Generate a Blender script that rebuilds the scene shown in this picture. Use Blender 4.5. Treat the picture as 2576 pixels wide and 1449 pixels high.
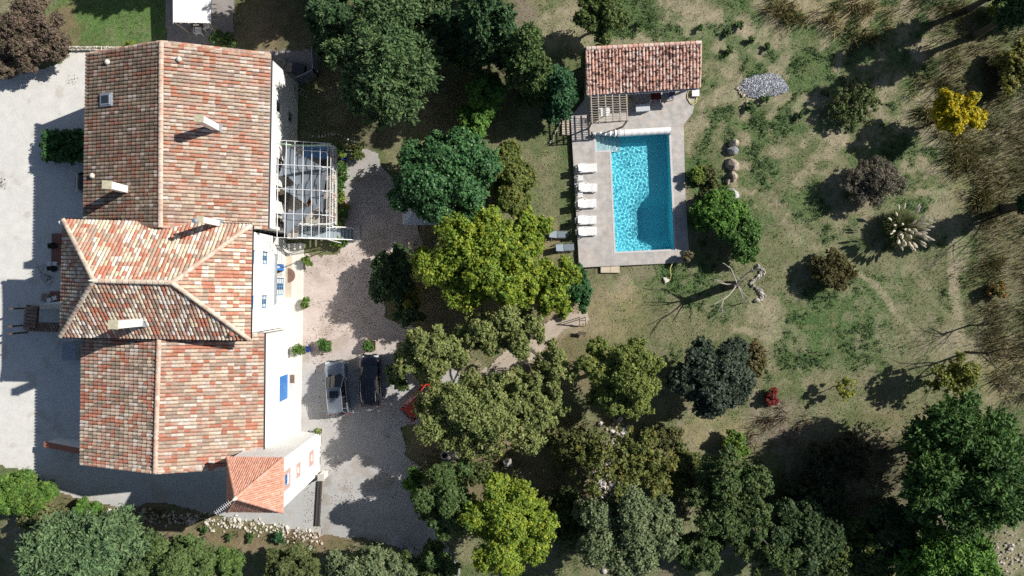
import bpy, math, random
import numpy as np
from mathutils import Vector

for o in list(bpy.data.objects):
    bpy.data.objects.remove(o)
C = bpy.context.scene
COL = C.collection

# ------------------------------------------------------------------ camera, sky, sun, exposure
CAM_H = 58.0
F_PX = 1717.6                      # focal length in units of the 2576-wide survey grid
cam = bpy.data.cameras.new('camera')
cam.sensor_width = 36.0
cam.lens = 24.0
cam.clip_end = 3000
cam_o = bpy.data.objects.new('camera', cam)
COL.objects.link(cam_o)
cam_o.location = (0, 0, CAM_H)
cam_o.rotation_euler = (0, 0, 0)
C.camera = cam_o

SUN_EL = math.radians(37.0)
SUN_DIR = Vector((math.cos(SUN_EL) * 0.927, math.cos(SUN_EL) * 0.375, math.sin(SUN_EL)))
sun = bpy.data.lights.new('sun', 'SUN')
sun.energy = 4.6
sun.angle = math.radians(0.5)
sun.color = (1.0, 0.955, 0.88)
sun_o = bpy.data.objects.new('sun', sun)
COL.objects.link(sun_o)
sun_o.location = SUN_DIR * 120
sun_o.rotation_euler = (-SUN_DIR).to_track_quat('-Z', 'Y').to_euler()

world = bpy.data.worlds.new('World')
C.world = world
world.use_nodes = True
wn = world.node_tree
bg = wn.nodes['Background']
sky = wn.nodes.new('ShaderNodeTexSky')
sky.sky_type = 'NISHITA'
sky.sun_disc = False
sky.sun_elevation = SUN_EL
sky.sun_rotation = math.atan2(SUN_DIR.x, SUN_DIR.y)
sky.altitude = 200
wn.links.new(sky.outputs['Color'], bg.inputs['Color'])
bg.inputs['Strength'].default_value = 0.05

C.view_settings.view_transform = 'Standard'
C.view_settings.look = 'None'
C.view_settings.exposure = 0.42
C.view_settings.gamma = 1.0
C.render.engine = 'CYCLES'
C.cycles.max_bounces = 6
C.cycles.diffuse_bounces = 3
C.cycles.transparent_max_bounces = 8
C.cycles.use_denoising = False

# ------------------------------------------------------------------ helpers
R = np.random.default_rng(7)
rnd = random.Random(11)
rad = math.radians


def P(u, v, h=0.0):
    """A point of the place: survey-grid column u, row v, height h above the ground."""
    s = (CAM_H - h) / F_PX
    return Vector(((u - 1288.0) * s, -(v - 724.5) * s, h))


def P4(x, y, h=0.0):
    return P(x / 1.5528, y / 1.5528, h)


def U(p):
    return p[0] * F_PX / CAM_H + 1288.0, 724.5 - p[1] * F_PX / CAM_H


def sstep(a, b, x):
    t = np.clip((x - a) / (b - a), 0, 1)
    return t * t * (3 - 2 * t)


_NT = np.random.default_rng(3).random((256, 256))


def vnoise(x, y, sc, seed=0):
    x = np.asarray(x) / sc + seed * 17.31
    y = np.asarray(y) / sc + seed * 5.77
    xi = np.floor(x).astype(int); yi = np.floor(y).astype(int)
    fx = x - xi; fy = y - yi
    fx = fx * fx * (3 - 2 * fx); fy = fy * fy * (3 - 2 * fy)
    a = _NT[xi % 256, yi % 256]; b = _NT[(xi + 1) % 256, yi % 256]
    c = _NT[xi % 256, (yi + 1) % 256]; d = _NT[(xi + 1) % 256, (yi + 1) % 256]
    return (a * (1 - fx) + b * fx) * (1 - fy) + (c * (1 - fx) + d * fx) * fy


def fnoise(x, y, sc, seed=0, oct=4):
    s = 0; a = 1; t = 0
    for k in range(oct):
        s = s + a * vnoise(x, y, sc / 2 ** k, seed + k)
        t += a; a *= 0.55
    return s / t


TX0, TX1 = P(1437, 500)[0], P(1730, 500)[0]


def terrain(x, y):
    """the land rises 0.28 m from the lawn to the far side of the pool"""
    x = np.asarray(x, float); y = np.asarray(y, float)
    return 0.28 * sstep(TX0 + 1.0, TX1 + 1.5, x)


def tz(x, y):
    return float(terrain(x, y))


def G(u, v):
    p = P(u, v, 0.0)
    z = tz(p.x, p.y)
    return P(u, v, z)


def inpoly(px, py, poly):
    px = np.asarray(px, float); py = np.asarray(py, float)
    r = np.zeros(px.shape, bool)
    n = len(poly)
    for i in range(n):
        x0, y0 = poly[i][0], poly[i][1]; x1, y1 = poly[(i + 1) % n][0], poly[(i + 1) % n][1]
        if y0 == y1:
            continue
        c = ((y0 > py) != (y1 > py)) & (px < (x1 - x0) * (py - y0) / (y1 - y0) + x0)
        r ^= c
    return r


# ---- materials
def mat(name, color=(.5, .5, .5), rough=.7, metal=0.0, noise=0.0, nscale=6.0, vcol=None, spec=.5,
        bump=0.0, bscale=30.0, noise2=0.0, n2scale=40.0, transl=0.0, coat=0.0):
    m = bpy.data.materials.new(name)
    m.use_nodes = True
    nt = m.node_tree; N = nt.nodes; L = nt.links
    b = N['Principled BSDF']
    b.inputs['Roughness'].default_value = rough
    b.inputs['Metallic'].default_value = metal
    b.inputs['Specular IOR Level'].default_value = spec
    b.inputs['Coat Weight'].default_value = coat
    tc = N.new('ShaderNodeTexCoord')
    if vcol:
        a = N.new('ShaderNodeAttribute'); a.attribute_name = vcol
        out = a.outputs['Color']
    else:
        c = N.new('ShaderNodeRGB'); c.outputs[0].default_value = (*color, 1)
        out = c.outputs[0]
    for amt, sc, det in ((noise, nscale, 4), (noise2, n2scale, 3)):
        if amt > 0:
            n = N.new('ShaderNodeTexNoise'); n.inputs['Scale'].default_value = sc
            n.inputs['Detail'].default_value = det; n.inputs['Roughness'].default_value = .6
            L.new(tc.outputs['Object'], n.inputs['Vector'])
            mr = N.new('ShaderNodeMapRange')
            mr.inputs[1].default_value = .3; mr.inputs[2].default_value = .7
            mr.inputs[3].default_value = 1 - amt; mr.inputs[4].default_value = 1 + amt
            L.new(n.outputs['Fac'], mr.inputs[0])
            mx = N.new('ShaderNodeVectorMath'); mx.operation = 'SCALE'
            L.new(out, mx.inputs[0]); L.new(mr.outputs[0], mx.inputs['Scale'])
            out = mx.outputs[0]
    L.new(out, b.inputs['Base Color'])
    if bump > 0:
        n = N.new('ShaderNodeTexNoise'); n.inputs['Scale'].default_value = bscale
        n.inputs['Detail'].default_value = 4
        L.new(tc.outputs['Object'], n.inputs['Vector'])
        bp = N.new('ShaderNodeBump'); bp.inputs['Strength'].default_value = bump
        bp.inputs['Distance'].default_value = .05
        L.new(n.outputs['Fac'], bp.inputs['Height']); L.new(bp.outputs[0], b.inputs['Normal'])
    if transl > 0:
        tr = N.new('ShaderNodeBsdfTranslucent'); L.new(out, tr.inputs['Color'])
        mx = N.new('ShaderNodeMixShader'); mx.inputs[0].default_value = transl
        L.new(b.outputs[0], mx.inputs[1]); L.new(tr.outputs[0], mx.inputs[2])
        L.new(mx.outputs[0], N['Material Output'].inputs['Surface'])
    return m


M = dict(
    wall=mat('white_render', (.80, .79, .76), .9, noise=.05, nscale=.8, bump=.15, bscale=25),
    wall_cream=mat('cream_render', (.62, .60, .52), .9, noise=.06, nscale=1.0),
    tile=mat('clay_tile', rough=.85, vcol='col', noise=.22, nscale=5, noise2=.14, n2scale=38),
    deck=mat('roof_deck', (.16, .11, .08), .9, noise=.2),
    brick=mat('terracotta_brick', (.42, .16, .10), .85, noise=.15, nscale=4),
    pinkbrick=mat('pink_brick_surround', (.56, .36, .31), .85, noise=.1, nscale=9),
    blue=mat('blue_paint', (.05, .20, .40), .5, noise=.12, nscale=4),
    bluebright=mat('bright_blue_paint', (.025, .17, .50), .5, noise=.08, nscale=4),
    glass=mat('window_glass', (.03, .035, .04), .06, spec=.9),
    carglass=mat('car_glass', (.012, .014, .016), .05, spec=.9),
    curtain=mat('curtain', (.6, .6, .55), .8),
    white=mat('white_paint', (.80, .80, .80), .45, noise=.03),
    plastic=mat('white_plastic', (.82, .82, .82), .4, noise=.03, nscale=3),
    zinc=mat('zinc', (.36, .40, .45), .45, metal=.4, noise=.15, nscale=5),
    darkmetal=mat('dark_metal', (.05, .05, .055), .5, noise=.2),
    black=mat('black_rubber', (.015, .015, .016), .7),
    concrete=mat('concrete', (.46, .44, .40), .9, noise=.12, nscale=2, noise2=.08, n2scale=25),
    apron=mat('pale_concrete', (.66, .64, .58), .9, noise=.07, nscale=1.2, noise2=.05, n2scale=25),
    capstone=mat('lichened_concrete', (.50, .46, .33), .9, noise=.18, nscale=5),
    greyfloor=mat('blue_grey_tread', (.34, .40, .44), .7, noise=.08),
    wood=mat('weathered_wood', (.34, .29, .23), .8, noise=.2, nscale=8),
    palewood=mat('pale_pole_wood', (.46, .40, .31), .8, noise=.18, nscale=9),
    darkwood=mat('dark_wood', (.10, .075, .05), .8, noise=.2, nscale=8),
    deckwood=mat('deck_boards', (.36, .33, .29), .8, noise=.2, nscale=5),
    sail=mat('grey_sail_cloth', (.21, .245, .29), .8, noise=.05, nscale=2, transl=.25),
    bark=mat('bark', (.10, .08, .06), .95, noise=.3, nscale=9, bump=.4, bscale=18),
    palebark=mat('pale_dead_wood', (.42, .38, .33), .9, noise=.25, nscale=10),
    orangebark=mat('lichen_bark', (.28, .17, .06), .9, noise=.25, nscale=10),
    leaf=mat('leaf', rough=.55, vcol='col', spec=.25, transl=.28),
    glossleaf=mat('glossy_leaf', rough=.5, vcol='col', spec=.25, transl=.15),
    needle=mat('needle', rough=.65, vcol='col', spec=.2, transl=.15),
    grass=mat('grass_blade', rough=.75, vcol='col', spec=.15, transl=.2),
    rock=mat('rock', vcol='col', rough=.9, noise=.3, nscale=3, noise2=.2, n2scale=14, bump=.6, bscale=7),
    terracotta=mat('terracotta_pot', (.42, .19, .11), .8, noise=.12, nscale=8),
    bluepot=mat('blue_glaze', (.02, .035, .22), .25, noise=.1),
    blackpot=mat('black_pot', (.02, .02, .02), .5),
    whitepot=mat('white_pot', (.7, .68, .64), .6),
    yellowpot=mat('ochre_pot', (.5, .40, .12), .6),
    soil=mat('potting_soil', (.06, .045, .03), .95, noise=.2),
    silver=mat('silver_car_paint', (.27, .31, .37), .28, metal=.65, coat=.6, noise=.03, nscale=1),
    darkpaint=mat('dark_car_paint', (.018, .020, .034), .25, metal=.2, coat=.8),
    redpaint=mat('orange_red_car_paint', (.50, .045, .012), .28, metal=.1, coat=.7),
    blackpaint=mat('black_car_paint', (.008, .008, .009), .25, coat=.7),
    chrome=mat('bright_metal', (.7, .7, .72), .2, metal=.9),
    lamp=mat('lamp_lens', (.6, .62, .65), .15, spec=.8),
    taillamp=mat('red_lens', (.3, .01, .01), .2),
    maroon=mat('maroon_table_top', (.12, .012, .012), .5),
    greymesh=mat('grey_textilene', (.17, .21, .25), .6, noise=.06, nscale=20),
    yellow=mat('yellow_hose', (.62, .55, .22), .5),
    cloth=mat('grey_patterned_towel', (.34, .35, .37), .9, noise=.5, nscale=12),
    navycloth=mat('navy_striped_towel', (.10, .11, .20), .9, noise=.6, nscale=9),
    stripe_blue=mat('blue_cushion', (.10, .22, .42), .8, noise=.4, nscale=6),
    mat_brown=mat('coir_mat', (.20, .12, .085), .95, noise=.5, nscale=25),
    beige=mat('beige_tile', (.56, .47, .36), .7, noise=.1, nscale=4),
    redfloor=mat('red_floor_tile', (.26, .11, .08), .7, noise=.15, nscale=4),
    coping=mat('pool_coping', (.55, .54, .54), .7, noise=.08),
    stepliner=mat('pale_pool_step', (.62, .70, .72), .6, noise=.03),
    pebble=mat('grey_pebbles', vcol='col', rough=.85),
    flower=mat('red_flower', (.5, .02, .05), .6),
    green=mat('green_cloth', (.42, .62, .40), .7),
    pampas=mat('pampas_plume', (.74, .68, .56), .9, noise=.1, nscale=12, transl=.3),
    fence=mat('grey_fence_slat', (.16, .17, .19), .7, noise=.15, nscale=6),
)


# ---- mesh building
class MB:
    def __init__(s):
        s.v = []; s.f = []; s.c = []; s.col = (1, 1, 1)

    def add(s, vs, fs, col=None):
        o = len(s.v)
        s.v += [tuple(p) for p in vs]
        s.f += [tuple(i + o for i in f) for f in fs]
        s.c += [col or s.col] * len(fs)

    def quad(s, a, b, c, d, col=None):
        s.add([a, b, c, d], [(0, 1, 2, 3)], col)

    def box(s, x0, x1, y0, y1, z0, z1):
        s.hexa([(x0, y0, z0), (x1, y0, z0), (x1, y1, z0), (x0, y1, z0)], [(x0, y0, z1), (x1, y0, z1), (x1, y1, z1), (x0, y1, z1)])

    def hexa(s, lo, hi):
        s.add(list(lo) + list(hi), [(3, 2, 1, 0), (4, 5, 6, 7), (0, 1, 5, 4), (1, 2, 6, 5), (2, 3, 7, 6), (3, 0, 4, 7)])

    def bbox(s, x0, x1, y0, y1, z0, z1, b=.02):
        """box with bevelled upper edges"""
        lo = [(x0, y0), (x1, y0), (x1, y1), (x0, y1)]
        hi = [(x0 + b, y0 + b), (x1 - b, y0 + b), (x1 - b, y1 - b), (x0 + b, y1 - b)]
        vs = [(x, y, z0) for x, y in lo] + [(x, y, z1 - b) for x, y in lo] + [(x, y, z1) for x, y in hi]
        fs = [(3, 2, 1, 0), (8, 9, 10, 11)]
        for r in (0, 4):
            for i in range(4):
                j = (i + 1) % 4
                fs.append((r + i, r + j, r + 4 + j, r + 4 + i))
        s.add(vs, fs)

    def prism(s, poly, z0, z1):
        n = len(poly)
        area = sum(poly[i][0] * poly[(i + 1) % n][1] - poly[(i + 1) % n][0] * poly[i][1] for i in range(n))
        if area < 0:
            poly = poly[::-1]
        vs = [(p[0], p[1], z0) for p in poly] + [(p[0], p[1], z1) for p in poly]
        fs = [tuple(range(n))[::-1], tuple(range(n, 2 * n))]
        for i in range(n):
            j = (i + 1) % n
            fs.append((i, j, n + j, n + i))
        s.add(vs, fs)

    def beam(s, a, b, w, h=None):
        """a bar of rectangular section between two points"""
        a = Vector(a); b = Vector(b); h = h or w
        d = (b - a).normalized()
        up = Vector((0, 0, 1)) if abs(d.z) < .95 else Vector((1, 0, 0))
        x = d.cross(up).normalized() * w / 2
        z = x.normalized().cross(d) * h / 2
        q = lambda c: [c - x - z, c + x - z, c + x + z, c - x + z]
        vs = q(a) + q(b)
        s.add(vs, [(0, 1, 2, 3), (7, 6, 5, 4), (0, 4, 5, 1), (1, 5, 6, 2), (2, 6, 7, 3), (3, 7, 4, 0)])

    def tube(s, pts, rs, n=6, caps=True):
        pts = [Vector(p) for p in pts]
        if not hasattr(rs, '__len__'):
            rs = [rs] * len(pts)
        vs = []
        for i, p in enumerate(pts):
            d = (pts[min(i + 1, len(pts) - 1)] - pts[max(i - 1, 0)])
            d = d.normalized() if d.length > 1e-6 else Vector((0, 0, 1))
            up = Vector((0, 0, 1)) if abs(d.z) < .9 else Vector((1, 0, 0))
            x = d.cross(up).normalized(); y = x.cross(d)
            for k in range(n):
                a = 2 * math.pi * k / n
                vs.append(p + (x * math.cos(a) + y * math.sin(a)) * rs[i])
        fs = []
        for i in range(len(pts) - 1):
            for k in range(n):
                k2 = (k + 1) % n
                fs.append((i * n + k, i * n + k2, (i + 1) * n + k2, (i + 1) * n + k))
        if caps:
            fs.append(tuple(range(n))[::-1]); fs.append(tuple(range((len(pts) - 1) * n, len(pts) * n)))
        s.add(vs, fs)

    def lathe(s, prof, n=14, c=(0, 0, 0)):
        vs = []
        for r, z in prof:
            for k in range(n):
                a = 2 * math.pi * k / n
                vs.append((c[0] + r * math.cos(a), c[1] + r * math.sin(a), c[2] + z))
        fs = []
        for i in range(len(prof) - 1):
            for k in range(n):
                k2 = (k + 1) % n
                fs.append((i * n + k, i * n + k2, (i + 1) * n + k2, (i + 1) * n + k))
        fs.append(tuple(range(n))[::-1]); fs.append(tuple(range((len(prof) - 1) * n, len(prof) * n)))
        s.add(vs, fs)

    def grid(s, nx, ny, fn, col=None):
        vs = [fn(i / (nx - 1), j / (ny - 1)) for j in range(ny) for i in range(nx)]
        fs = [(j * nx + i, j * nx + i + 1, (j + 1) * nx + i + 1, (j + 1) * nx + i) for j in range(ny - 1) for i in range(nx - 1)]
        s.add(vs, fs, col)

    def build(s, name, m, parent=None, smooth=False, vcol=False, world=False):
        me = bpy.data.meshes.new(name)
        v = s.v
        if parent is not None and world:
            q = root_pos(parent)
            v = [(a - q[0], b - q[1], c - q[2]) for a, b, c in v]
        me.from_pydata(v, [], s.f)
        me.materials.append(m)
        if smooth:
            me.polygons.foreach_set('use_smooth', [True] * len(me.polygons))
        if vcol:
            at = me.attributes.new('col', 'FLOAT_COLOR', 'CORNER')
            arr = np.repeat(np.array(s.c, np.float32), [len(f) for f in s.f], axis=0)
            arr = np.concatenate([arr, np.ones((len(arr), 1), np.float32)], 1)
            at.data.foreach_set('color', arr.ravel())
        me.update()
        o = bpy.data.objects.new(name, me)
        COL.objects.link(o)
        if parent is not None:
            o.parent = parent
        return o


def root_pos(o):
    p = Vector((0, 0, 0))
    while o is not None:
        p += o.location
        o = o.parent
    return p


def tag(o, label=None, cat=None, group=None, kind=None):
    if label: o['label'] = label
    if cat: o['category'] = cat
    if group: o['group'] = group
    if kind: o['kind'] = kind
    return o


def thing(name, label, cat, loc=(0, 0, 0), rz=0.0, group=None):
    o = bpy.data.objects.new(name, None)
    COL.objects.link(o)
    o.location = loc
    o.rotation_euler = (0, 0, rz)
    o.empty_display_size = .2
    return tag(o, label, cat, group)


def children(o):
    return [c for c in COL.objects if c.parent == o]


def dup(root, loc, rz, label, group=None, parent=None):
    """a copy of a thing with copies of its parts and sub-parts"""
    r = root.copy(); COL.objects.link(r)
    r.location = loc; r.rotation_euler = (0, 0, rz)
    r['label'] = label
    if group: r['group'] = group
    for ch in children(root):
        c = ch.copy(); COL.objects.link(c); c.parent = r
        for g in children(ch):
            d = g.copy(); COL.objects.link(d); d.parent = c
    return r


def np_mesh(name, verts, nper, m, parent=None, cols=None, loc=None):
    """a mesh of many separate polygons of nper corners each (leaves, blades, pebbles)"""
    n = len(verts) // nper
    if parent is not None:
        verts = verts - np.array(root_pos(parent), np.float32)
    me = bpy.data.meshes.new(name)
    me.vertices.add(len(verts)); me.vertices.foreach_set('co', np.asarray(verts, np.float32).ravel())
    me.loops.add(len(verts)); me.loops.foreach_set('vertex_index', np.arange(len(verts), dtype=np.int32))
    me.polygons.add(n); me.polygons.foreach_set('loop_start', np.arange(0, len(verts), nper, dtype=np.int32))
    if cols is not None:
        at = me.attributes.new('col', 'FLOAT_COLOR', 'POINT')
        c = np.repeat(np.asarray(cols, np.float32), nper, axis=0)
        c = np.concatenate([c, np.ones((len(c), 1), np.float32)], 1)
        at.data.foreach_set('color', c.ravel())
    me.materials.append(m)
    me.update(calc_edges=True)
    o = bpy.data.objects.new(name, me)
    COL.objects.link(o)
    if parent is not None: o.parent = parent
    return o


def unit(a):
    return a / np.maximum(np.linalg.norm(a, axis=-1, keepdims=True), 1e-6)
#@@SETTING
# ------------------------------------------------------------------ setting: land, gravel, paving
POOL_A = rad(2.6)
PE1 = Vector((math.cos(POOL_A), math.sin(POOL_A), 0)); PE2 = Vector((-math.sin(POOL_A), math.cos(POOL_A), 0))
PO = P(1549, 633, .30); PW, PL = 4.95, 9.95
TZ = .30                                                    # top of the pool terrace


def PP(a, b, z=TZ):
    q = PO + PE1 * a + PE2 * b
    return Vector((q.x, q.y, z))


POCK_A, POCK_B = -1.25, PL - 1.35
pool_poly = [PP(0, 0), PP(PW, 0), PP(PW, PL), PP(POCK_A, PL), PP(POCK_A, POCK_B), PP(0, POCK_B)]

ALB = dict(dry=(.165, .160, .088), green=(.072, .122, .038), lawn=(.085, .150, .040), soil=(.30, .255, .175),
           straw=(.30, .245, .135), brown=(.135, .118, .060), dark=(.07, .055, .035), earth=(.20, .135, .085),  # earth, dark: brown soil, toned down for the shade under trees
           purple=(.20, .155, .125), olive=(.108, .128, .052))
BLOBS = [  # u, v, ru, rv, what, strength
    (1600, 40, 150, 60, 'green', .8), (1690, 85, 70, 40, 'green', .8), (2000, 170, 150, 60, 'green', .55), (1900, 255, 110, 45, 'green', .6),
    (1790, 60, 120, 50, 'soil', .55), (1860, 100, 70, 60, 'soil', .6), (1440, 70, 85, 70, 'soil', .75), (1580, 105, 110, 28, 'soil', .7),
    (1320, 40, 60, 60, 'purple', .6), (1960, 330, 150, 60, 'olive', .5), (1800, 300, 60, 90, 'dry', .6), (1760, 400, 50, 90, 'olive', .6),
    (2030, 420, 200, 110, 'dry', .35), (2080, 345, 62, 34, 'soil', .75), (2110, 260, 90, 50, 'soil', .4), (1945, 260, 60, 50, 'soil', .35),
    (1420, 470, 26, 120, 'green', .75), (1375, 470, 60, 120, 'dry', .7), (1375, 610, 50, 60, 'straw', .6), (1370, 345, 70, 50, 'olive', .7),
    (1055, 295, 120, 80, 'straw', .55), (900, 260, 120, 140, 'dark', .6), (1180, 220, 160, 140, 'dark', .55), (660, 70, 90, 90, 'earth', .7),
    (290, 65, 150, 75, 'lawn', 1.0), (300, 20, 200, 60, 'lawn', 1.0), (170, 70, 40, 60, 'earth', .7), (40, 20, 60, 40, 'soil', .7),
    (1700, 690, 120, 50, 'green', .8), (1640, 725, 70, 60, 'green', .7), (1790, 750, 90, 60, 'green', .6), (1545, 725, 42, 36, 'soil', .85),
    (1540, 790, 110, 90, 'straw', .55), (1600, 690, 60, 30, 'soil', .3), (1700, 850, 170, 70, 'olive', .5), (1730, 820, 110, 40, 'dry', .5),
    (1900, 620, 160, 110, 'olive', .5), (2060, 560, 110, 110, 'dry', .45), (2110, 770, 190, 110, 'green', .85), (2030, 850, 140, 90, 'green', .7),
    (2160, 880, 140, 70, 'green', .6), (1925, 790, 48, 46, 'soil', .8), (1880, 826, 50, 14, 'soil', .8), (2250, 555, 90, 70, 'green', .5),
    (2160, 600, 100, 40, 'green', .5), (2330, 720, 50, 150, 'olive', .7), (2405, 700, 24, 130, 'soil', .65), (2400, 880, 60, 50, 'soil', .5),
    (2350, 300, 40, 90, 'soil', .55), (2260, 480, 70, 120, 'olive', .4), (2420, 420, 60, 130, 'straw', .45), (2520, 420, 90, 300, 'brown', .7),
    (2540, 700, 90, 260, 'brown', .75), (2360, 130, 160, 90, 'brown', .7), (2100, 30, 180, 50, 'straw', .6), (2300, 30, 120, 40, 'brown', .6),
    (2500, 30, 90, 60, 'green', .5), (2520, 930, 80, 90, 'straw', .5), (2250, 980, 200, 70, 'dry', .6), (2240, 1050, 120, 50, 'earth', .35),
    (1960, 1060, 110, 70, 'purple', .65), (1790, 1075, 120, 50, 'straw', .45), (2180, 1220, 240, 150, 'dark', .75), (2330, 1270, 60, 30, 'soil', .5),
    (2540, 1380, 60, 60, 'soil', .6), (1700, 1400, 70, 60, 'purple', .7), (1740, 1440, 60, 40, 'green', .5), (1560, 1200, 110, 90, 'soil', .45),
    (1300, 1180, 250, 160, 'earth', .6), (1420, 900, 140, 90, 'earth', .55), (1440, 805, 60, 36, 'soil', .85), (1330, 880, 70, 40, 'soil', .7),
    (1180, 970, 60, 60, 'soil', .7), (1080, 1110, 50, 40, 'earth', .8), (600, 1360, 300, 40, 'earth', .7), (500, 1300, 300, 30, 'earth', .6),
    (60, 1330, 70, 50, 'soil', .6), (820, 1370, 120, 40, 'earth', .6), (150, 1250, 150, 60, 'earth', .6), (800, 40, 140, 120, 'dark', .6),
    (1985, 720, 60, 90, 'olive', .4), (1870, 240, 40, 40, 'soil', .4), (1800, 480, 60, 50, 'olive', .5), (1200, 730, 300, 200, 'earth', .5),
]
PATHS = [((2140, 660), (2240, 770), 9, 'soil', .7), ((2240, 770), (2345, 900), 9, 'soil', .55), ((1990, 590), (2130, 660), 12, 'soil', .35),
         ((2395, 560), (2402, 860), 16, 'soil', .5), ((1250, 960), (1440, 800), 22, 'soil', .6)]
CRACKS = [((2075, 720), (2095, 790)), ((2095, 790), (2070, 830)), ((2070, 830), (2005, 815)), ((2190, 740), (2160, 830)), ((2160, 830), (2150, 850)),
          ((2230, 790), (2270, 840)), ((2095, 790), (2100, 900)), ((1990, 880), (2060, 890))]


def ground_albedo(x, y):
    u = x * F_PX / CAM_H + 1288.0; v = 724.5 - y * F_PX / CAM_H
    wu = u + 46 * (fnoise(u, v, 70, 1) - .5) * 2; wv = v + 46 * (fnoise(u, v, 70, 5) - .5) * 2
    n = fnoise(u, v, 55, 9)
    c = np.array(ALB['dry'])[None] * (1 - sstep(.42, .62, n))[:, None] + np.array(ALB['olive'])[None] * sstep(.42, .62, n)[:, None]
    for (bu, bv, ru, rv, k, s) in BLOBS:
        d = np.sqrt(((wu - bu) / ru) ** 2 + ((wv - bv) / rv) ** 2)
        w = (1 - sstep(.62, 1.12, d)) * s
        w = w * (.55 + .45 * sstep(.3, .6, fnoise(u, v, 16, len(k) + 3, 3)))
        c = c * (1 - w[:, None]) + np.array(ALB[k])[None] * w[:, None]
    for (a, b, r, k, s) in PATHS:
        d = seg_dist(wu * .5 + u * .5, wv * .5 + v * .5, a, b)
        w = (1 - sstep(.5, 1.3, d / r)) * s
        c = c * (1 - w[:, None]) + np.array(ALB[k])[None] * w[:, None]
    for a, b in CRACKS:
        d = seg_dist(u + 8 * (fnoise(u, v, 14, 2, 2) - .5) * 2, v + 8 * (fnoise(u, v, 14, 6, 2) - .5) * 2, a, b)
        w = (1 - sstep(.8, 3.2, d)) * .5
        c = c * (1 - w[:, None]) + np.array(ALB['earth'])[None] * w[:, None]
    # bare soil and lush patches over the upper meadow
    mk = sstep(1430, 1500, u) * (1 - sstep(2330, 2420, u)) * (1 - sstep(520, 640, v))
    pn = fnoise(u, v, 34, 71, 4)
    w = mk * sstep(.57, .66, pn) * .6
    c = c * (1 - w[:, None]) + np.array(ALB['soil'])[None] * w[:, None]
    w = mk * sstep(.50, .40, pn) * .7 if False else mk * (1 - sstep(.40, .50, pn)) * .75
    c = c * (1 - w[:, None]) + np.array(ALB['green'])[None] * w[:, None]
    w = sstep(.57, .66, fnoise(u, v, 26, 81, 4)) * .40 * sstep(1430, 1500, u) * (1 - mk)
    c = c * (1 - w[:, None]) + np.array(ALB['soil'])[None] * .8 * w[:, None]
    # tufts, bare spots and dead thatch at several sizes
    f = fnoise(u, v, 7.5, 21, 3); g = fnoise(u, v, 20, 31, 3); h = vnoise(u, v, 2.6, 41)
    c = c * (.62 + .5 * f + .28 * g + .22 * h)[:, None]
    gw = sstep(.55, .75, fnoise(u, v, 30, 51, 3)) * .5
    c = c * (1 - gw[:, None]) + (c * np.array([.62, .86, .6])[None]) * gw[:, None]
    far = np.maximum(sstep(48, 70, np.abs(x)), sstep(28, 48, np.abs(y)))[:, None]
    c = c * (1 - far) + np.array([[.125, .125, .062]]) * far
    return np.clip(c, .01, .8)


def seg_dist(x, y, a, b):
    ax, ay = a; bx, by = b
    t = np.clip(((x - ax) * (bx - ax) + (y - ay) * (by - ay)) / ((bx - ax) ** 2 + (by - ay) ** 2), 0, 1)
    return np.hypot(x - ax - t * (bx - ax), y - ay - t * (by - ay))


def axis(lo, hi, st, far):
    a = np.arange(lo, hi + st * .5, st)
    ext = []; d = st; p = 0
    while p < far:
        d *= 1.25; p += d; ext.append(p)
    ext = np.array(ext)
    return np.concatenate([(lo - ext)[::-1], a, hi + ext])


def sheet(name, xs, ys, keep, zf, cf, m):
    X, Y = np.meshgrid(xs, ys)
    nx, ny = len(xs), len(ys)
    x = X.ravel(); y = Y.ravel()
    idx = np.arange(nx * ny).reshape(ny, nx)
    q = np.stack([idx[:-1, :-1], idx[:-1, 1:], idx[1:, 1:], idx[1:, :-1]], -1).reshape(-1, 4)
    cx = (x[q[:, 0]] + x[q[:, 2]]) / 2; cy = (y[q[:, 0]] + y[q[:, 2]]) / 2
    q = q[keep(cx, cy)]
    used = np.unique(q)
    rm = -np.ones(nx * ny, int); rm[used] = np.arange(len(used))
    q = rm[q]; x = x[used]; y = y[used]
    z = zf(x, y)
    me = bpy.data.meshes.new(name)
    me.vertices.add(len(x)); me.vertices.foreach_set('co', np.stack([x, y, z], 1).astype(np.float32).ravel())
    me.loops.add(len(q) * 4); me.loops.foreach_set('vertex_index', q.astype(np.int32).ravel())
    me.polygons.add(len(q)); me.polygons.foreach_set('loop_start', np.arange(0, len(q) * 4, 4, dtype=np.int32))
    at = me.attributes.new('col', 'FLOAT_COLOR', 'POINT')
    c = np.concatenate([cf(x, y), np.ones((len(x), 1))], 1).astype(np.float32)
    at.data.foreach_set('color', c.ravel())
    me.polygons.foreach_set('use_smooth', [True] * len(q))
    me.materials.append(m)
    me.update(calc_edges=True)
    o = bpy.data.objects.new(name, me); COL.objects.link(o)
    return tag(o, kind='structure')


hole = [PP(-.12, -.12), PP(PW + .12, -.12), PP(PW + .12, PL + .12), PP(POCK_A - .12, PL + .12), PP(POCK_A - .12, POCK_B - .12), PP(-.12, POCK_B - .12)]
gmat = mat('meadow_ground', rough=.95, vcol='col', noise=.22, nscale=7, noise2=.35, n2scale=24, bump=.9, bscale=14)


def ground_z(x, y):
    z = terrain(x, y) + (fnoise(x, y, 1.1, 61, 3) - .5) * .07
    return np.where(x < TX0 - 3.5, terrain(x, y) - .012, z - .03)


sheet('ground', axis(-46, 46, .2, 500), axis(-26.5, 26.5, .2, 500), lambda x, y: ~inpoly(x, y, hole), ground_z, ground_albedo, gmat)


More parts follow.
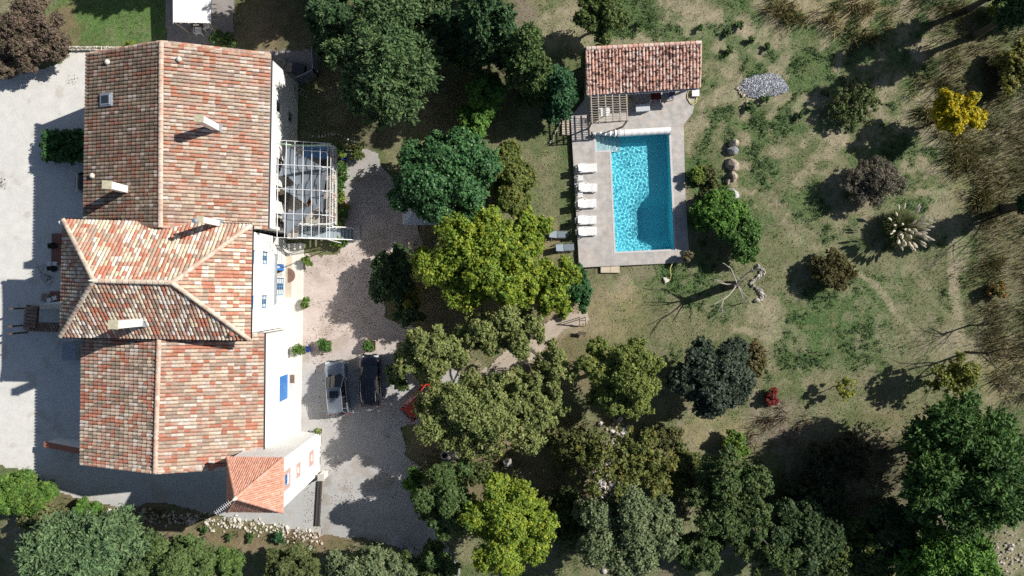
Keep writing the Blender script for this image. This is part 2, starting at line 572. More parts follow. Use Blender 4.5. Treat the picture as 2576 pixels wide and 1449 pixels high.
def gravel_sheet(name, poly, z, cf, st=.2, wob=8):
    pts = [P(u, v) for u, v in poly]
    xs = np.arange(min(p.x for p in pts) - .5, max(p.x for p in pts) + .5, st)
    ys = np.arange(min(p.y for p in pts) - .5, max(p.y for p in pts) + .5, st)

    def keep(x, y):
        u = x * F_PX / CAM_H + 1288; v = 724.5 - y * F_PX / CAM_H
        u2 = u + wob * 2 * (fnoise(u, v, 22, 3, 3) - .5) + 3 * (vnoise(u, v, 4, 8) - .5); v2 = v + wob * 2 * (fnoise(u, v, 22, 7, 3) - .5) + 3 * (vnoise(u, v, 4, 9) - .5)
        return inpoly(u2, v2, poly)

    def col(x, y):
        u = x * F_PX / CAM_H + 1288; v = 724.5 - y * F_PX / CAM_H
        return cf(u, v)
    m = mat(name, rough=.95, vcol='col', noise=.07, nscale=1.2, noise2=.18, n2scale=20, bump=.35, bscale=26)
    return sheet(name, xs, ys, keep, lambda x, y: terrain(x, y) * 0 + z, col, m)


def lerp(a, b, t):
    return np.array(a)[None] * (1 - t)[:, None] + np.array(b)[None] * t[:, None]


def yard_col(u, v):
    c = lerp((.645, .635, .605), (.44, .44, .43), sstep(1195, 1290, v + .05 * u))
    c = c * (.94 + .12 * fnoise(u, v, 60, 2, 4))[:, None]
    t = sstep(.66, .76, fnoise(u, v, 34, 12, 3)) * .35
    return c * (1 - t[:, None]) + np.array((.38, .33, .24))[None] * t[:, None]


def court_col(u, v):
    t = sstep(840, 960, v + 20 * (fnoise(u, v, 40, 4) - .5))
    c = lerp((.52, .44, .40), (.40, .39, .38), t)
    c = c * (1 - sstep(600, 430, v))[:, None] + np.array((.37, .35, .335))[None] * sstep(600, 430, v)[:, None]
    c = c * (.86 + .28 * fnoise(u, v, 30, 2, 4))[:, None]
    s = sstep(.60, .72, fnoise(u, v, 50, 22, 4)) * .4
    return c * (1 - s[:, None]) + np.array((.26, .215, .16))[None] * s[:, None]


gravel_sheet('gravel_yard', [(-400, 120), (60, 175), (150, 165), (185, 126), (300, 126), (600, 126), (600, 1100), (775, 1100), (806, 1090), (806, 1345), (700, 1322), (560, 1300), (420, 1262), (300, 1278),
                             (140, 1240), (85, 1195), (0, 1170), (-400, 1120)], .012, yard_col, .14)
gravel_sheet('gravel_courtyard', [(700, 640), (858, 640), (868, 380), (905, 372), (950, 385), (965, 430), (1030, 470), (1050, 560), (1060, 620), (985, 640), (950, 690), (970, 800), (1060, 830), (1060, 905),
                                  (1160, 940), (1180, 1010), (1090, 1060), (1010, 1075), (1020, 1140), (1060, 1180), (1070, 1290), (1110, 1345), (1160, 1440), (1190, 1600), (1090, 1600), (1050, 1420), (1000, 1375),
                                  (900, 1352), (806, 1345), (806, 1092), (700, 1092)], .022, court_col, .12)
for pol in ([(412, -200), (590, -200), (588, 112), (420, 112)], [(640, 130), (785, 125), (786, 200), (700, 240), (640, 220)]):
    gravel_sheet('gravel_patio', pol, .020, lambda u, v: np.array((.28, .255, .245))[None] * (.85 + .3 * fnoise(u, v, 20, 5))[:, None], .13, 4)
gravel_sheet('dirt_path', [(1330, 840), (1420, 785), (1475, 785), (1478, 812), (1420, 830), (1340, 905), (1240, 985), (1180, 1030), (1120, 1030), (1180, 960)], .034,
             lambda u, v: np.array((.43, .365, .30))[None] * (.85 + .3 * fnoise(u, v, 20, 5))[:, None], .12, 8)

# pale concrete apron along the east front
ap = MB()
ap.prism([P(690, 612), P(765, 612), P(757, 1088), P(690, 1088)], -.05, .11)
tag(ap.build('pavement', M['apron']), kind='structure')
bp_ = MB()
bp_.prism([P(716, 645), P(735.5, 645), P(734, 748), P(716, 748)], .05, .118)
tag(bp_.build('doorstep_paving', M['beige']), kind='structure')

# ------------------------------------------------------------------ pool terrace and pool
from mathutils.geometry import tessellate_polygon
tp = [(1436, 293), (1470, 250), (1474, 120), (1764, 105), (1752, 226), (1743, 284), (1720, 313), (1724, 483), (1735, 660), (1457, 673)]
outer = [P(u, v, TZ) for u, v in tp]
inner = [PP(0, 0), PP(0, POCK_B), PP(POCK_A, POCK_B), PP(POCK_A, PL), PP(PW, PL), PP(PW, 0)]
tri = tessellate_polygon([outer, inner])
tb = MB()
allp = outer + inner
tb.add(allp, [tuple(t) for t in tri])
for ring in (outer,):
    for i in range(len(ring)):
        a, b = ring[i], ring[(i + 1) % len(ring)]
        tb.quad(a, b, Vector((b.x, b.y, -.3)), Vector((a.x, a.y, -.3)))
pm = bpy.data.materials.new('terrace_paving'); pm.use_nodes = True
nt = pm.node_tree; N = nt.nodes; L = nt.links
b = N['Principled BSDF']; b.inputs['Roughness'].default_value = .75
tc = N.new('ShaderNodeTexCoord'); mp = N.new('ShaderNodeMapping'); mp.inputs['Rotation'].default_value = (0, 0, -POOL_A)
L.new(tc.outputs['Object'], mp.inputs['Vector'])
cols = []
for sc, bw, rh, off in ((1.0, .62, .31, .5), (1.0, .93, .62, .33)):
    br = N.new('ShaderNodeTexBrick'); br.inputs['Scale'].default_value = sc; br.inputs['Brick Width'].default_value = bw
    br.inputs['Row Height'].default_value = rh; br.offset = off; br.inputs['Mortar Size'].default_value = .012
    br.inputs['Color1'].default_value = (.40, .395, .39, 1); br.inputs['Color2'].default_value = (.47, .415, .375, 1)
    br.inputs['Mortar'].default_value = (.40, .37, .34, 1)
    L.new(mp.outputs[0], br.inputs['Vector']); cols.append(br)
mx = N.new('ShaderNodeMix'); mx.data_type = 'RGBA'; mx.inputs['Factor'].default_value = .5
L.new(cols[0].outputs['Color'], mx.inputs['A']); L.new(cols[1].outputs['Color'], mx.inputs['B'])
nz = N.new('ShaderNodeTexNoise'); nz.inputs['Scale'].default_value = 2.2; nz.inputs['Detail'].default_value = 6; L.new(tc.outputs['Object'], nz.inputs['Vector'])
mr = N.new('ShaderNodeMapRange'); mr.inputs[1].default_value = .3; mr.inputs[2].default_value = .7; mr.inputs[3].default_value = .82; mr.inputs[4].default_value = 1.18
L.new(nz.outputs['Fac'], mr.inputs[0]); vm = N.new('ShaderNodeVectorMath'); vm.operation = 'SCALE'
L.new(mx.outputs['Result'], vm.inputs[0]); L.new(mr.outputs[0], vm.inputs['Scale']); L.new(vm.outputs[0], b.inputs['Base Color'])
tag(tb.build('pool_terrace', pm), kind='structure')

liner = bpy.data.materials.new('pool_liner'); liner.use_nodes = True
liner.node_tree.nodes['Principled BSDF'].inputs['Base Color'].default_value = (.27, .82, .94, 1)
liner.node_tree.nodes['Principled BSDF'].inputs['Roughness'].default_value = .8
liner.node_tree.nodes['Principled BSDF'].inputs['Specular IOR Level'].default_value = .1
water_m = bpy.data.materials.new('pool_water'); water_m.use_nodes = True
nt = water_m.node_tree; N = nt.nodes; L = nt.links
N.remove(N['Principled BSDF'])
gl = N.new('ShaderNodeBsdfGlass'); gl.inputs['IOR'].default_value = 1.33; gl.inputs['Roughness'].default_value = 0
gl.inputs['Color'].default_value = (.86, .98, 1, 1)
L.new(gl.outputs[0], N['Material Output'].inputs['Surface'])

pool = thing('swimming_pool', 'rectangular turquoise swimming pool with steps in one corner, set in stone paving', 'swimming pool', PP(PW / 2, PL / 2, 0))


def pool_depth(a, b_):
    d = -1.45
    # deep hopper toward the far right end
    fa = min(sst(1.3, 2.9, a), 1.0); fb = min(sst(.3, 1.5, b_), 1 - sst(3.2, 5.0, b_))
    return d - 1.25 * fa * fb


def sst(a, b, x):
    t = min(max((x - a) / (b - a), 0), 1)
    return t * t * (3 - 2 * t)


pb = MB()
pb.grid(34, 60, lambda i, j: PP(i * PW, j * PL, pool_depth(i * PW, j * PL) + TZ))
for ring in ([(0, POCK_B), (0, 0), (PW, 0), (PW, PL), (0, PL)],):
    for (a0, b0), (a1, b1) in zip(ring[:-1], ring[1:]):
        n = 30
        pb.grid(n, 2, lambda i, j: PP(a0 + (a1 - a0) * i, b0 + (b1 - b0) * i, (pool_depth(a0 + (a1 - a0) * i, b0 + (b1 - b0) * i) - .3 if j < .5 else -.02) + TZ))
basin = pb.build('basin', liner, pool, world=True)
sb = MB()
sb.hexa([PP(POCK_A, POCK_B, -.6), PP(POCK_A + .02, POCK_B, -.6), PP(POCK_A + .02, PL, -.6), PP(POCK_A, PL, -.6)], [PP(POCK_A, POCK_B, TZ - .02), PP(POCK_A + .02, POCK_B, TZ - .02), PP(POCK_A + .02, PL, TZ - .02), PP(POCK_A, PL, TZ - .02)])
sb.hexa([PP(POCK_A, POCK_B - .02, -.6), PP(0, POCK_B - .02, -.6), PP(0, POCK_B, -.6), PP(POCK_A, POCK_B, -.6)], [PP(POCK_A, POCK_B - .02, TZ - .02), PP(0, POCK_B - .02, TZ - .02), PP(0, POCK_B, TZ - .02), PP(POCK_A, POCK_B, TZ - .02)])
sb.hexa([PP(POCK_A, PL, -.6), PP(0, PL, -.6), PP(0, PL + .02, -.6), PP(POCK_A, PL + .02, -.6)], [PP(POCK_A, PL, TZ - .02), PP(0, PL, TZ - .02), PP(0, PL + .02, TZ - .02), PP(POCK_A, PL + .02, TZ - .02)])
for k in range(6):
    a0 = POCK_A + .02 + k * .36; a1 = a0 + (.36 if k < 5 else .36)
    z = .02 - k * .22
    sb.hexa([PP(a0, POCK_B, -1.3), PP(a1, POCK_B, -1.3), PP(a1, PL - .01, -1.3), PP(a0, PL - .01, -1.3)], [PP(a0, POCK_B, z), PP(a1, POCK_B, z), PP(a1, PL - .01, z), PP(a0, PL - .01, z)])
steps = sb.build('steps', M['stepliner'], pool, world=True)
cb = MB()
ring = [(POCK_A, POCK_B), (0, POCK_B), (0, 0), (PW, 0), (PW, PL), (POCK_A, PL)]
offs = [(POCK_A - .16, POCK_B - .16), (-.16, POCK_B - .16), (-.16, -.16), (PW + .16, -.16), (PW + .16, PL + .16), (POCK_A - .16, PL + .16)]
for i in range(6):
    j = (i + 1) % 6
    q = [PP(*ring[i], TZ + .012), PP(*ring[j], TZ + .012), PP(*offs[j], TZ + .012), PP(*offs[i], TZ + .012)]
    cb.hexa([p - Vector((0, 0, .05)) for p in q], q)
cb.build('coping', M['coping'], pool, world=True)


_wr = random.Random(5)
WAVES = []
for k in range(26):
    lam = _wr.uniform(.17, .42)
    WAVES.append((_wr.uniform(0, math.pi * 2), lam, .0042 * lam ** 1.4, _wr.uniform(0, 6.3), _wr.uniform(.5, 1.6)))


def wave(x, y):
    s = 0
    for ang, lam, amp, ph, q in WAVES:
        s += amp * math.sin((x * math.cos(ang) + y * math.sin(ang)) * 6.283 / lam + ph + .9 * math.sin(x * q + ph) + .9 * math.sin(y * q * .8 - ph))
    return s * .66


wl = TZ - .10
wb = MB()


def wfn(A0, A1, B0, B1):
    def f(i, j):
        p = PP(A0 + (A1 - A0) * i, B0 + (B1 - B0) * j, 0)
        return (p.x, p.y, wl + wave(p.x, p.y))
    return f


wb.grid(190, 380, wfn(.003, PW - .003, .003, PL - .003))
wb.grid(48, 54, wfn(POCK_A + .022, .003, POCK_B + .003, PL - .003))
water = wb.build('water', water_m, pool, smooth=True, world=True)
try:
    sun.cycles.is_caustics_light = True
    water.cycles.is_caustics_caster = True
    basin.cycles.is_caustics_receiver = True
    steps.cycles.is_caustics_receiver = True
except Exception as e:
    print('caustics', e)
#@@HOUSES
# ------------------------------------------------------------------ houses
PAL_OLD = [((.25, .115, .078), 2.2), ((.27, .205, .145), 3), ((.205, .16, .118), 3.4), ((.34, .275, .22), 1.5), ((.165, .125, .095), 2.4), ((.29, .18, .135), 1.6), ((.42, .36, .33), .4)]
PAL_EAST = [((.46, .20, .125), 2.2), ((.53, .42, .32), 3.2), ((.42, .32, .25), 2.6), ((.53, .33, .25), 3.0), ((.62, .53, .46), 1.4), ((.38, .26, .21), 1.6)]
PAL_MID = [((.50, .19, .12), 2.6), ((.64, .54, .40), 3.6), ((.70, .63, .56), 2.4), ((.46, .27, .20), 2.2), ((.38, .29, .22), 1.2), ((.56, .33, .24), 1.5)]
PAL_SOUTH = [((.48, .19, .12), 2.2), ((.58, .46, .35), 3.2), ((.40, .31, .24), 1.8), ((.62, .54, .47), 1.6), ((.50, .31, .235), 2.6)]
PAL_TOWER = [((.60, .30, .215), 4), ((.64, .34, .25), 3), ((.57, .275, .195), 2)]
PAL_POOL = [((.58, .34, .27), 4), ((.64, .45, .38), 3), ((.52, .28, .21), 2), ((.64, .52, .46), 1)]


def pick(pal, rn, soft=.06):
    W_ = sum(w for _, w in pal); mean = [sum(c[i] * w for c, w in pal) / W_ for i in range(3)]
    t = rn.random() * W_
    for c, w in pal:
        t -= w
        if t <= 0:
            break
    k = rn.uniform(.88, 1.1)
    return tuple(min(.8, (x * (1 - soft) + m_ * soft) * k) for x, m_ in zip(c, mean))


def clip_row(poly, a):
    """b-range of a convex polygon in (a, b) at column a"""
    bs = []
    n = len(poly)
    for i in range(n):
        a0, b0 = poly[i]; a1, b1 = poly[(i + 1) % n]
        if (a0 - a) * (a1 - a) <= 0 and abs(a1 - a0) > 1e-9:
            bs.append(b0 + (b1 - b0) * (a - a0) / (a1 - a0))
    return (min(bs), max(bs)) if len(bs) >= 2 else None


def roof_slope(mb, pts, pal, spacing=.265, course=.42, hgt=.085, seed=1, patch=.16, streak=None, overlap=.05, dark=None):
    """rows of curved clay tiles over a planar polygon; the first two points are the eave"""
    rn = random.Random(seed)
    pts = [Vector(p) for p in pts]
    o = pts[0]; e = (pts[1] - pts[0]).normalized()
    nrm = None
    for k in range(2, len(pts)):
        c = e.cross(pts[k] - o)
        if c.length > 1e-4:
            nrm = c.normalized(); break
    if nrm.z < 0: nrm = -nrm
    s = nrm.cross(e)
    if s.z < 0: s = -s
    poly = [((p - o).dot(e), (p - o).dot(s)) for p in pts]
    a_lo = min(p[0] for p in poly); a_hi = max(p[0] for p in poly)
    n = max(1, round((a_hi - a_lo) / spacing)); sp = (a_hi - a_lo) / n
    W = lambda a, b, z: o + e * a + s * b + nrm * z
    r = sp * .47
    last = {}
    prev_cols = {}
    for i in range(n + 1):
        a = a_lo + sp * i
        # pan (channel) tiles between the covers
        if i < n:
            cr = clip_row(poly, a + sp / 2)
            if cr and cr[1] - cr[0] > .05:
                b = cr[0] - .03
                while b < cr[1]:
                    b2 = min(b + course * 1.6, cr[1])
                    col = tuple(x * .62 for x in pick(pal, rn))  # pan colour darkened for the shade between the cover rows
                    l, m_, r_ = a, a + sp / 2, a + sp
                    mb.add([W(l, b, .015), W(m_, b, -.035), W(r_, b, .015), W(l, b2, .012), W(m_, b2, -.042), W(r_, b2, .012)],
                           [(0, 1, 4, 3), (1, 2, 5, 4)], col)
                    b = b2
        aa = min(max(a, a_lo + .06), a_hi - .06)
        cr = clip_row(poly, aa)
        if not cr or cr[1] - cr[0] < .10:
            continue
        b = cr[0] - overlap; k = 0
        jit = rn.uniform(-.03, .03)
        while b < cr[1] - .03:
            b2 = min(b + course * rn.uniform(.97, 1.03) + (jit if k == 0 else 0), cr[1])
            key = k
            if key in prev_cols and rn.random() < patch * .55:
                col = prev_cols[key]
            elif k and rn.random() < patch:
                col = last['c']
            else:
                col = pick(pal, rn)
            last['c'] = col; prev_cols[key] = col
            kk = rn.uniform(.93, 1.07); col = tuple(min(.82, x * kk) for x in col)
            vs = []
            dz = rn.uniform(-.006, .006); da = rn.uniform(-.008, .008)
            bt = min(b2 + .05, cr[1] + .02)
            for (bb, rr, z0) in ((b, r, .034 + dz), (bt, r * .84, .006 + dz)):
                for q in range(6):
                    t = math.pi * q / 5
                    vs.append(W(aa + da - rr * math.cos(t), bb, z0 + hgt * (rr / r) * math.sin(t)))
            fs = [(q, q + 1, q + 7, q + 6) for q in range(5)]
            mb.add(vs, fs, col)
            c2 = tuple(x * .5 for x in col)  # tile end darkened for the shade in its open mouth
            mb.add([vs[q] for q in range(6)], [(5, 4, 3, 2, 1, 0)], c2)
            b = b2; k += 1
    return nrm


def ridge_row(mb, a, b, pal, seed, r=.15, course=.42, lift=.04, flat=.75):
    rn = random.Random(seed)
    a = Vector(a); b = Vector(b); d = (b - a); Ln = d.length; d.normalize()
    x = d.cross(Vector((0, 0, 1))).normalized(); z = x.cross(d)
    n = max(1, round(Ln / course))
    for i in range(n):
        p = a + d * (Ln * i / n); q = a + d * (Ln * (i + 1) / n + .04)
        col = pick(pal, rn)
        vs = []
        for c, rr, up in ((p, r, lift + .02), (q, r * .88, lift)):
            for k in range(7):
                t = math.pi * (k / 6)
                vs.append(c + x * (-rr * math.cos(t)) + z * (up - .07 + rr * flat * math.sin(t)))
        mb.add(vs, [(k, k + 1, k + 8, k + 7) for k in range(6)] + [(6, 5, 4, 3, 2, 1, 0), (7, 8, 9, 10, 11, 12, 13)], col)


def wall_run(mb, A, B, z0, z1, opens=(), t=.25, gable=None):
    """a wall from A to B (outside is on the right-hand side), with real openings (s0, s1, z0, z1) and reveals"""
    A = Vector((A[0], A[1], 0)); B = Vector((B[0], B[1], 0))
    d = (B - A); Ln = d.length; d.normalize()
    inn = Vector((-d.y, d.x, 0))
    pt = lambda s, z, k=0.0: (A + d * s + inn * k) + Vector((0, 0, z))
    ss = sorted({0, Ln, *[o[0] for o in opens], *[o[1] for o in opens]})
    zs = sorted({z0, z1, *[o[2] for o in opens], *[o[3] for o in opens]})
    for i in range(len(ss) - 1):
        for j in range(len(zs) - 1):
            cs = (ss[i] + ss[i + 1]) / 2; cz = (zs[j] + zs[j + 1]) / 2
            if any(o[0] < cs < o[1] and o[2] < cz < o[3] for o in opens):
                continue
            mb.quad(pt(ss[i], zs[j]), pt(ss[i + 1], zs[j]), pt(ss[i + 1], zs[j + 1]), pt(ss[i], zs[j + 1]))
    for (a, b, c, e) in opens:
        mb.quad(pt(a, c), pt(a, e), pt(a, e, t), pt(a, c, t))
        mb.quad(pt(b, e), pt(b, c), pt(b, c, t), pt(b, e, t))
        mb.quad(pt(a, e), pt(b, e), pt(b, e, t), pt(a, e, t))
        mb.quad(pt(b, c), pt(a, c), pt(a, c, t), pt(b, c, t))
    if gable:
        s, z = gable
        mb.add([pt(0, z1), pt(Ln, z1), pt(s, z)], [(0, 1, 2)])
    return pt


def window(root, pt, o, m_frame, depth=.16, leaves=2, bars=1, label=None, name='window', glass=True, sill=True, shut=False):
    """a casement in an opening: frame (part) with its pane and sill as sub-parts"""
    a, b, c, e = o
    f = MB()
    fr = lambda s0, s1, zz0, zz1, k0, k1: f.hexa([pt(s0, zz0, k1), pt(s1, zz0, k1), pt(s1, zz0, k0), pt(s0, zz0, k0)], [pt(s0, zz1, k1), pt(s1, zz1, k1), pt(s1, zz1, k0), pt(s0, zz1, k0)])
    w = .075
    fr(a, b, c, c + w, depth, depth + .06); fr(a, b, e - w, e, depth, depth + .06)
    fr(a, a + w, c + w, e - w, depth, depth + .06); fr(b - w, b, c + w, e - w, depth, depth + .06)
    for k in range(1, leaves):
        s = a + (b - a) * k / leaves
        fr(s - .05, s + .05, c + w, e - w, depth - .012, depth + .06)
    for k in range(1, bars + 1):
        z = c + (e - c) * k / (bars + 1)
        fr(a + w, b - w, z - .022, z + .022, depth + .006, depth + .05)
    ob = f.build(name, m_frame, root, world=True)
    if label: ob['label'] = label
    g = MB()
    g.quad(pt(a + w, c + w, depth + .055), pt(b - w, c + w, depth + .055), pt(b - w, e - w, depth + .055), pt(a + w, e - w, depth + .055))
    g.build('pane', M['glass'] if glass else m_frame, ob, world=True)
    cu = MB()
    if glass and not shut:
        for s0, s1 in ((a + w, a + .32 * (b - a)), (b - .32 * (b - a), b - w)):
            cu.grid(8, 2, lambda i, j: tuple(pt(s0 + (s1 - s0) * i, c + w + (e - c - 2 * w) * j, depth + .05 - .004 * (1 + math.sin(i * 20)))))
        cu.build('curtain', M['curtain'], ob, world=True)
    if sill:
        q = MB()
        q.hexa([pt(a - .06, c - .07, .02), pt(b + .06, c - .07, .02), pt(b + .06, c - .07, -.07), pt(a - .06, c - .07, -.07)],
               [pt(a - .06, c - .004, .02), pt(b + .06, c - .004, .02), pt(b + .06, c - .02, -.07), pt(a - .06, c - .02, -.07)])
        q.build('sill', M['wall_cream'], ob, world=True)
    return ob


def inset(pts, d):
    """move a convex quad's corners inwards by d (plan)"""
    n = len(pts); out = []
    for i in range(n):
        p = Vector((pts[i][0], pts[i][1])); a = Vector((pts[i - 1][0], pts[i - 1][1])); b = Vector((pts[(i + 1) % n][0], pts[(i + 1) % n][1]))
        out.append(p + (a - p).normalized() * d + (b - p).normalized() * d)
    return out


def deck(mb, pts, t=.12, drop=.05):
    top = [Vector(p) - Vector((0, 0, drop)) for p in pts]; bot = [p - Vector((0, 0, t)) for p in top]
    n = len(pts)
    mb.add(top + bot, [tuple(range(n)), tuple(range(n, 2 * n))[::-1]] + [(i, n + i, n + (i + 1) % n, (i + 1) % n) for i in range(n)])


def chimney(root, u, v, hb, top, w, d, rot=0, label=None, metal=False):
    """rendered stack standing where it meets the roof at (u, v, hb), rising to height top"""
    p = P(u, v, hb)
    ca, sa = math.cos(rot), math.sin(rot)
    q = lambda x, y, z: (p.x + x * ca - y * sa, p.y + x * sa + y * ca, z)
    m = MB()
    rect = lambda x, y, z: [q(-x, -y, z), q(x, -y, z), q(x, y, z), q(-x, y, z)]
    m.hexa(rect(w / 2, d / 2, hb - .9), rect(w / 2, d / 2, top - .16))
    ch = m.build('chimney', M['wall'], root, world=True)
    if label: ch['label'] = label
    c = MB()
    for sx in (-1, 1):
        for sy in (-1, 1):
            c.hexa([q(sx * w * .38 + k[0], sy * d * .36 + k[1], top - .16) for k in ((-.05, -.05), (.05, -.05), (.05, .05), (-.05, .05))],
                   [q(sx * w * .38 + k[0], sy * d * .36 + k[1], top - .045) for k in ((-.05, -.05), (.05, -.05), (.05, .05), (-.05, .05))])
    c.hexa(rect(w / 2 + .05, d / 2 + .05, top - .04), rect(w / 2 + .04, d / 2 + .04, top + .03))
    c.build('chimney_cap', M['capstone'], ch, world=True)
    f = MB()
    f.hexa(rect(w / 2 + .12, d / 2 + .12, hb - .42), rect(w / 2 + .03, d / 2 + .03, hb + .02))
    f.build('flashing', M['zinc'], ch, world=True)
    return ch


def vent_cowl(root, u, v, h):
    p = P(u, v, h)
    m = MB()
    m.lathe([(.16, -.1), (.15, .12), (.20, .16), (.21, .20), (.14, .28), (.02, .33)], 12, p)
    m.build('vent_cowl', M['wall_cream'], root, world=True, smooth=True)


def gutter(root, a, b, r=.075, name='gutter', m='zinc'):
    a = Vector(a); b = Vector(b)
    d = (b - a).normalized(); x = d.cross(Vector((0, 0, 1)))
    g = MB(); vs = []
    for p in (a, b):
        for k in range(7):
            t = math.pi * k / 6
            vs.append(p - x * r * math.cos(t) - Vector((0, 0, r * math.sin(t))))
    g.add(vs, [(k, k + 7, k + 8, k + 1) for k in range(6)])
    return g.build(name, M[m], root, world=True)


def downpipe(root, x, y, z0, z1, name='downpipe', m='zinc'):
    g = MB(); g.tube([(x, y, z1), (x, y, z0)], .045, 8)
    return g.build(name, M[m], root, world=True)


# ---- north house: long gabled block
HN = 7.1
n_tl, n_tr, n_br, n_bl = P(219, 137, HN), P(680, 137, HN), P(672, 575, HN), P(212, 568, HN)
HR = 9.35
n_r0 = P(406, 106, HR); n_r1 = P(404, 572, HR)
north = thing('gabled_house', 'north block of the white farmhouse, under a long weathered tiled gable roof', 'house', (n_tl + n_br) / 2 * Vector((1, 1, 0)))
w_tl, w_tr, w_br, w_bl = inset([n_tl, n_tr, n_br, n_bl], .14)
wm = MB()


def plan_s(A, B, p):
    A = Vector((A[0], A[1])); B = Vector((B[0], B[1]))
    return (Vector((p[0], p[1])) - A).dot((B - A).normalized())


EAST_N = []
for (u, v, h, w, hh) in ((700.5, 270, 4.6, .85, 1.15), (731.5, 296, 1.75, .85, 1.2)):
    s = plan_s(w_br, w_tr, P(u, v, h))
    EAST_N.append((s - w / 2, s + w / 2, h - hh / 2, h + hh / 2))
DOORS_N = []
for v0, v1 in ((401, 441), (470, 508), (538, 572)):
    s1 = plan_s(w_br, w_tr, P(712, v0, 3.9)); s0 = plan_s(w_br, w_tr, P(712, v1, 3.9))
    DOORS_N.append((s0, s1, 2.76, 4.95))
zt = HN - .16
ptE = wall_run(wm, w_br, w_tr, -.3, zt, EAST_N + DOORS_N)
ptN = wall_run(wm, w_tr, w_tl, -.3, zt, [], gable=((Vector(w_tl) - Vector(w_tr)).length / 2, HR - .2))
ptW = wall_run(wm, w_tl, w_bl, -.3, zt, [(3.0, 4.0, 3.6, 5.0), (8.5, 9.5, 3.6, 5.0)])
ptS = wall_run(wm, w_bl, w_br, -.3, zt, [], gable=((Vector(w_bl) - Vector(w_br)).length / 2, HR - .2))
wm.build('wall', M['wall'], north, world=True)
for o in EAST_N:
    window(north, ptE, o, M['darkwood'], bars=2, label='small dark barred window')
for i, o in enumerate(DOORS_N):
    window(north, ptE, o, M['darkwood'], bars=2, leaves=3, name='glazed_door', sill=False)
for o in ((3.0, 4.0, 3.6, 5.0), (8.5, 9.5, 3.6, 5.0)):
    window(north, ptW, o, M['blue'], bars=1)
rm = MB()
roof_slope(rm, [n_bl, n_tl, n_r0, n_r1], PAL_OLD, seed=3)
roof_slope(rm, [n_br, n_tr, n_r0, n_r1], PAL_EAST, seed=4)
for a, b in ((n_tl, n_r0), (n_tr, n_r0)):
    ridge_row(rm, a + Vector((0, .02, .03)), b + Vector((0, .02, .03)), PAL_EAST, 5, r=.13)
roof_n = rm.build('roof', M['tile'], north, vcol=True, world=True)
dk = MB(); deck(dk, [n_bl, n_tl, n_r0, n_r1]); deck(dk, [n_r1, n_r0, n_tr, n_br])
dk.build('roof_deck', M['deck'], roof_n, world=True)
rg = MB(); ridge_row(rg, n_r1, n_r0, [((.56, .44, .36), 1), ((.50, .36, .28), 1)], 8, r=.19, course=.4, lift=.10)
rg.build('ridge_tiles', M['tile'], roof_n, vcol=True, world=True)
gutter(north, n_br + Vector((.09, 0, -.05)), n_tr + Vector((.09, 0, -.05)), m='darkmetal')
zn = lambda u: 0
chimney(north, 541, 320, 8.45, 11.0, .56, .44, rad(-3), 'white rendered chimney on the sunny east slope')
chimney(north, 317, 477, 8.25, 10.6, .58, .50, rad(-3), 'white rendered chimney on the dark west slope')
vent_cowl(north, 453, 151, 9.02); vent_cowl(north, 273, 158, 7.75); vent_cowl(north, 235, 443, 7.35)
# roof window on the west slope
sl = (n_r0 - n_tl); sl_up = Vector((sl.x, 0, sl.z)).normalized(); c0 = P(268, 251, 7.86)
sw = MB()


def slope_box(mb, c, up, w, l, z0, z1):
    e = Vector((0, 1, 0)); nn = up.cross(e)
    if nn.z < 0: nn = -nn
    q = lambda z: [c + e * (w / 2 * sx) + up * (l / 2 * sy) + nn * z for sx, sy in ((-1, -1), (1, -1), (1, 1), (-1, 1))]
    lo, hi = q(z0), q(z1)
    mb.hexa([lo[0], lo[3], lo[2], lo[1]], [hi[0], hi[3], hi[2], hi[1]])


slope_box(sw, c0, sl_up, .98, 1.12, -.05, .11)
slope_box(sw, c0, sl_up, .78, .92, .112, .16)
sk = sw.build('skylight', M['zinc'], roof_n, world=True)
sk['label'] = 'grey framed skylight'
sg = MB(); slope_box(sg, c0, sl_up, .58, .70, .163, .168); sg.build('pane', M['glass'], sk, world=True)

# ---- central house: taller, hipped roof
HC = 8.75
c_tl, c_tr, c_br, c_bl = P(161, 554, HC), P(632, 567, HC), P(627, 853, HC), P(154, 845, HC)
HA = 12.0
c_r1, c_r2 = P(237, 706, HA), P(433, 711, HA)
central = thing('hip_roofed_house', 'tall central block of the white farmhouse under a hipped tile roof, with blue windows', 'house', (c_tl + c_br) / 2 * Vector((1, 1, 0)))
w_tl, w_tr, w_br, w_bl = inset([c_tl, c_tr, c_br, c_bl], .36)
opC = []
for (u, v, h) in ((673, 649, 4.75), (672, 759, 4.75), (637.5, 646, 7.45), (637, 761, 7.45)):
    s = plan_s(w_br, w_tr, P(u, v, h))
    opC.append((s - .5, s + .5, h - .68, h + .68))
dC = []
for v0, v1 in ((664, 697), (698, 744)):
    s1 = plan_s(w_br, w_tr, P(712, v0, 1.2)); s0 = plan_s(w_br, w_tr, P(712, v1, 1.2))
    dC.append((s0 + .02, s1 - .02, .12, 2.25))
niche = []
for (u, v) in ((1099.5 / 1.5528, 977 / 1.5528), (1096.5 / 1.5528, 1201 / 1.5528)):
    s = plan_s(w_br, w_tr, P(u, v, 2.3)); niche.append((s - .16, s + .16, 2.12, 2.4))
wm = MB(); zt = HC - .16
ptE = wall_run(wm, w_br, w_tr, -.3, zt, opC + dC + niche)
wall_run(wm, w_tr, w_tl, -.3, zt); ptW = wall_run(wm, w_tl, w_bl, -.3, zt, [(2.0, 3.0, 3.9, 5.2), (5.4, 6.4, 3.9, 5.2)]); wall_run(wm, w_bl, w_br, -.3, zt)
wm.build('wall', M['wall'], central, world=True)
for o in opC:
    window(central, ptE, o, M['blue'], depth=.14, bars=1)
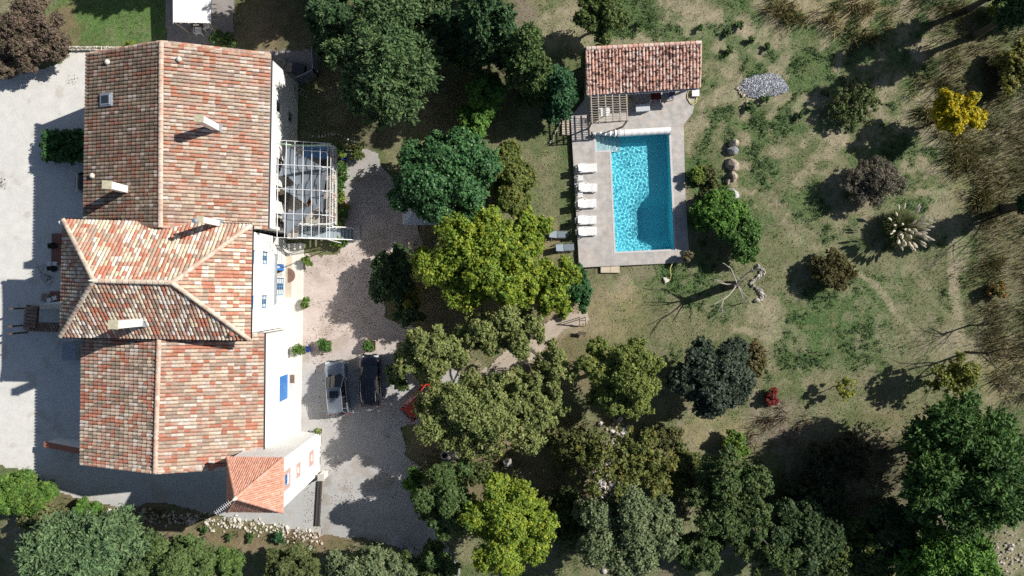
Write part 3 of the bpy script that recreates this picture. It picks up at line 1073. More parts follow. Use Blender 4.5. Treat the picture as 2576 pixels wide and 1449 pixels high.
for o in ((2.0, 3.0, 3.9, 5.2), (5.4, 6.4, 3.9, 5.2)):
    window(central, ptW, o, M['blue'], bars=1)
for o in niche:
    q = MB(); q.quad(ptE(o[0], o[2], .24), ptE(o[1], o[2], .24), ptE(o[1], o[3], .24), ptE(o[0], o[3], .24)); q.build('niche', M['deck'], central, world=True)
# open doorway with a blue leaf folded back, and a blue glazed pair beside it
o = dC[0]
q = MB(); q.quad(ptE(o[0], o[2], .9), ptE(o[1], o[2], .9), ptE(o[1], o[3], .9), ptE(o[0], o[3], .9)); q.build('doorway', M['deck'], central, world=True)
sm = (o[0] + o[1]) / 2
q = MB(); q.hexa([ptE(sm, o[2] + .02, .16), ptE(o[1] - .03, o[2] + .02, .16), ptE(o[1] - .03, o[2] + .02, .10), ptE(sm, o[2] + .02, .10)], [ptE(sm, o[3] - .03, .16), ptE(o[1] - .03, o[3] - .03, .16), ptE(o[1] - .03, o[3] - .03, .10), ptE(sm, o[3] - .03, .10)])
dl = q.build('door', M['bluebright'], central, world=True)
q = MB(); q.quad(ptE(sm + .2, 1.2, .097), ptE(o[1] - .2, 1.2, .097), ptE(o[1] - .2, 2.0, .097), ptE(sm + .2, 2.0, .097)); q.build('pane', M['lamp'], dl, world=True)
window(central, ptE, dC[1], M['blue'], depth=.12, leaves=2, bars=3, name='glazed_door', sill=False)
aw = MB(); s0 = plan_s(w_br, w_tr, P(702, 765, 2.75)); s1 = plan_s(w_br, w_tr, P(702, 640, 2.75))
aw.hexa([ptE(s0, 2.62, -.01), ptE(s0, 2.62, -.17), ptE(s1, 2.62, -.17), ptE(s1, 2.62, -.01)], [ptE(s0, 2.80, -.01), ptE(s0, 2.80, -.14), ptE(s1, 2.80, -.14), ptE(s1, 2.80, -.01)])
aw.build('awning_case', M['zinc'], central, world=True)
rm = MB()
roof_slope(rm, [c_tl, c_tr, c_r2, c_r1], PAL_MID, seed=13)
roof_slope(rm, [c_br, c_bl, c_r1, c_r2], [(c, w) for c, w in PAL_MID] + [((.30, .20, .16), 3)], seed=14)
roof_slope(rm, [c_tr, c_br, c_r2], PAL_MID, seed=15)
roof_slope(rm, [c_bl, c_tl, c_r1], PAL_MID, seed=16)
roof_c = rm.build('roof', M['tile'], central, vcol=True, world=True)
dk = MB(); deck(dk, [c_tl, c_tr, c_r2, c_r1]); deck(dk, [c_br, c_bl, c_r1, c_r2]); deck(dk, [c_tr, c_br, c_r2]); deck(dk, [c_bl, c_tl, c_r1])
dk.build('roof_deck', M['deck'], roof_c, world=True)
palR = [((.60, .48, .38), 3), ((.52, .38, .30), 1), ((.64, .56, .46), 1)]
rg = MB()
for k, (a, b) in enumerate(((c_r1, c_r2), (c_tl, c_r1), (c_bl, c_r1), (c_tr, c_r2), (c_br, c_r2))):
    ridge_row(rg, a, b, palR, 20 + k, r=.17, course=.42, lift=.12)
rg.build('ridge_tiles', M['tile'], roof_c, vcol=True, world=True)
fm = MB(); fm.lathe([(.08, -.05), (.10, .08), (.05, .16), (.09, .26), (.03, .42), (.0, .55)], 10, c_r1 + Vector((0, 0, .12)))
fm.build('finial', M['wall_cream'], roof_c, world=True, smooth=True)
for a, b, dx, dy in ((c_tl, c_tr, 0, .10), (c_br, c_bl, 0, -.10), (c_tr, c_br, .10, 0)):
    gutter(central, a + Vector((dx, dy, -.06)), b + Vector((dx, dy, -.06)), m='darkmetal')
chimney(central, 348, 811, 9.85, 12.9, .58, .52, rad(-2), 'white rendered chimney on the south slope')
ch4 = chimney(central, 545, 561, 8.95, 11.6, .40, .40, rad(-4), 'white flue with a round metal cowl at the north eave')
m = MB(); q = P(495, 556, 11.7); m.lathe([(.12, 0), (.12, .22), (.2, .24), (.2, .30), (.05, .36)], 12, q); m.build('cowl', M['zinc'], ch4, world=True)
q = P(582, 840, 9.2); m = MB(); m.lathe([(.2, -.2), (.19, .05), (.12, .12), (.02, .15)], 12, q); m.build('vent_cowl', M['brick'], central, world=True, smooth=True)
lm = MB(); q = c_tl + Vector((-.05, -.15, -.6)); lm.tube([q + Vector((.35, 0, 0)), q + Vector((-.15, 0, .1)), q + Vector((-.25, 0, .35))], .03, 6)
wl_ = lm.build('wall_lamp', M['white'], central, world=True)
lm = MB(); lm.lathe([(.02, -.15), (.12, -.1), (.15, 0), (.12, .1), (.02, .15)], 12, q + Vector((-.3, 0, .45))); lm.build('globe', M['plastic'], wl_, world=True, smooth=True)
downpipe(central, w_br[0] + .06, w_br[1] - .1, .1, HC - .3, m='white')

# ---- south house: lower gabled block
HS = 6.45
s_tl, s_tr, s_br, s_bl = P(208, 850, HS), P(663, 838, HS), P(660, 1172, HS), P(204, 1166, HS)
HSR = 8.55
s_r0, s_r1 = P(401, 838, HSR), P(391, 1189, HSR)
south = thing('gabled_house', 'south block of the white farmhouse with a wide blue door, under a gable roof', 'house', (s_tl + s_br) / 2 * Vector((1, 1, 0)))
w_tl, w_tr, w_br, w_bl = inset([s_tl, s_tr, s_br, s_bl], .16)
s0 = plan_s(w_br, w_tr, P(720, 1006, 1.0)); s1 = plan_s(w_br, w_tr, P(720, 943, 1.0))
opS = [(s0, s1, .12, 2.3)]
wm = MB(); zt = HS - .16
ptE = wall_run(wm, w_br, w_tr, -.3, zt, opS)
wall_run(wm, w_tr, w_tl, -.3, zt, [], gable=((Vector(w_tl) - Vector(w_tr)).length / 2, HSR - .2))
opW = [(2.5, 3.5, 3.4, 4.6), (6.6, 7.6, 3.4, 4.6)]
ptW = wall_run(wm, w_tl, w_bl, -.3, zt, opW)
wall_run(wm, w_bl, w_br, -.3, zt, [], gable=((Vector(w_bl) - Vector(w_br)).length / 2, HSR - .2))
wm.build('wall', M['wall'], south, world=True)
for o in opW: window(south, ptW, o, M['blue'])
o = opS[0]; q = MB()
nb = 14
for k in range(nb):
    a = o[0] + (o[1] - o[0]) * k / nb; b = o[0] + (o[1] - o[0]) * (k + 1) / nb - .012
    q.hexa([ptE(a, o[2], .12), ptE(a, o[2], .06), ptE(b, o[2], .06), ptE(b, o[2], .12)], [ptE(a, o[3], .12), ptE(a, o[3], .06), ptE(b, o[3], .06), ptE(b, o[3], .12)])
d_ = q.build('door', M['bluebright'], south, world=True); d_['label'] = 'wide bright blue plank door'
q = MB(); q.tube([ptE((o[0] + o[1]) / 2, 1.0, .03), ptE((o[0] + o[1]) / 2, 1.25, .03)], .02, 6); q.build('handle', M['chrome'], d_, world=True)
rm = MB()
roof_slope(rm, [s_bl, s_tl, s_r0, s_r1], PAL_SOUTH + [((.30, .24, .18), 2)], seed=23)
roof_slope(rm, [s_br, s_tr, s_r0, s_r1], PAL_SOUTH, seed=24)
for a, b in ((s_bl, s_r1), (s_br, s_r1)):
    ridge_row(rm, a + Vector((0, 0, .03)), b + Vector((0, 0, .03)), PAL_MID, 5, r=.13)
roof_s = rm.build('roof', M['tile'], south, vcol=True, world=True)
dk = MB(); deck(dk, [s_bl, s_tl, s_r0, s_r1]); deck(dk, [s_br, s_tr, s_r0, s_r1]); dk.build('roof_deck', M['deck'], roof_s, world=True)
rg = MB(); ridge_row(rg, s_r1, s_r0, [((.58, .40, .31), 2), ((.62, .50, .42), 1)], 9, r=.19, course=.4, lift=.10)
rg.build('ridge_tiles', M['tile'], roof_s, vcol=True, world=True)
gutter(south, s_br + Vector((.09, 0, -.05)), s_tr + Vector((.09, 0, -.05)), m='darkmetal')
fl = MB(); fl.add([P(608, 1148, HS + .75), P(640, 1131, HS + .30), P(662, 1128, HS + .12), P(662, 1146, HS + .14), P(612, 1152, HS + .72)], [(0, 1, 2, 3, 4)]); fl.build('valley_flashing', M['zinc'], roof_s, world=True)

# ---- stair tower with a pointed roof
HT = 9.45
t_tl, t_tr, t_br, t_bl = P(572, 1151, HT), P(712, 1153, HT), P(711, 1288, HT), P(572, 1286, HT)
t_ap = P(593, 1253, 12.5)
tower = thing('square_tower', 'slim white corner tower with a pointed salmon tile roof and brick framed windows', 'tower', (t_tl + t_br) / 2 * Vector((1, 1, 0)))
w_tl, w_tr, w_br, w_bl = inset([t_tl, t_tr, t_br, t_bl], .12)
opT = []
for (u, v, h, w, hh) in ((716, 1206, 8.2, .82, .95), (749, 1183, 5.6, .5, .5), (784, 1153, 2.2, .6, .75)):
    s = plan_s(w_br, w_tr, P(u, v, h)); opT.append((s - w / 2, s + w / 2, h - hh / 2, h + hh / 2))
wm = MB(); zt = HT - .14
ptE = wall_run(wm, w_br, w_tr, -.3, zt, opT)
for a, b in ((w_tr, w_tl), (w_tl, w_bl), (w_bl, w_br)): wall_run(wm, a, b, -.3, zt)
wm.build('wall', M['wall'], tower, world=True)
for k, o in enumerate(opT):
    wd = window(tower, ptE, o, M['bluebright'] if k == 0 else M['pinkbrick'], depth=.12, leaves=2 if k == 0 else 1, bars=0, sill=False, shut=True, label='blue window set in a brick surround' if k == 0 else None)
    fb = MB()
    for (a, b, c, e) in ((o[0] - .3, o[0], o[2] - .25, o[3] + .2), (o[1], o[1] + .3, o[2] - .25, o[3] + .2), (o[0], o[1], o[2] - .25, o[2]), (o[0], o[1], o[3], o[3] + .2)):
        fb.hexa([ptE(a, c, .0), ptE(a, c, -.025), ptE(b, c, -.025), ptE(b, c, .0)], [ptE(a, e, .0), ptE(a, e, -.025), ptE(b, e, -.025), ptE(b, e, .0)])
    fb.build('frame', M['pinkbrick'], wd, world=True)
rm = MB()
kw = dict(spacing=.155, course=.36, hgt=.045, patch=.2, overlap=.04)
for k, (a, b) in enumerate(((t_tl, t_tr), (t_tr, t_br), (t_br, t_bl), (t_bl, t_tl))):
    roof_slope(rm, [a, b, t_ap], PAL_TOWER, seed=31 + k, **kw)
roof_t = rm.build('roof', M['tile'], tower, vcol=True, world=True)
dk = MB()
for a, b in ((t_tl, t_tr), (t_tr, t_br), (t_br, t_bl), (t_bl, t_tl)): deck(dk, [a, b, t_ap], .08)
dk.build('roof_deck', M['deck'], roof_t, world=True)
rg = MB()
for k, a in enumerate((t_tl, t_tr, t_br, t_bl)): ridge_row(rg, a, t_ap, [((.60, .28, .20), 2), ((.58, .34, .27), 1)], 40 + k, r=.125, course=.36, lift=.09)
rg.build('ridge_tiles', M['tile'], roof_t, vcol=True, world=True)
an = MB(); an.tube([t_ap + Vector((0, 0, -.1)), t_ap + Vector((0, 0, .9))], .022, 6)
tip = t_ap + Vector((0, 0, .9)); d_ = Vector((-.80, -.6, 0)); sd = Vector((.6, -.8, 0))
an.tube([tip - d_ * .2, tip + d_ * 1.25], .016, 5)
for k in range(9):
    c = tip + d_ * (.05 + .14 * k); an.tube([c - sd * .16, c + sd * .16], .009, 4)
an.build('antenna', M['white'], tower, world=True)
m = MB(); m.lathe([(.14, -.05), (.16, .1), (.08, .22), (.1, .3), (.02, .42)], 10, t_ap + Vector((0, 0, .05))); m.build('finial', M['wall_cream'], tower, world=True, smooth=True)

# ---- low wing walls and porch on the west side
q0, q1 = P(107, 1124, 2.0), P(240, 1136, 2.0)
ws = thing('buttress_wall', 'low sloping white wall with terracotta coping sticking out from the south house', 'wall', (q0 + q1) / 2 * Vector((1, 1, 0)))
m = MB(); dv = (q1 - q0).normalized(); pv = Vector((-dv.y, dv.x, 0))
m.hexa([Vector((q0.x, q0.y, -.2)), Vector((q1.x, q1.y, -.2)), Vector((q1.x, q1.y, -.2)) + pv * .3, Vector((q0.x, q0.y, -.2)) + pv * .3], [Vector((q0.x, q0.y, 1.7)), Vector((q1.x, q1.y, 3.0)), Vector((q1.x, q1.y, 3.0)) + pv * .3, Vector((q0.x, q0.y, 1.7)) + pv * .3])
m.build('wall', M['wall'], ws, world=True)
m = MB(); up = Vector((0, 0, 1)); A = Vector((q0.x, q0.y, 1.71)) - dv * .08 - pv * .08; B = Vector((q1.x, q1.y, 3.01)) - pv * .08
m.hexa([A, B, B + pv * .46, A + pv * .46], [A + up * .07, B + up * .07, B + pv * .46 + up * .07, A + pv * .46 + up * .07]); m.build('coping', M['brick'], ws, world=True)

po = thing('tiled_porch', 'small dark tiled porch with a white side wall against the west front', 'porch', P(115, 800) * Vector((1, 1, 0)))
m = MB(); a, b = P(97, 764, 2.3), P(165, 757, 2.3)
m.hexa([P(97, 772, 0), P(185, 768, 0), P(185, 774, 0), P(97, 778, 0)], [P(97, 764, 2.3), P(165, 757, 3.2), P(165, 762, 3.2), P(97, 769, 2.3)]); m.build('wall', M['wall'], po, world=True)
m = MB(); PD = [((.20, .13, .10), 2), ((.26, .19, .15), 1)]
roof_slope(m, [P(66, 770, 2.2), P(62, 826, 2.2), P(90, 826, 2.75), P(100, 770, 2.75)], PD, seed=51)
roof_slope(m, [P(62, 830, 2.2), P(172, 834, 2.2), P(172, 812, 2.75), P(80, 812, 2.75)], PD, seed=52)
m.build('roof', M['tile'], po, vcol=True, world=True)
m = MB()
for p, h in ((P(72, 775, 0), 2.2), (P(68, 818, 0), 2.2), (P(68, 836, 0), 2.15)):
    q = MB(); q.beam(Vector((p.x, p.y, 0)), Vector((p.x, p.y, h)), .14); q.build('post', M['darkwood'], po, world=True)
m.beam(P(97, 772, 2.6), P(92, 822, 2.6), .12); m.beam(P(70, 822, 2.15), P(165, 826, 2.5), .12)
m.build('beam', M['darkwood'], po, world=True)
pf = MB(); pf.prism([P(133, 588), P(185, 588), P(185, 668), P(132, 668)], 0, .16); tag(pf.build('tiled_step', M['redfloor']), kind='structure')
pf = MB(); pf.prism([P(128, 733), P(185, 733), P(185, 764), P(128, 764)], 0, .16); tag(pf.build('tiled_step', M['redfloor']), kind='structure')
#@@TERRACE
# ------------------------------------------------------------------ raised terrace with pergola
ZF = 2.72


def xy(p):
    return Vector((p[0], p[1], 0))


ex0 = xy(P(738, 366, 0)); ta = P(846, 372, ZF); tb_ = P(841, 601, ZF); tw0 = P(712, 366, ZF); tw1 = P(708, 601, ZF)
ter = thing('raised_terrace', 'raised first floor terrace with plank floor and white railings, reached by an outside stair', 'terrace', xy((ta + tb_) / 2))
m = MB()
st_t = P(752, 566, ZF); st_b = P(752, 601, ZF); st_e = P(842, 566, ZF)
nx = 22
# floor in boards running east-west, leaving the stairwell open
y_top, y_bot = ta.y, tb_.y
nb = 46
for k in range(nb):
    y1 = y_top + (y_bot - y_top) * k / nb; y0 = y_top + (y_bot - y_top) * (k + 1) / nb + .012
    xr = ta.x + (tb_.x - ta.x) * k / nb
    if y0 < st_t.y: xr = st_t.x
    m.box(-18.2, xr, y0, y1, ZF - .05, ZF)
m.build('floor', M['deckwood'], ter, world=True)
m = MB()
m.prism([(-18.2, y_top), (ta.x, y_top), (ta.x, st_t.y), (st_t.x, st_t.y), (tb_.x - 3.05, y_bot), (-18.2, y_bot)], ZF - .30, ZF - .055)
m.build('slab', M['concrete'], ter, world=True)
for yy in (y_top - .25, (y_top + st_t.y) / 2, st_t.y + .2):
    m = MB(); m.beam((ta.x - .9, yy, -.1), (ta.x - .9, yy, ZF - .3), .28); m.build('pier', M['wall'], ter, world=True)
RAILS = []


def railing(root, a, b, h=1.0, gap=.125, name='railing', panel=False):
    a = Vector(a); b = Vector(b); d = b - a; Ln = d.length; d.normalize()
    g = MB()
    up = Vector((0, 0, h))
    g.beam(a + up, b + up, .07, .05); g.beam(a + Vector((0, 0, .10)), b + Vector((0, 0, .10)), .045, .04)
    n = max(2, int(Ln / gap))
    for k in range(n + 1):
        p = a + d * (Ln * k / n)
        w = .05 if k % 12 == 0 or k == n else .022
        g.beam(p, p + up, w)
    return g.build(name, M['white'], root, world=True)


railing(ter, (ta.x, y_top, ZF), (ta.x - .05, st_t.y, ZF)); railing(ter, (-18.0, y_top - .05, ZF), (ta.x, y_top - .05, ZF))
railing(ter, (ta.x - .05, st_t.y, ZF), (st_t.x, st_t.y, ZF)); railing(ter, (-17.9, y_bot + .05, ZF), (st_t.x + .4, y_bot + .05, ZF))
# flower boxes hung on the railing
for v in (395, 452, 500, 535):
    p = P(840, v, ZF + .8); q = MB(); q.bbox(p.x - .1, p.x + .1, p.y - .4, p.y + .4, ZF + .62, ZF + .82)
    bx = q.build('flower_box', M['wall_cream'], ter, world=True)
    n = 130; c = R.normal(0, 1, (n, 3)) * np.array([.11, .30, .10]) + np.array([p.x, p.y, ZF + .95])
    t = unit(R.normal(0, 1, (n, 3))); b2 = unit(np.cross(t, R.normal(0, 1, (n, 3)))); L_ = .045
    vs = np.stack([c - t * L_, c + b2 * L_ * .7, c + t * L_, c - b2 * L_ * .7], 1).reshape(-1, 3)
    cc = np.where((R.random(n) < .45)[:, None], np.array([[.42, .03, .06]]), np.array([[.07, .14, .04]]))
    np_mesh('flowers', vs, 4, M['leaf'], bx, cc)['kind'] = 'stuff'

stair = thing('outside_stair', 'straight outside stair with blue grey treads and white handrails going down from the terrace', 'stair', xy(P(820, 585, 1)))
sy0, sy1 = y_bot + .06, st_t.y - .06; sx0 = st_t.x; sx1 = P(893, 585, 0).x
m = MB(); nt_ = 15
for k in range(nt_):
    x0 = sx0 + (sx1 - sx0) * k / nt_; x1 = sx0 + (sx1 - sx0) * (k + 1) / nt_ - .012
    z = ZF * (1 - (k + 1) / (nt_ + .3))
    m.box(x0 - .03, x1, sy0, sy1, z - .045, z)
m.build('treads', M['greyfloor'], stair, world=True)
m = MB()
for y in (sy0 + .03, sy1 - .03): m.beam((sx0, y, ZF - .2), (sx1, y, -.02), .05, .24)
m.build('stringers', M['white'], stair, world=True)
for y in (sy0, sy1):
    g = MB(); g.beam((sx0 - .4, y, ZF + 1.0), (sx0, y, ZF + 1.0), .06, .05); g.beam((sx0, y, ZF + 1.0), (sx1 - .05, y, 1.0), .06, .05)
    for k in range(19):
        x = sx0 + (sx1 - .05 - sx0) * k / 18; z = ZF * (1 - k / 18)
        g.beam((x, y, z - .1), (x, y, z + 1.0), .05 if k % 6 == 0 else .02)
    g.build('handrail', M['white'], stair, world=True)
lp = MB(); lp.prism([P(888, 566), P(907, 566), P(907, 608), P(888, 608)], 0, .10); tag(lp.build('stair_landing', M['concrete']), kind='structure')
# arcaded wall carrying the stair side: a low white parapet wall running out on to the apron
pw = MB()
wa, wb_ = xy(P(703, 612)), xy(P(734, 642))
pw.hexa([Vector((wa.x, wa.y, -.1)), Vector((wb_.x, wb_.y, -.1)), Vector((wb_.x + .1, wb_.y + .14, -.1)), Vector((wa.x + .1, wa.y + .14, -.1))],
        [Vector((wa.x, wa.y, 2.2)), Vector((wb_.x, wb_.y, .35)), Vector((wb_.x + .1, wb_.y + .14, .35)), Vector((wa.x + .1, wa.y + .14, 2.2))])
tag(pw.build('sloping_parapet', M['wall']), 'short white sloping wall between the terrace stair and the pavement', 'wall')

ZP = 5.05
per = thing('metal_pergola', 'open white metal pergola frame over the raised terrace', 'pergola', xy(P(765, 480, ZP)))
us_t = [700, 720.5, 742, 763, 784.5, 806, 824.5, 833]; us_b = [697, 716, 738, 760, 783, 802, 821, 829]
for ut, ub in zip(us_t, us_b):
    g = MB(); g.beam(P(ut, 353 + (ut - 700) * .06, ZP), P(ub, 598 + (ub - 700) * .03, ZP), .038, .05); g.build('long_bar', M['white'], per, world=True)
for vl, vr in ((352, 361), (413, 420), (474, 480), (536, 541), (597, 602)):
    g = MB(); g.beam(P(690, vl, ZP + .055), P(834, vr, ZP + .055), .036, .045); g.build('cross_bar', M['white'], per, world=True)
    pe = P(834, vr, ZP)
    if vl < 560:
        g = MB(); g.beam((ta.x - .02, pe.y, ZF), (ta.x - .02, pe.y, ZP), .06); g.beam((ta.x - .02, pe.y, ZP - .5), (ta.x - .6, pe.y, ZP), .04)
    else:
        g = MB(); g.beam((ta.x - .1, pe.y, 0), (ta.x - .1, pe.y, ZP), .06)
    g.build('post', M['white'], per, world=True)
g = MB(); pts = [P(700 + 125 * t, 361.5 + 2 * t + 3 * math.sin(t * 3.1), ZP - .25 - .35 * math.sin(t * math.pi)) for t in np.linspace(0, 1, 14)]
g.tube(pts, .05, 6); tag(g.build('rolled_blind', M['green']), 'pale green rolled cloth hanging along the north side of the pergola', 'blind')


def shade_sail(label, tri, h, sag=.35, cur=.12):
    tri = [P4(x, y, hh) for (x, y), hh in zip(tri, h)]
    c = (tri[0] + tri[1] + tri[2]) / 3
    g = MB(); n = 13

    def f(i, j):
        a = (1 - i) * (1 - j); b = i * (1 - j); d = j
        p = tri[0] * a + tri[1] * b + tri[2] * d
        e = 4 * (a * b + b * d + a * d)
        edge = min(a, b, d)
        k = cur * max(0, 1 - edge * 6) * e * .9
        return tuple(p + (c - p) * k - Vector((0, 0, sag * 27 * a * b * d * .5)))
    g.grid(n, n, f)
    o = tag(g.build('shade_sail', M['sail'], None, smooth=True), label, 'shade sail', 'grey shade sails under the pergola')
    return o


shade_sail('grey triangular shade sail reaching the north end of the pergola', [(1119, 566), (1276, 658), (1085, 690)], (4.7, 4.6, 4.9))
shade_sail('large grey triangular shade sail across the middle of the pergola', [(1278, 656), (1086, 650), (1262, 835)], (4.3, 4.4, 4.2), cur=.06)
shade_sail('grey triangular shade sail pointing at the house wall under the pergola', [(1092, 736), (1255, 690), (1196, 800)], (4.75, 4.7, 4.5))
shade_sail('grey triangular shade sail at the south end of the pergola', [(1094, 833), (1262, 790), (1118, 922)], (4.5, 4.5, 4.4))


def swing(label, u, v, z):
    p = P(u, v, z); t = thing('garden_swing', label, 'garden swing', p, rad(-4))
    g = MB(); g.bbox(-1.0, 1.0, -.32, .30, .40, .52, .05); g.build('seat', M['stripe_blue'], t)
    g = MB(); g.hexa([(-1, .30, .5), (1, .30, .5), (1, .40, .5), (-1, .40, .5)], [(-1, .46, 1.0), (1, .46, 1.0), (1, .56, 1.0), (-1, .56, 1.0)]); g.build('backrest', M['stripe_blue'], t)
    for s in (-1, 1):
        g = MB(); g.tube([(s * 1.12, -.55, 0), (s * 1.12, .05, 1.6), (s * 1.12, .7, 0)], .03, 6); g.build('frame', M['white'], t)
    g = MB(); g.tube([(-1.12, .05, 1.6), (1.12, .05, 1.6)], .03, 6); g.build('top_bar', M['white'], t)
    return t


swing('blue and white striped garden swing seat in the north corner of the terrace', 799, 391, ZF)


def chair_proto(name, label, cat, m, w=.52, back=.85, arms=True, slats=False):
    t = thing(name, label, cat)
    g = MB(); g.bbox(-w / 2, w / 2, -w / 2, w / 2, .41, .45, .015); g.build('seat', m, t)
    g = MB(); g.hexa([(-w / 2, w / 2 - .03, .45), (w / 2, w / 2 - .03, .45), (w / 2, w / 2 + .01, .45), (-w / 2, w / 2 + .01, .45)],
                     [(-w / 2 + .03, w / 2 + .12, back), (w / 2 - .03, w / 2 + .12, back), (w / 2 - .03, w / 2 + .15, back), (-w / 2 + .03, w / 2 + .15, back)]); g.build('backrest', m, t)
    for sx in (-1, 1):
        for sy in (-1, 1):
            g = MB(); g.beam((sx * (w / 2 + .03), sy * (w / 2 + .02), 0), (sx * (w / 2 - .03), sy * (w / 2 - .04), .41), .05); g.build('leg', m, t)
        if arms:
            g = MB(); g.beam((sx * (w / 2 + .01), -w / 2 + .04, .66), (sx * (w / 2 + .01), w / 2 + .05, .66), .055, .03); g.beam((sx * (w / 2 + .01), -w / 2 + .06, .42), (sx * (w / 2 + .01), -w / 2 + .05, .66), .05); g.build('armrest', m, t)
    return t


bc = chair_proto('garden_chair', 'black garden chair beside the terrace railing, in front of the swing', 'chair', M['darkmetal'])
bc['group'] = 'black garden chairs on the terrace'; bc.location = P4(1267, 645, ZF); bc.rotation_euler.z = rad(-90)
dup(bc, P4(1271, 734, ZF), rad(-85), 'black garden chair by the middle of the terrace railing')
dup(bc, P4(1262, 826, ZF), rad(-95), 'black garden chair at the south end of the railing near the stair')
dup(bc, P4(1112, 668, ZF), rad(80), 'black garden chair against the house wall under the sails')
tt = thing('dining_table', 'dark slatted table by the house doors under the pergola', 'table', P4(1103, 765, ZF))
g = MB()
for k in range(9): g.box(-.45, .45, -.75 + k * .167, -.75 + k * .167 + .15, .71, .74)
g.build('table_top', M['darkwood'], tt)
for sx in (-1, 1):
    for sy in (-1, 1):
        g = MB(); g.beam((sx * .38, sy * .66, 0), (sx * .38, sy * .66, .71), .06); g.build('leg', M['darkwood'], tt)
pt_ = thing('potted_palm', 'rust coloured dry plant in a pot on the terrace floor between the sails', 'potted plant', P4(1209, 786, ZF))
g = MB(); g.lathe([(.14, 0), (.2, .35), (.22, .36)], 12); g.build('pot', M['terracotta'], pt_)
n = 90; a = R.random(n) * 6.28; e = R.random(n) * .9
d_ = np.stack([np.cos(a) * np.cos(e), np.sin(a) * np.cos(e), np.sin(e)], 1); c = d_ * .32 + np.array([0, 0, .45]); s_ = unit(np.cross(d_, R.normal(0, 1, (n, 3)))) * .035
np_mesh('foliage', np.stack([c - d_ * .3, c + s_, c + d_ * .3, c - s_], 1).reshape(-1, 3) + np.array(pt_.location), 4, M['leaf'], pt_, np.tile([.24, .09, .04], (n, 1)))

# ------------------------------------------------------------------ pool house
pr_bl, pr_br = P(1477, 238, 2.5), P(1760, 220, 2.5); pr_tl, pr_tr = P(1475, 123, 3.3), P(1763, 108, 3.3)
ph = thing('pool_house', 'small pool house with a sloping pink and brown mottled tile roof above the terrace', 'pool house', xy((pr_bl + pr_tr) / 2))
rm = MB()
roof_slope(rm, [pr_bl, pr_br, pr_tr, pr_tl], PAL_POOL, spacing=.275, course=.40, hgt=.10, seed=61, patch=.1)
roof_p = rm.build('roof', M['tile'], ph, vcol=True, world=True)
nt = bpy.data.materials.new('mottled_clay_tile'); nt.use_nodes = True
N = nt.node_tree.nodes; L = nt.node_tree.links; b = N['Principled BSDF']; b.inputs['Roughness'].default_value = .8
a_ = N.new('ShaderNodeAttribute'); a_.attribute_name = 'col'; tc = N.new('ShaderNodeTexCoord'); nz = N.new('ShaderNodeTexNoise'); nz.inputs['Scale'].default_value = 3.6; nz.inputs['Detail'].default_value = 2
L.new(tc.outputs['Object'], nz.inputs['Vector']); mr = N.new('ShaderNodeMapRange'); mr.inputs[1].default_value = .50; mr.inputs[2].default_value = .58; L.new(nz.outputs['Fac'], mr.inputs[0])
mx = N.new('ShaderNodeMix'); mx.data_type = 'RGBA'; mx.inputs['B'].default_value = (.10, .05, .04, 1); L.new(mr.outputs[0], mx.inputs['Factor']); L.new(a_.outputs['Color'], mx.inputs['A']); L.new(mx.outputs['Result'], b.inputs['Base Color'])
roof_p.data.materials[0] = nt
dk = MB(); deck(dk, [pr_bl, pr_br, pr_tr, pr_tl], .14); dk.build('roof_deck', M['deck'], roof_p, world=True)
rg = MB(); ridge_row(rg, pr_tl + Vector((0, .02, 0)), pr_tr + Vector((0, .02, 0)), PAL_POOL, 62, r=.17, course=.42, lift=.10)
for a, b in ((pr_bl, pr_tl), (pr_br, pr_tr)): ridge_row(rg, a + Vector((0, 0, .02)), b + Vector((0, 0, .02)), [((.58, .42, .34), 1)], 63, r=.10, course=.42, lift=.06)
rg.build('ridge_tiles', M['tile'], roof_p, vcol=True, world=True)
i_bl, i_br, i_tr, i_tl = inset([pr_bl, pr_br, pr_tr, pr_tl], .25)
ds_ = (Vector(i_tl) - Vector(i_bl)).normalized(); f_l = Vector(i_bl) + ds_ * .25; f_r = Vector(i_br) + ds_ * .25
porch = Vector(i_bl) + (Vector(i_br) - Vector(i_bl)) * .72
f_m = f_l + (f_r - f_l) * .70; b_m = f_m + ds_ * 1.6; b_r = f_r + ds_ * 1.6
wm = MB()
wall_run(wm, f_l, f_m, -.2, 2.33, [(3.2, 4.1, .3, 2.2), (4.8, 5.8, 1.2, 2.1)]); ptw = None
wall_run(wm, f_m, b_m, -.2, 2.38); wall_run(wm, b_m, b_r, -.2, 2.38)
wall_run(wm, b_r, Vector(i_tr), -.2, 2.5)
wall_run(wm, Vector(i_tr), Vector(i_tl), -.2, 3.05); wall_run(wm, Vector(i_tl), f_l, -.2, 2.33)
# raking tops of the side walls
for A, B in ((Vector(i_tl), f_l), (Vector(i_tr), b_r)):
    wm.add([(A.x, A.y, 2.33), (B.x, B.y, 2.33), (A.x, A.y, 3.05)], [(0, 1, 2), (2, 1, 0)])
wm.build('wall', M['wall_cream'], ph, world=True)
q = MB(); p = f_r - Vector((.1, 0)); q.beam((p.x, p.y, 0), (p.x, p.y, 2.3), .16); q.build('post', M['wall_cream'], ph, world=True)
dd = (f_m - f_l).normalized()
fp = lambda s, z, k=0.0: Vector((f_l.x + dd.x * s - dd.y * k, f_l.y + dd.y * s + dd.x * k, z))
window(ph, fp, (3.2, 4.1, .3, 2.2), M['zinc'], leaves=1, bars=2, name='door', sill=False)
window(ph, fp, (4.8, 5.8, 1.2, 2.1), M['zinc'], leaves=2, bars=0)
gutter(ph, pr_bl + Vector((0, -.10, -.03)), pr_br + Vector((0, -.10, -.03)), .09)
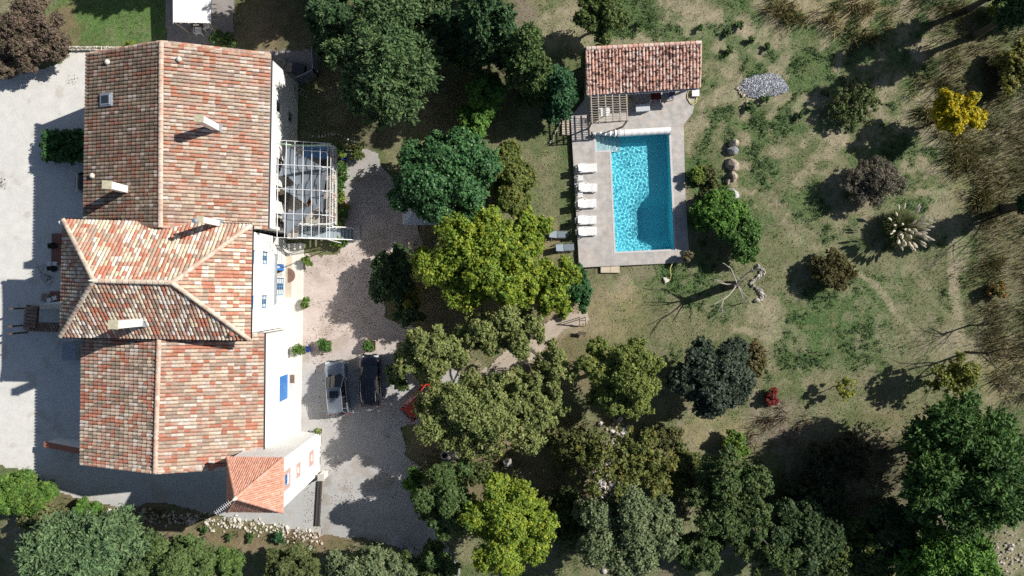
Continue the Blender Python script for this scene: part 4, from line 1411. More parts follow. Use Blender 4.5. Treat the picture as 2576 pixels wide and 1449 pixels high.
fa_ = MB(); fa_.beam(pr_bl + Vector((0, -.02, -.12)), pr_br + Vector((0, -.02, -.12)), .03, .16); fa_.build('fascia', M['zinc'], ph, world=True)

# wooden pole pergola in front of it
wp = thing('pole_pergola', 'rustic open pergola of pale wooden poles and thin rods beside the pool house', 'pergola', xy(P(1530, 275, 2.3)))
for k in range(6):
    ut = 1486.5 + (1575.5 - 1486.5) * k / 5
    g = MB(); g.tube([P(ut, 240 - k * .6, 2.62), P(ut + 1.5, 275 - k * .6, 2.61), P(ut + 3, 310 - k * 1.3, 2.60)], .055, 7); g.build('beam', M['palewood'], wp, world=True)
for k in range(11):
    v = 245 + k * 6.1
    g = MB(); g.tube([P(1485 + t * 95, v - 3.2 * t + .8 * math.sin(t * 9 + k), 2.69) for t in np.linspace(0, 1, 8)], .024, 5); g.build('rod', M['palewood'], wp, world=True)
g = MB(); g.tube([P(1482, 311, 2.5), P(1582, 303, 2.5)], .06, 7); g.build('cross_beam', M['wood'], wp, world=True)
for ub, vb in ((1481, 322.6), (1567, 318.5)):
    p = P(ub, vb, TZ); g = MB(); g.tube([(p.x, p.y, TZ), (p.x, p.y, 2.5)], .085, 8); g.build('post', M['wood'], wp, world=True)


def place(fn, *a): return fn(*a)


# pool cover roller
rl = thing('pool_cover_roller', 'long white rolled pool cover on its roller along the top end of the pool', 'pool cover', xy(PP(PW / 2, PL + .25)))
A = PP(-.1, PL - .08, TZ + .42); B = PP(PW + .02, PL - .02, TZ + .42)
g = MB(); pts = [A + (B - A) * t for t in np.linspace(.13, 1, 30)]
g.tube(pts, [.30 + .006 * math.sin(k * 1.7) for k in range(30)], 18)
g.build('cover', M['plastic'], rl, world=True, smooth=False)
A2 = PP(POCK_A - .25, PL + .0, TZ + .42)
g = MB(); pts = [A2 + (A + (B - A) * .30 - A2) * t for t in np.linspace(0, 1, 22)]
g.tube(pts, [(.10 if k < 4 else .13 + .10 * min(1, (k - 4) / 6) + .05 * math.sin(k * 2.1) + (.06 if k > 12 else 0)) for k in range(22)], 12)
g.build('loose_cover', M['white'], rl, world=True)
for p in (A2, B + (B - A).normalized() * .10):
    g = MB(); g.beam((p.x, p.y, TZ), (p.x, p.y, TZ + .45), .10); g.beam((p.x, p.y - .28, TZ + .04), (p.x, p.y + .28, TZ + .04), .10, .08); g.build('stand', M['zinc'], rl, world=True)


def lounger_proto(name, label, m, frame=None, mesh=False):
    """a reclining sunbed; +x is the foot end, the back leans up at -x"""
    t = thing(name, label, 'sun lounger')
    fm = frame or m
    g = MB()
    if not mesh:
        for k in range(9):
            x0 = -.02 + k * .098; g.bbox(x0, x0 + .088, -.30, .30, .30, .335, .012)
        g.box(-.02, .86, -.32, -.30, .26, .325); g.box(-.02, .86, .30, .32, .26, .325)
    else:
        g.box(0, .85, -.27, .27, .30, .32)
    g.build('seat', m, t)
    g = MB(); L_ = .85; an = rad(38)
    for k in range(7 if not mesh else 1):
        s0 = k * .122 if not mesh else 0; s1 = s0 + (.112 if not mesh else .82)
        w0 = .30; w1 = .30 if s1 < .7 else .27
        f = lambda s, y, z: (-.04 - s * math.cos(an) - z * math.sin(an), y, .31 + s * math.sin(an) + z * math.cos(an) * 1.0)
        g.hexa([f(s0, -w0, 0), f(s0, w0, 0), f(s1, w1, 0), f(s1, -w1, 0)][::-1], [f(s0, -w0, .035), f(s0, w0, .035), f(s1, w1, .035), f(s1, -w1, .035)][::-1])
    g.build('backrest', m, t)
    for sy in (-1, 1):
        g = MB(); g.beam((-.80, sy * .33, .28), (.9, sy * .33, .28), .035, .05); g.build('side_rail', fm, t)
        if not mesh:
            g = MB(); g.bbox(-.62, .0, sy * .36 - .035, sy * .36 + .035, .50, .535, .012); g.beam((-.02, sy * .36, .28), (-.02, sy * .36, .51), .05); g.beam((-.60, sy * .36, .28), (-.60, sy * .36, .51), .05); g.build('armrest', m, t)
        for x in (-.72, .72):
            g = MB(); g.beam((x, sy * .33, 0), (x, sy * .33, .28), .06); g.build('leg', fm, t)
    if not mesh:
        g = MB(); g.tube([(-.88, -.26, .10), (-.88, .26, .10)], .055, 10); g.build('wheel_axle', m, t)
    return t


lg = lounger_proto('sun_lounger', 'first white plastic sun lounger from the pergola end of the pool edge row', M['plastic'])
lg['group'] = 'white sun loungers in a row by the pool'
lab = ['white plastic sun lounger between the two small white tables', 'white plastic sun lounger just below the second small white table', 'white plastic sun lounger, second from the far end of the row', 'white plastic sun lounger at the far end of the row, facing the grey loungers']
lg.location = P4(2290, 659, TZ); lg.rotation_euler.z = rad(3)
for k, (x, y, r) in enumerate(((2291, 735, -1), (2288, 797, 2), (2288, 861, 1), (2290, 905, 2))):
    dup(lg, P4(x, y, TZ), rad(r), lab[k])
st = thing('side_table', 'small square white slatted table next to the first lounger', 'side table', P4(2266, 698, TZ), rad(2), 'small white tables between the loungers')
g = MB()
for k in range(6): g.bbox(-.21, .21, -.21 + k * .072, -.21 + k * .072 + .06, .38, .405, .008)
g.build('table_top', M['plastic'], st)
for sx in (-1, 1):
    for sy in (-1, 1):
        g = MB(); g.beam((sx * .18, sy * .18, 0), (sx * .18, sy * .18, .38), .04); g.build('leg', M['plastic'], st)
dup(st, P4(2265, 763, TZ), rad(4), 'small square white slatted table above the third lounger')
gg = lounger_proto('sun_lounger', 'grey fabric lounger with a metal frame on the dry grass, nearer the white loungers', M['greymesh'], M['darkmetal'], True)
gg['group'] = 'grey loungers on the grass'; p = P4(2176, 917, 0); gg.location = p; gg.rotation_euler.z = rad(0)
dup(gg, P4(2202, 968, 0), rad(4), 'grey fabric lounger on the dry grass, closest to the yellow green tree')

# terrace odds and ends
tbt = thing('round_table', 'round white table with a dark stripe under the pole pergola', 'table', P(1517, 284, TZ))
g = MB()
for x0, x1 in ((-.5, -.12), (.10, .5)):
    pts = []
    for k in range(25):
        t = k / 24; x = x0 + (x1 - x0) * t; pts.append((x, math.sqrt(max(0, .5 ** 2 - x * x))))
    g.prism(pts + [(x, -y) for x, y in pts[::-1]], .70, .73)
g.build('table_top', M['plastic'], tbt)
g = MB(); g.prism([(-.118, -.48), (.098, -.48), (.098, .48), (-.118, .48)], .69, .715); g.build('runner', M['greymesh'], tbt)
for k in range(4):
    a = k * math.pi / 2 + .7; g = MB(); g.beam((.36 * math.cos(a), .36 * math.sin(a), 0), (.30 * math.cos(a), .30 * math.sin(a), .70), .045); g.build('leg', M['plastic'], tbt)
wc = thing('wire_chair', 'round dark wire garden chair at the edge of the pole pergola', 'chair', P(1489, 300, TZ))
g = MB()
for k in range(12):
    a = k * math.pi / 12 * 2; g.tube([(0, 0, .42), (.22 * math.cos(a), .22 * math.sin(a), .43), (.40 * math.cos(a), .40 * math.sin(a), .55 + .2 * (math.sin(a) > -.3))], .012, 4)
for r_, z in ((.14, .425), (.25, .45), (.33, .5), (.4, .56)): g.tube([(r_ * math.cos(t), r_ * math.sin(t), z) for t in np.linspace(0, 6.283, 20)], .013, 4)
g.build('seat', M['darkmetal'], wc)
for k in range(4):
    a = k * math.pi / 2 + .6; g = MB(); g.tube([(.15 * math.cos(a), .15 * math.sin(a), .43), (.3 * math.cos(a), .3 * math.sin(a), 0)], .014, 5); g.build('leg', M['darkmetal'], wc)
db = thing('storage_box', 'pale blue grey plastic storage chest standing on the pool terrace', 'storage box', P(1614, 275, TZ), rad(5))
g = MB(); g.bbox(-.56, .56, -.26, .26, 0, .50, .02); g.build('chest', M['greyfloor'], db)
g = MB(); g.hexa([(-.6, -.30, .505), (.6, -.30, .505), (.6, .29, .505), (-.6, .29, .505)], [(-.58, -.27, .545), (.58, -.27, .545), (.58, .27, .63), (-.58, .27, .63)]); lid = g.build('lid', M['lamp'], db)
g = MB(); g.bbox(-.08, .08, -.325, -.30, .46, .52, .005); g.build('handle', M['zinc'], db)
rt = thing('low_table', 'dark red rectangular plastic table in the shade of the pool house', 'table', P4(2556, 383, TZ), rad(3))
g = MB(); g.bbox(-.43, .43, -.32, .32, .66, .70, .02); g.build('table_top', M['maroon'], rt)
for sx in (-1, 1):
    for sy in (-1, 1):
        g = MB(); g.beam((sx * .50, sy * .40, 0), (sx * .38, sy * .27, .66), .07); g.build('leg', M['plastic'], rt)
fc = chair_proto('folding_chair', 'garden chair draped with a grey patterned towel in the pool house shade', 'chair', M['wood'], arms=False)
fc.location = P4(2598, 380, TZ); fc.rotation_euler.z = rad(20)
g = MB(); g.grid(10, 12, lambda i, j: (-.24 + .48 * i + .02 * math.sin(j * 9), (-.30 + j * .62) if j < .9 else .30, (.47 + .02 * math.sin(i * 8 + j * 5)) if j < .85 else .5 + (j - .85) * 2.6)); tw = g.build('towel', M['cloth'], fc)
fc2 = chair_proto('folding_chair', 'garden chair draped with a navy and white towel beside the grey towel chair', 'chair', M['wood'], arms=False)
fc2.location = P4(2618, 376, TZ); fc2.rotation_euler.z = rad(-15)
g = MB(); g.grid(10, 12, lambda i, j: (-.24 + .48 * i + .02 * math.sin(j * 9), (-.32 + j * .62) if j < .9 else .29, (.47 + .02 * math.sin(i * 8 + j * 5)) if j < .85 else .5 + (j - .85) * 2.8)); g.build('towel', M['navycloth'], fc2)
yp = thing('flower_pot', 'single yellow round pot in the shade between the pergola and the storage chest', 'pot', P(1584, 252, TZ))
g = MB(); g.lathe([(.09, 0), (.15, .2), (.16, .3), (.13, .3), (.12, .22)], 14); g.build('pot', M['yellowpot'], yp); g = MB(); g.lathe([(.125, .22), (.02, .25)], 12); g.build('soil', M['yellowpot'], yp)
g = MB(); hp = P(1738, 250, TZ + .03)
pts = []
for k in range(70):
    t = k / 69; a = t * 2 * math.pi * 2.3; r_ = .42 + .14 * math.sin(t * 17)
    pts.append(hp + Vector((r_ * math.cos(a) * .8 - .05 + .15 * t, r_ * 1.1 * math.sin(a) + .1, .012 + .02 * (k % 9 == 0))))
pts.append(P(1745, 238, TZ + .05)); g.tube(pts, .035, 6); tag(g.build('garden_hose', M['yellow'], None, smooth=True), 'pale yellow hose in loose loops at the corner of the pool house', 'hose')
fb = thing('filter_box', 'square white box lid beside the pool house corner and the hose', 'box', P(1748, 235, TZ))
g = MB(); g.bbox(-.28, .28, -.28, .28, 0, .22, .02); g.build('box', M['wall_cream'], fb); g = MB(); g.bbox(-.31, .31, -.31, .31, .222, .27, .012); g.build('lid', M['plastic'], fb)
for x, y, lb, w, d in ((2384, 910, 'two pale flat step stones at the lower end of the pool terrace', .80, .34),):
    p = G(x / 1.5528, y / 1.5528); sx_ = MB()
    p = G(1534, 676.5); sx_.bbox(p.x - .80, p.x - .01, p.y - .33, p.y + .36, -.1, .2, .015); sx_.bbox(p.x + .01, p.x + .80, p.y - .33, p.y + .38, -.1, .2, .015)
    tag(sx_.build('step_stones', M['beige']), lb, 'step')
p = P(1424, 316, 0); g = MB(); g.bbox(p.x - .36, p.x + .36, p.y - 1.5 * .55, p.y - .1, -.1, .16, .02); g.bbox(p.x - .36, p.x + .36, p.y - .09, p.y + .75, -.1, .17, .02)
tag(g.build('step_stones', M['beige']), 'two beige flat step stones against the left side of the pool terrace', 'step')
#@@OBJECTS
# ------------------------------------------------------------------ foliage helpers
def leaf_quads(c, n_dir, size, rn, aspect=1.7, along=None):
    """diamond leaves at centres c facing n_dir"""
    n = len(c)
    nn = unit(n_dir)
    t = along if along is not None else rn.normal(0, 1, (n, 3))
    t = unit(t - nn * np.sum(t * nn, 1, keepdims=True)); b = np.cross(nn, t)
    sz = (size * rn.uniform(.65, 1.3, n))[:, None]
    L_ = sz * .5 * aspect ** .5; W_ = sz * .5 / aspect ** .5
    return np.stack([c - t * L_, c + b * W_, c + t * L_, c - b * W_], 1).reshape(-1, 3)


LEAFK = 1.42


def foliage(name, parent, m, lobes, n, size, pal, seed=1, clump=.42, aspect=1.7, up=.45, low=-.35, inner=.12, style='leaf', per=28, shell=(.70, 1.12)):
    """leaf clumps over the surface of overlapping lobes [(x, y, z, rx, ry, rz)]"""
    rn = np.random.default_rng(seed)
    lob = np.array(lobes, float)
    area = (lob[:, 3] * lob[:, 4] * lob[:, 5]) ** (2 / 3)
    S = max(8, n // per)
    li = rn.choice(len(lob), S, p=area / area.sum())
    d = unit(rn.normal(0, 1, (S, 3)))
    d[:, 2] = np.where(d[:, 2] < low, -d[:, 2] * .8, d[:, 2])
    rr = rn.uniform(shell[0], shell[1], S)[:, None]
    sc = lob[li, :3] + d * lob[li, 3:] * rr
    mean_r = np.mean(lob[li, 3:], 1)
    cr = mean_r * clump * rn.uniform(.45, 1.1, S) * .6
    cr = np.clip(cr, size * .8, 1.1)
    k = rn.integers(0, S, n)
    off = rn.normal(0, 1, (n, 3)) * np.array([.55, .55, .42])
    c = sc[k] + off * cr[k][:, None]
    if style == 'spray':       # feathery conifer sprays pointing outwards
        ax = unit(d[k] * np.array([1, 1, .35]) + rn.normal(0, .25, (n, 3)))
        c = sc[k] + ax * (rn.uniform(-.5, 1.1, n) * cr[k] * 1.5)[:, None] + rn.normal(0, 1, (n, 3)) * (cr[k] * .28)[:, None]
        nd = unit(rn.normal(0, .8, (n, 3)) + np.array([0, 0, .8]))
        vs = leaf_quads(c, nd, size, rn, aspect, along=ax + rn.normal(0, .45, (n, 3)))
    else:
        nd = d[k] * .45 + unit(off) * .35 + rn.normal(0, .55, (n, 3)) + np.array([0, 0, up])
        vs = leaf_quads(c, nd, size, rn, aspect)
    P_ = np.array([p for p, w in pal]) * LEAFK; w = np.array([w for p, w in pal], float)
    base = P_[rn.choice(len(P_), S, p=w / w.sum())]
    own = P_[rn.choice(len(P_), n, p=w / w.sum())]
    col = base[k] * .6 + own * .4
    col = col * (rn.uniform(.8, 1.2, n) * rn.uniform(.85, 1.15, S)[k])[:, None]
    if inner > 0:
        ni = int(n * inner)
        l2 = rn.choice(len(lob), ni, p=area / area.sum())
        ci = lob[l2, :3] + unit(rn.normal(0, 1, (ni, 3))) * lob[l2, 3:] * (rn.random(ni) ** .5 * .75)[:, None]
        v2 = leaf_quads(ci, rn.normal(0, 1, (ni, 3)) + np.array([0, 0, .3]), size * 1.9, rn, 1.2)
        vs = np.concatenate([vs, v2]); col = np.concatenate([col, P_[rn.choice(len(P_), ni, p=w / w.sum())] * .75])  # inner leaves coloured darker for the shade inside the crown
    vs[:, 2] = np.maximum(vs[:, 2], tz(lob[0, 0], lob[0, 1]) + .01)
    return np_mesh(name, vs.astype(np.float32), 4, m, parent, col)


def crown_lobes(cx, cy, z0, z1, rx, ry, k, rn, f=(.34, .52), flat=.85, cone=False):
    """k lobes through a dome-shaped (or conical) crown"""
    out = []
    zc = z0 + (z1 - z0) * .42; rz = (z1 - z0) * .5
    for i in range(k):
        a = i * 2.39996 + rn.uniform(-.35, .35); q = math.sqrt((i + .5) / k)
        e = q * rn.uniform(.70, .84)
        lr = rn.uniform(*f) * (1.0 - .25 * q)
        if cone:
            z = z0 + (z1 - z0) * (.90 * (1 - e / .86) + .06) + rn.uniform(-.05, .05) * (z1 - z0)
        else:
            z = zc + rz * .62 * math.sqrt(max(0, 1 - (e * 1.05) ** 2)) + rn.uniform(-.75, .38) * rz * .55
        r_ = lr * (rx + ry) / 2
        out.append((cx + rx * e * math.cos(a), cy + ry * e * math.sin(a), z, r_ * rn.uniform(.85, 1.2), r_ * rn.uniform(.85, 1.2), min(r_ * flat, rz * .8)))
    if cone:
        out.append((cx, cy, z0 + (z1 - z0) * .3, rx * .5, ry * .5, (z1 - z0) * .28))
    else:
        out.append((cx, cy, zc - rz * .12, rx * .5, ry * .5, rz * .5))
    return out


def trunk(parent, base, top, r, lobes, seed, m='bark', limbs=7, name='trunk'):
    rn = random.Random(seed)
    g = MB(); base = Vector(base); top = Vector(top)
    n = 6
    pts = [base.lerp(top, t) + Vector((rn.uniform(-.1, .1), rn.uniform(-.1, .1), 0)) * (1 if 0 < t < 1 else 0) for t in [i / n for i in range(n + 1)]]
    pts[0] = base - Vector((0, 0, .15))
    g.tube(pts, [r * (1.25 if i == 0 else 1 - .55 * i / n) for i in range(n + 1)], 8)
    ls = sorted(lobes, key=lambda q: rn.random())[:limbs]
    for q in ls:
        t = rn.uniform(.35, .95); s = base.lerp(top, t); e = Vector(q[:3]) + Vector((0, 0, q[5] * .3))
        mid = s.lerp(e, .5) + Vector((rn.uniform(-.3, .3), rn.uniform(-.3, .3), .25))
        g.tube([s, mid, e], [r * .42, r * .28, r * .08], 6)
        for _ in range(2):
            s2 = mid.lerp(e, rn.uniform(.1, .7)); e2 = s2 + Vector((rn.uniform(-1, 1), rn.uniform(-1, 1), rn.uniform(.1, .8))) * q[3] * .7
            g.tube([s2, e2], [r * .16, r * .04], 5)
    return g.build(name, M[m], parent, world=True)


# ------------------------------------------------------------------ pots and planters by the terrace
def potted(label, x, y, m, pr=.22, ph_=.36, fr=.4, pal=None, seed=1, rim=True, n=420, fz=.35, group=None, z=0.0, loc=None, shape='pot'):
    p = loc or P4(x, y, z)
    t = thing('potted_plant', label, 'potted plant', p, 0, group)
    g = MB()
    if shape == 'pot':
        g.lathe([(pr * .72, 0), (pr * .95, ph_ * .85), (pr * 1.08, ph_ * .86), (pr * 1.08, ph_), (pr * .9, ph_), (pr * .86, ph_ * .86)], 16)
    else:
        g.box(-pr, pr, -pr * .8, -pr * .8 + .05, 0, ph_); g.box(-pr, pr, pr * .8 - .05, pr * .8, 0, ph_); g.box(-pr, -pr + .05, -pr * .8 + .05, pr * .8 - .05, 0, ph_); g.box(pr - .05, pr, -pr * .8 + .05, pr * .8 - .05, 0, ph_)
    g.build('pot' if shape == 'pot' else 'planter', M[m], t)
    g = MB()
    if shape == 'pot': g.lathe([(pr * .85, ph_ * .80), (.02, ph_ * .84)], 12)
    else: g.box(-pr + .051, pr - .051, -pr * .8 + .051, pr * .8 - .051, 0, ph_ * .85)
    g.build('soil', M['soil'], t)
    if fr > 0:
        q = p; rn = random.Random(seed)
        lb = [(q.x + rn.uniform(-.5, .5) * fr, q.y + rn.uniform(-.5, .5) * fr, q.z + ph_ + fz * rn.uniform(.5, 1.1), fr * .62, fr * .62, fz * .7) for _ in range(5)]
        foliage('foliage', t, M['leaf'], lb, n, .12, pal or GREEN, seed, per=12)
    return t


GREEN = [((.06, .13, .03), 3), ((.09, .17, .04), 2), ((.04, .09, .025), 1)]
LIME = [((.17, .22, .04), 3), ((.11, .17, .035), 2)]
gp = 'potted plants lined up at the foot of the terrace'
potted('terracotta pot with a bushy plant at the north corner of the terrace', 1334, 588, 'terracotta', .20, .32, .38, seed=1, group=gp)
potted('cobalt blue glazed pot at the foot of the terrace', 1346, 617, 'bluepot', .25, .42, .22, LIME, 2, group=gp, n=160)
potted('big leafy green plant in a beige pot next to the blue pot', 1345, 668, 'wall_cream', .26, .40, .62, seed=3, group=gp, n=700)
potted('large plant spilling over a white bowl pot at the foot of the terrace', 1349, 700, 'whitepot', .30, .30, .45, seed=4, group=gp)
potted('plant in a thin-rimmed white pot, midway along the terrace foot', 1339, 735, 'whitepot', .28, .34, .40, seed=5, group=gp)
potted('lime green plant in a black pot at the foot of the terrace', 1340, 774, 'blackpot', .28, .36, .36, LIME, 6, group=gp)
potted('nearly empty beige pot between the black pot and the ochre pot', 1342, 797, 'terracotta', .24, .34, .16, LIME, 7, group=gp, n=90)
potted('small ochre pot with yellowish leaves, standing furthest out from the terrace', 1363, 811, 'yellowpot', .20, .26, .24, LIME, 8, group=gp, n=160)
potted('dense dark green plant in a white rimmed pot near the stair', 1345, 830, 'whitepot', .30, .36, .52, seed=9, group=gp, n=600)
potted('bright green plant in a white pot squeezed against the stair', 1336, 872, 'whitepot', .24, .34, .40, LIME + GREEN, 10, group=gp)
potted('leafy plant in a cream pot on the south side of the stair', 1322, 946, 'wall_cream', .22, .34, .62, GREEN + LIME, 11, n=800)
potted('small plant in a beige bowl beside the stair, nearest the courtyard', 1356, 950, 'whitepot', .22, .28, .30, GREEN, 12)
potted('plant in a dark blue pot at the edge of the apron near the cars', 1205, 1363, 'bluepot', .26, .4, .0, seed=13)
potted('light green shrub in a hidden pot left of the dark blue pot', 1178, 1360, 'blackpot', .24, .3, .55, LIME + GREEN, 14, n=600)
potted('square wooden planter with a green shrub in front of the silver car', 1274, 1348, 'wood', .55, .45, .58, GREEN, 15, n=900, shape='planter', fz=.4)
potted('square wooden planter with a dark shrub in front of the black car', 1447, 1347, 'wood', .55, .45, .56, GREEN, 16, n=900, shape='planter', fz=.4)
potted('pale flowering plant in a square stone pot at the corner of the white tower', 1252, 1680, 'concrete', .26, .3, .3, [((.35, .38, .12), 2), ((.10, .17, .05), 3)], 17, n=260, shape='planter')
potted('grey brown ball shaped plant in a pot on the corner of the pool terrace', 2679, 1006, 'blackpot', .24, .34, .55, [((.20, .16, .10), 2), ((.13, .13, .06), 2)], 18, n=900, fz=.55, loc=P4(2679, 1008, TZ))
potted('dark pot with a tangled plant on the tiled step by the west front', 168, 960, 'blackpot', .26, .34, .26, [((.03, .04, .02), 1)], 19, n=200, loc=P4(219, 960, .16))
potted('dark pot on the tiled step, next to the small white things', 220, 1050, 'blackpot', .26, .34, .24, [((.03, .04, .02), 1)], 20, n=200, loc=P4(219, 1050, .16))


def shrub(label, u, v, r, h, pal, seed, n=600, size=.14, name='shrub', m='leaf', cat='shrub', lob=6, z=None, ru=None, group=None, aspect=1.7, stem=True, **kw):
    """u, v: where it stands (crown seen from above); r metres"""
    p = G(u, v) if z is None else P(u, v, z)
    hc = h * .6
    p = P(u, v, p.z + hc); p = Vector((p.x, p.y, tz(p.x, p.y) if z is None else z))
    t = thing(name, label, cat, p, 0, group)
    rn = random.Random(seed)
    rx, ry = (r, r) if ru is None else (r, ru)
    lb = crown_lobes(p.x, p.y, p.z + h * .05, p.z + h, rx, ry, lob, rn, f=(.38, .56))
    foliage('foliage', t, M[m], lb, n, size, pal, seed, aspect=aspect, **kw)
    if stem: trunk(t, p, p + Vector((0, 0, h * .55)), max(.03, r * .05), lb, seed, limbs=4, name='stem')
    return t


shrub('leafy climbing shrub at the apron edge just below the terrace stair', 774, 655, .48, .9, GREEN + LIME, 31, 500)
shrub('leafy shrub at the apron edge in front of the blue doors', 767, 763, .46, .9, LIME + GREEN, 32, 500)
shrub('small rounded olive green bush at the north end of the pots', 898, 383, .75, 1.1, [((.09, .12, .03), 3), ((.12, .15, .04), 2)], 33, 1500, .10)
mt = MB(); q = P(724, 693, .125); mt.prism([(q.x, q.y + .62), (q.x, q.y - .62)] + [(q.x + .62 * math.cos(t), q.y + .62 * math.sin(t)) for t in np.linspace(-1.5, 1.5, 16)], .122, .14)
tag(mt.build('doormat', M['mat_brown']), 'half round brown doormat in front of the open blue door', 'doormat')
mt = MB(); q = P4(1142, 1480, .12); mt.prism([(q.x - .18, q.y - .35), (q.x + .18, q.y - .35), (q.x + .18, q.y + .35), (q.x - .18, q.y + .35)], .116, .14)
tag(mt.build('doormat', M['mat_brown']), 'small rectangular brown doormat beside the wide blue plank door', 'doormat')


# ------------------------------------------------------------------ cars
def car(label, cx, cy, rz, L_, W_, H_, paint, kind='suv', z=.02, hood=1.15, ws=.75, roof_pct=None, sunroof=False, vents=False):
    p = P4(cx, cy, .9); t = thing('parked_car', label, 'car', (p.x, p.y, z), rz)
    hw = W_ / 2; hl = L_ / 2
    belt = 1.0 if kind != 'low' else .88
    g = MB()
    stn = [(hl, .60, .50, .36), (hl - .05, .74, .66, .28), (hl - .18, .88, .80, .24), (hl - .42, .965, .90, .22), (hl - .8, .99, .95, .22), (hl - hood, 1.0, belt, .22), (hl - hood - .6, 1.0, belt + .02, .22), (0, 1.0, belt + .03, .22),
           (-hl * .5, 1.0, belt + .04, .22), (-hl + .45, .985, belt + .05, .24), (-hl + .15, .93, belt + .02, .28), (-hl + .04, .86, belt - .12, .34), (-hl, .78, .62, .40)]
    vs = []
    for (y, wf, zt_, zb) in stn:
        w = hw * wf
        ring = [(-w * .9, zb), (-w, zb + .14), (-w * 1.0, zt_ - .30), (-w * .985, zt_ - .10), (-w * .93, zt_ - .02), (-w * .6, zt_ + .03), (0, zt_ + .05)]
        ring = ring + [(-x, zz) for x, zz in ring[-2::-1]]
        vs += [(x, y, zz) for x, zz in ring]
    k = 13; fs = []
    for i in range(len(stn) - 1):
        for j in range(k - 1): fs.append((i * k + j, (i + 1) * k + j, (i + 1) * k + j + 1, i * k + j + 1))
        fs.append((i * k, i * k + k - 1, (i + 1) * k + k - 1, (i + 1) * k))
    fs += [tuple(range(k)), tuple(range((len(stn) - 1) * k, len(stn) * k))[::-1]]
    g.add(vs, fs); body = g.build('body', M[paint], t, smooth=True)
    yb = hl - hood + .02; yr0 = yb - ws; yr1 = -hl + .42; yb1 = -hl + .12
    wb0, wr = hw * .88, hw * .70
    zb_ = belt + .03; zr = H_
    S_ = lambda y: .055 * (1 - (2 * (y - yr1) / (yr0 - yr1) - 1) ** 2)
    g = MB(); n = 9
    g.grid(n, 9, lambda i, j: ((i * 2 - 1) * wr * (1 - .04 * (2 * j - 1) ** 2), yr1 + (yr0 - yr1) * j + .07 * (1 - (2 * i - 1) ** 2) * (2 * j - 1), zr - .05 + .05 * (1 - (2 * i - 1) ** 4) + S_(yr1 + (yr0 - yr1) * j)))
    roof = g.build('roof', M[paint], t, smooth=True)
    for x in (-.42, -.14, .14, .42):
        g = MB(); g.tube([(x * wr * 1.3, yr1 + .25 + (yr0 - yr1) * tt, zr + .012 + S_(yr1 + .25 + (yr0 - yr1) * tt)) for tt in (0, .25, .5, .62)], .011, 4); g.build('roof_rib', M[paint], roof)
    for sx in (-1, 1):
        g = MB(); g.tube([(sx * wr * .94, yr1 + .15, zr + .0), (sx * wr * .95, (yr0 + yr1) / 2, zr + .10), (sx * wr * .94, yr0 - .1, zr + .0)], .02, 5); g.build('roof_rail', M['chrome'], roof)
    if sunroof:
        g = MB(); g.grid(4, 4, lambda i, j: ((i * 2 - 1) * wr * .58, yr0 - .82 + .58 * j, zr + .02 + S_(yr0 - .82 + .58 * j))); g.build('sunroof', M['carglass'], roof)
    g = MB(); g.grid(9, 5, lambda i, j: ((i * 2 - 1) * (wb0 * .96 + (wr * .95 - wb0 * .96) * j), yb - .02 + (yr0 - yb) * j + .16 * (1 - (2 * i - 1) ** 2) * (1 - .55 * j), zb_ + (zr - .03 - zb_) * j)); g.build('windshield', M['carglass'], t, smooth=True)
    g = MB(); g.grid(9, 4, lambda i, j: ((1 - i * 2) * (wb0 * .93 + (wr * .95 - wb0 * .93) * j), yb1 + (yr1 - yb1) * j - .06 * (1 - (2 * i - 1) ** 2), zb_ + .03 + (zr - .04 - zb_) * j)); g.build('rear_window', M['carglass'], t, smooth=True)
    for sx in (-1, 1):
        g = MB()
        q = [(sx * wb0, yb - .05, zb_ - .02), (sx * wr, yr0, zr - .05), (sx * wr, yr1, zr - .05), (sx * wb0, yb1, zb_ - .02)]
        g.add(q, [(0, 1, 2, 3) if sx < 0 else (3, 2, 1, 0)]); g.build('side_window', M['carglass'], t)
        for (a, b) in (((sx * wb0 * .98, yb - .0, zb_), (sx * wr * .99, yr0 + .0, zr - .03)), ((sx * (wb0 + .005), (yr0 + yr1) / 2 + .2, zb_), (sx * (wr + .005), (yr0 + yr1) / 2 + .15, zr - .05)), ((sx * (wb0 + .005), yr1 + .15, zb_), (sx * (wr + .005), yr1 + .25, zr - .05)), ((sx * wb0 * .95, yb1, zb_), (sx * wr * .99, yr1, zr - .04))):
            g = MB(); g.beam(a, b, .07); g.build('pillar', M[paint], t)
        g = MB(); g.bbox(sx * (hw + .10) - .11, sx * (hw + .10) + .11, yb - .32, yb - .20, belt + .02, belt + .17, .03); g.beam((sx * hw * .93, yb - .25, belt + .05), (sx * (hw + .05), yb - .25, belt + .07), .04); g.build('wing_mirror', M[paint], t)
        g = MB(); g.bbox(sx * hw * .66 - .19, sx * hw * .66 + .19, hl - .30, hl - .10, .62, .83, .05); g.build('headlight', M['lamp'], t)
        g = MB(); g.bbox(sx * hw * .82 - .09, sx * hw * .82 + .09, -hl + .02, -hl + .14, .70, 1.0, .03); g.build('taillight', M['taillamp'], t)
        if vents:
            g = MB(); g.hexa([(sx * .38 - .14, yb + .05, belt - .02), (sx * .38 + .14, yb + .05, belt - .02), (sx * .38 + .13, yb + .22, belt - .03), (sx * .38 - .13, yb + .22, belt - .03)],
                             [(sx * .38 - .14, yb + .05, belt + .058), (sx * .38 + .14, yb + .05, belt + .058), (sx * .38 + .13, yb + .22, belt + .055), (sx * .38 - .13, yb + .22, belt + .055)]); g.build('hood_vent', M['black'], body)
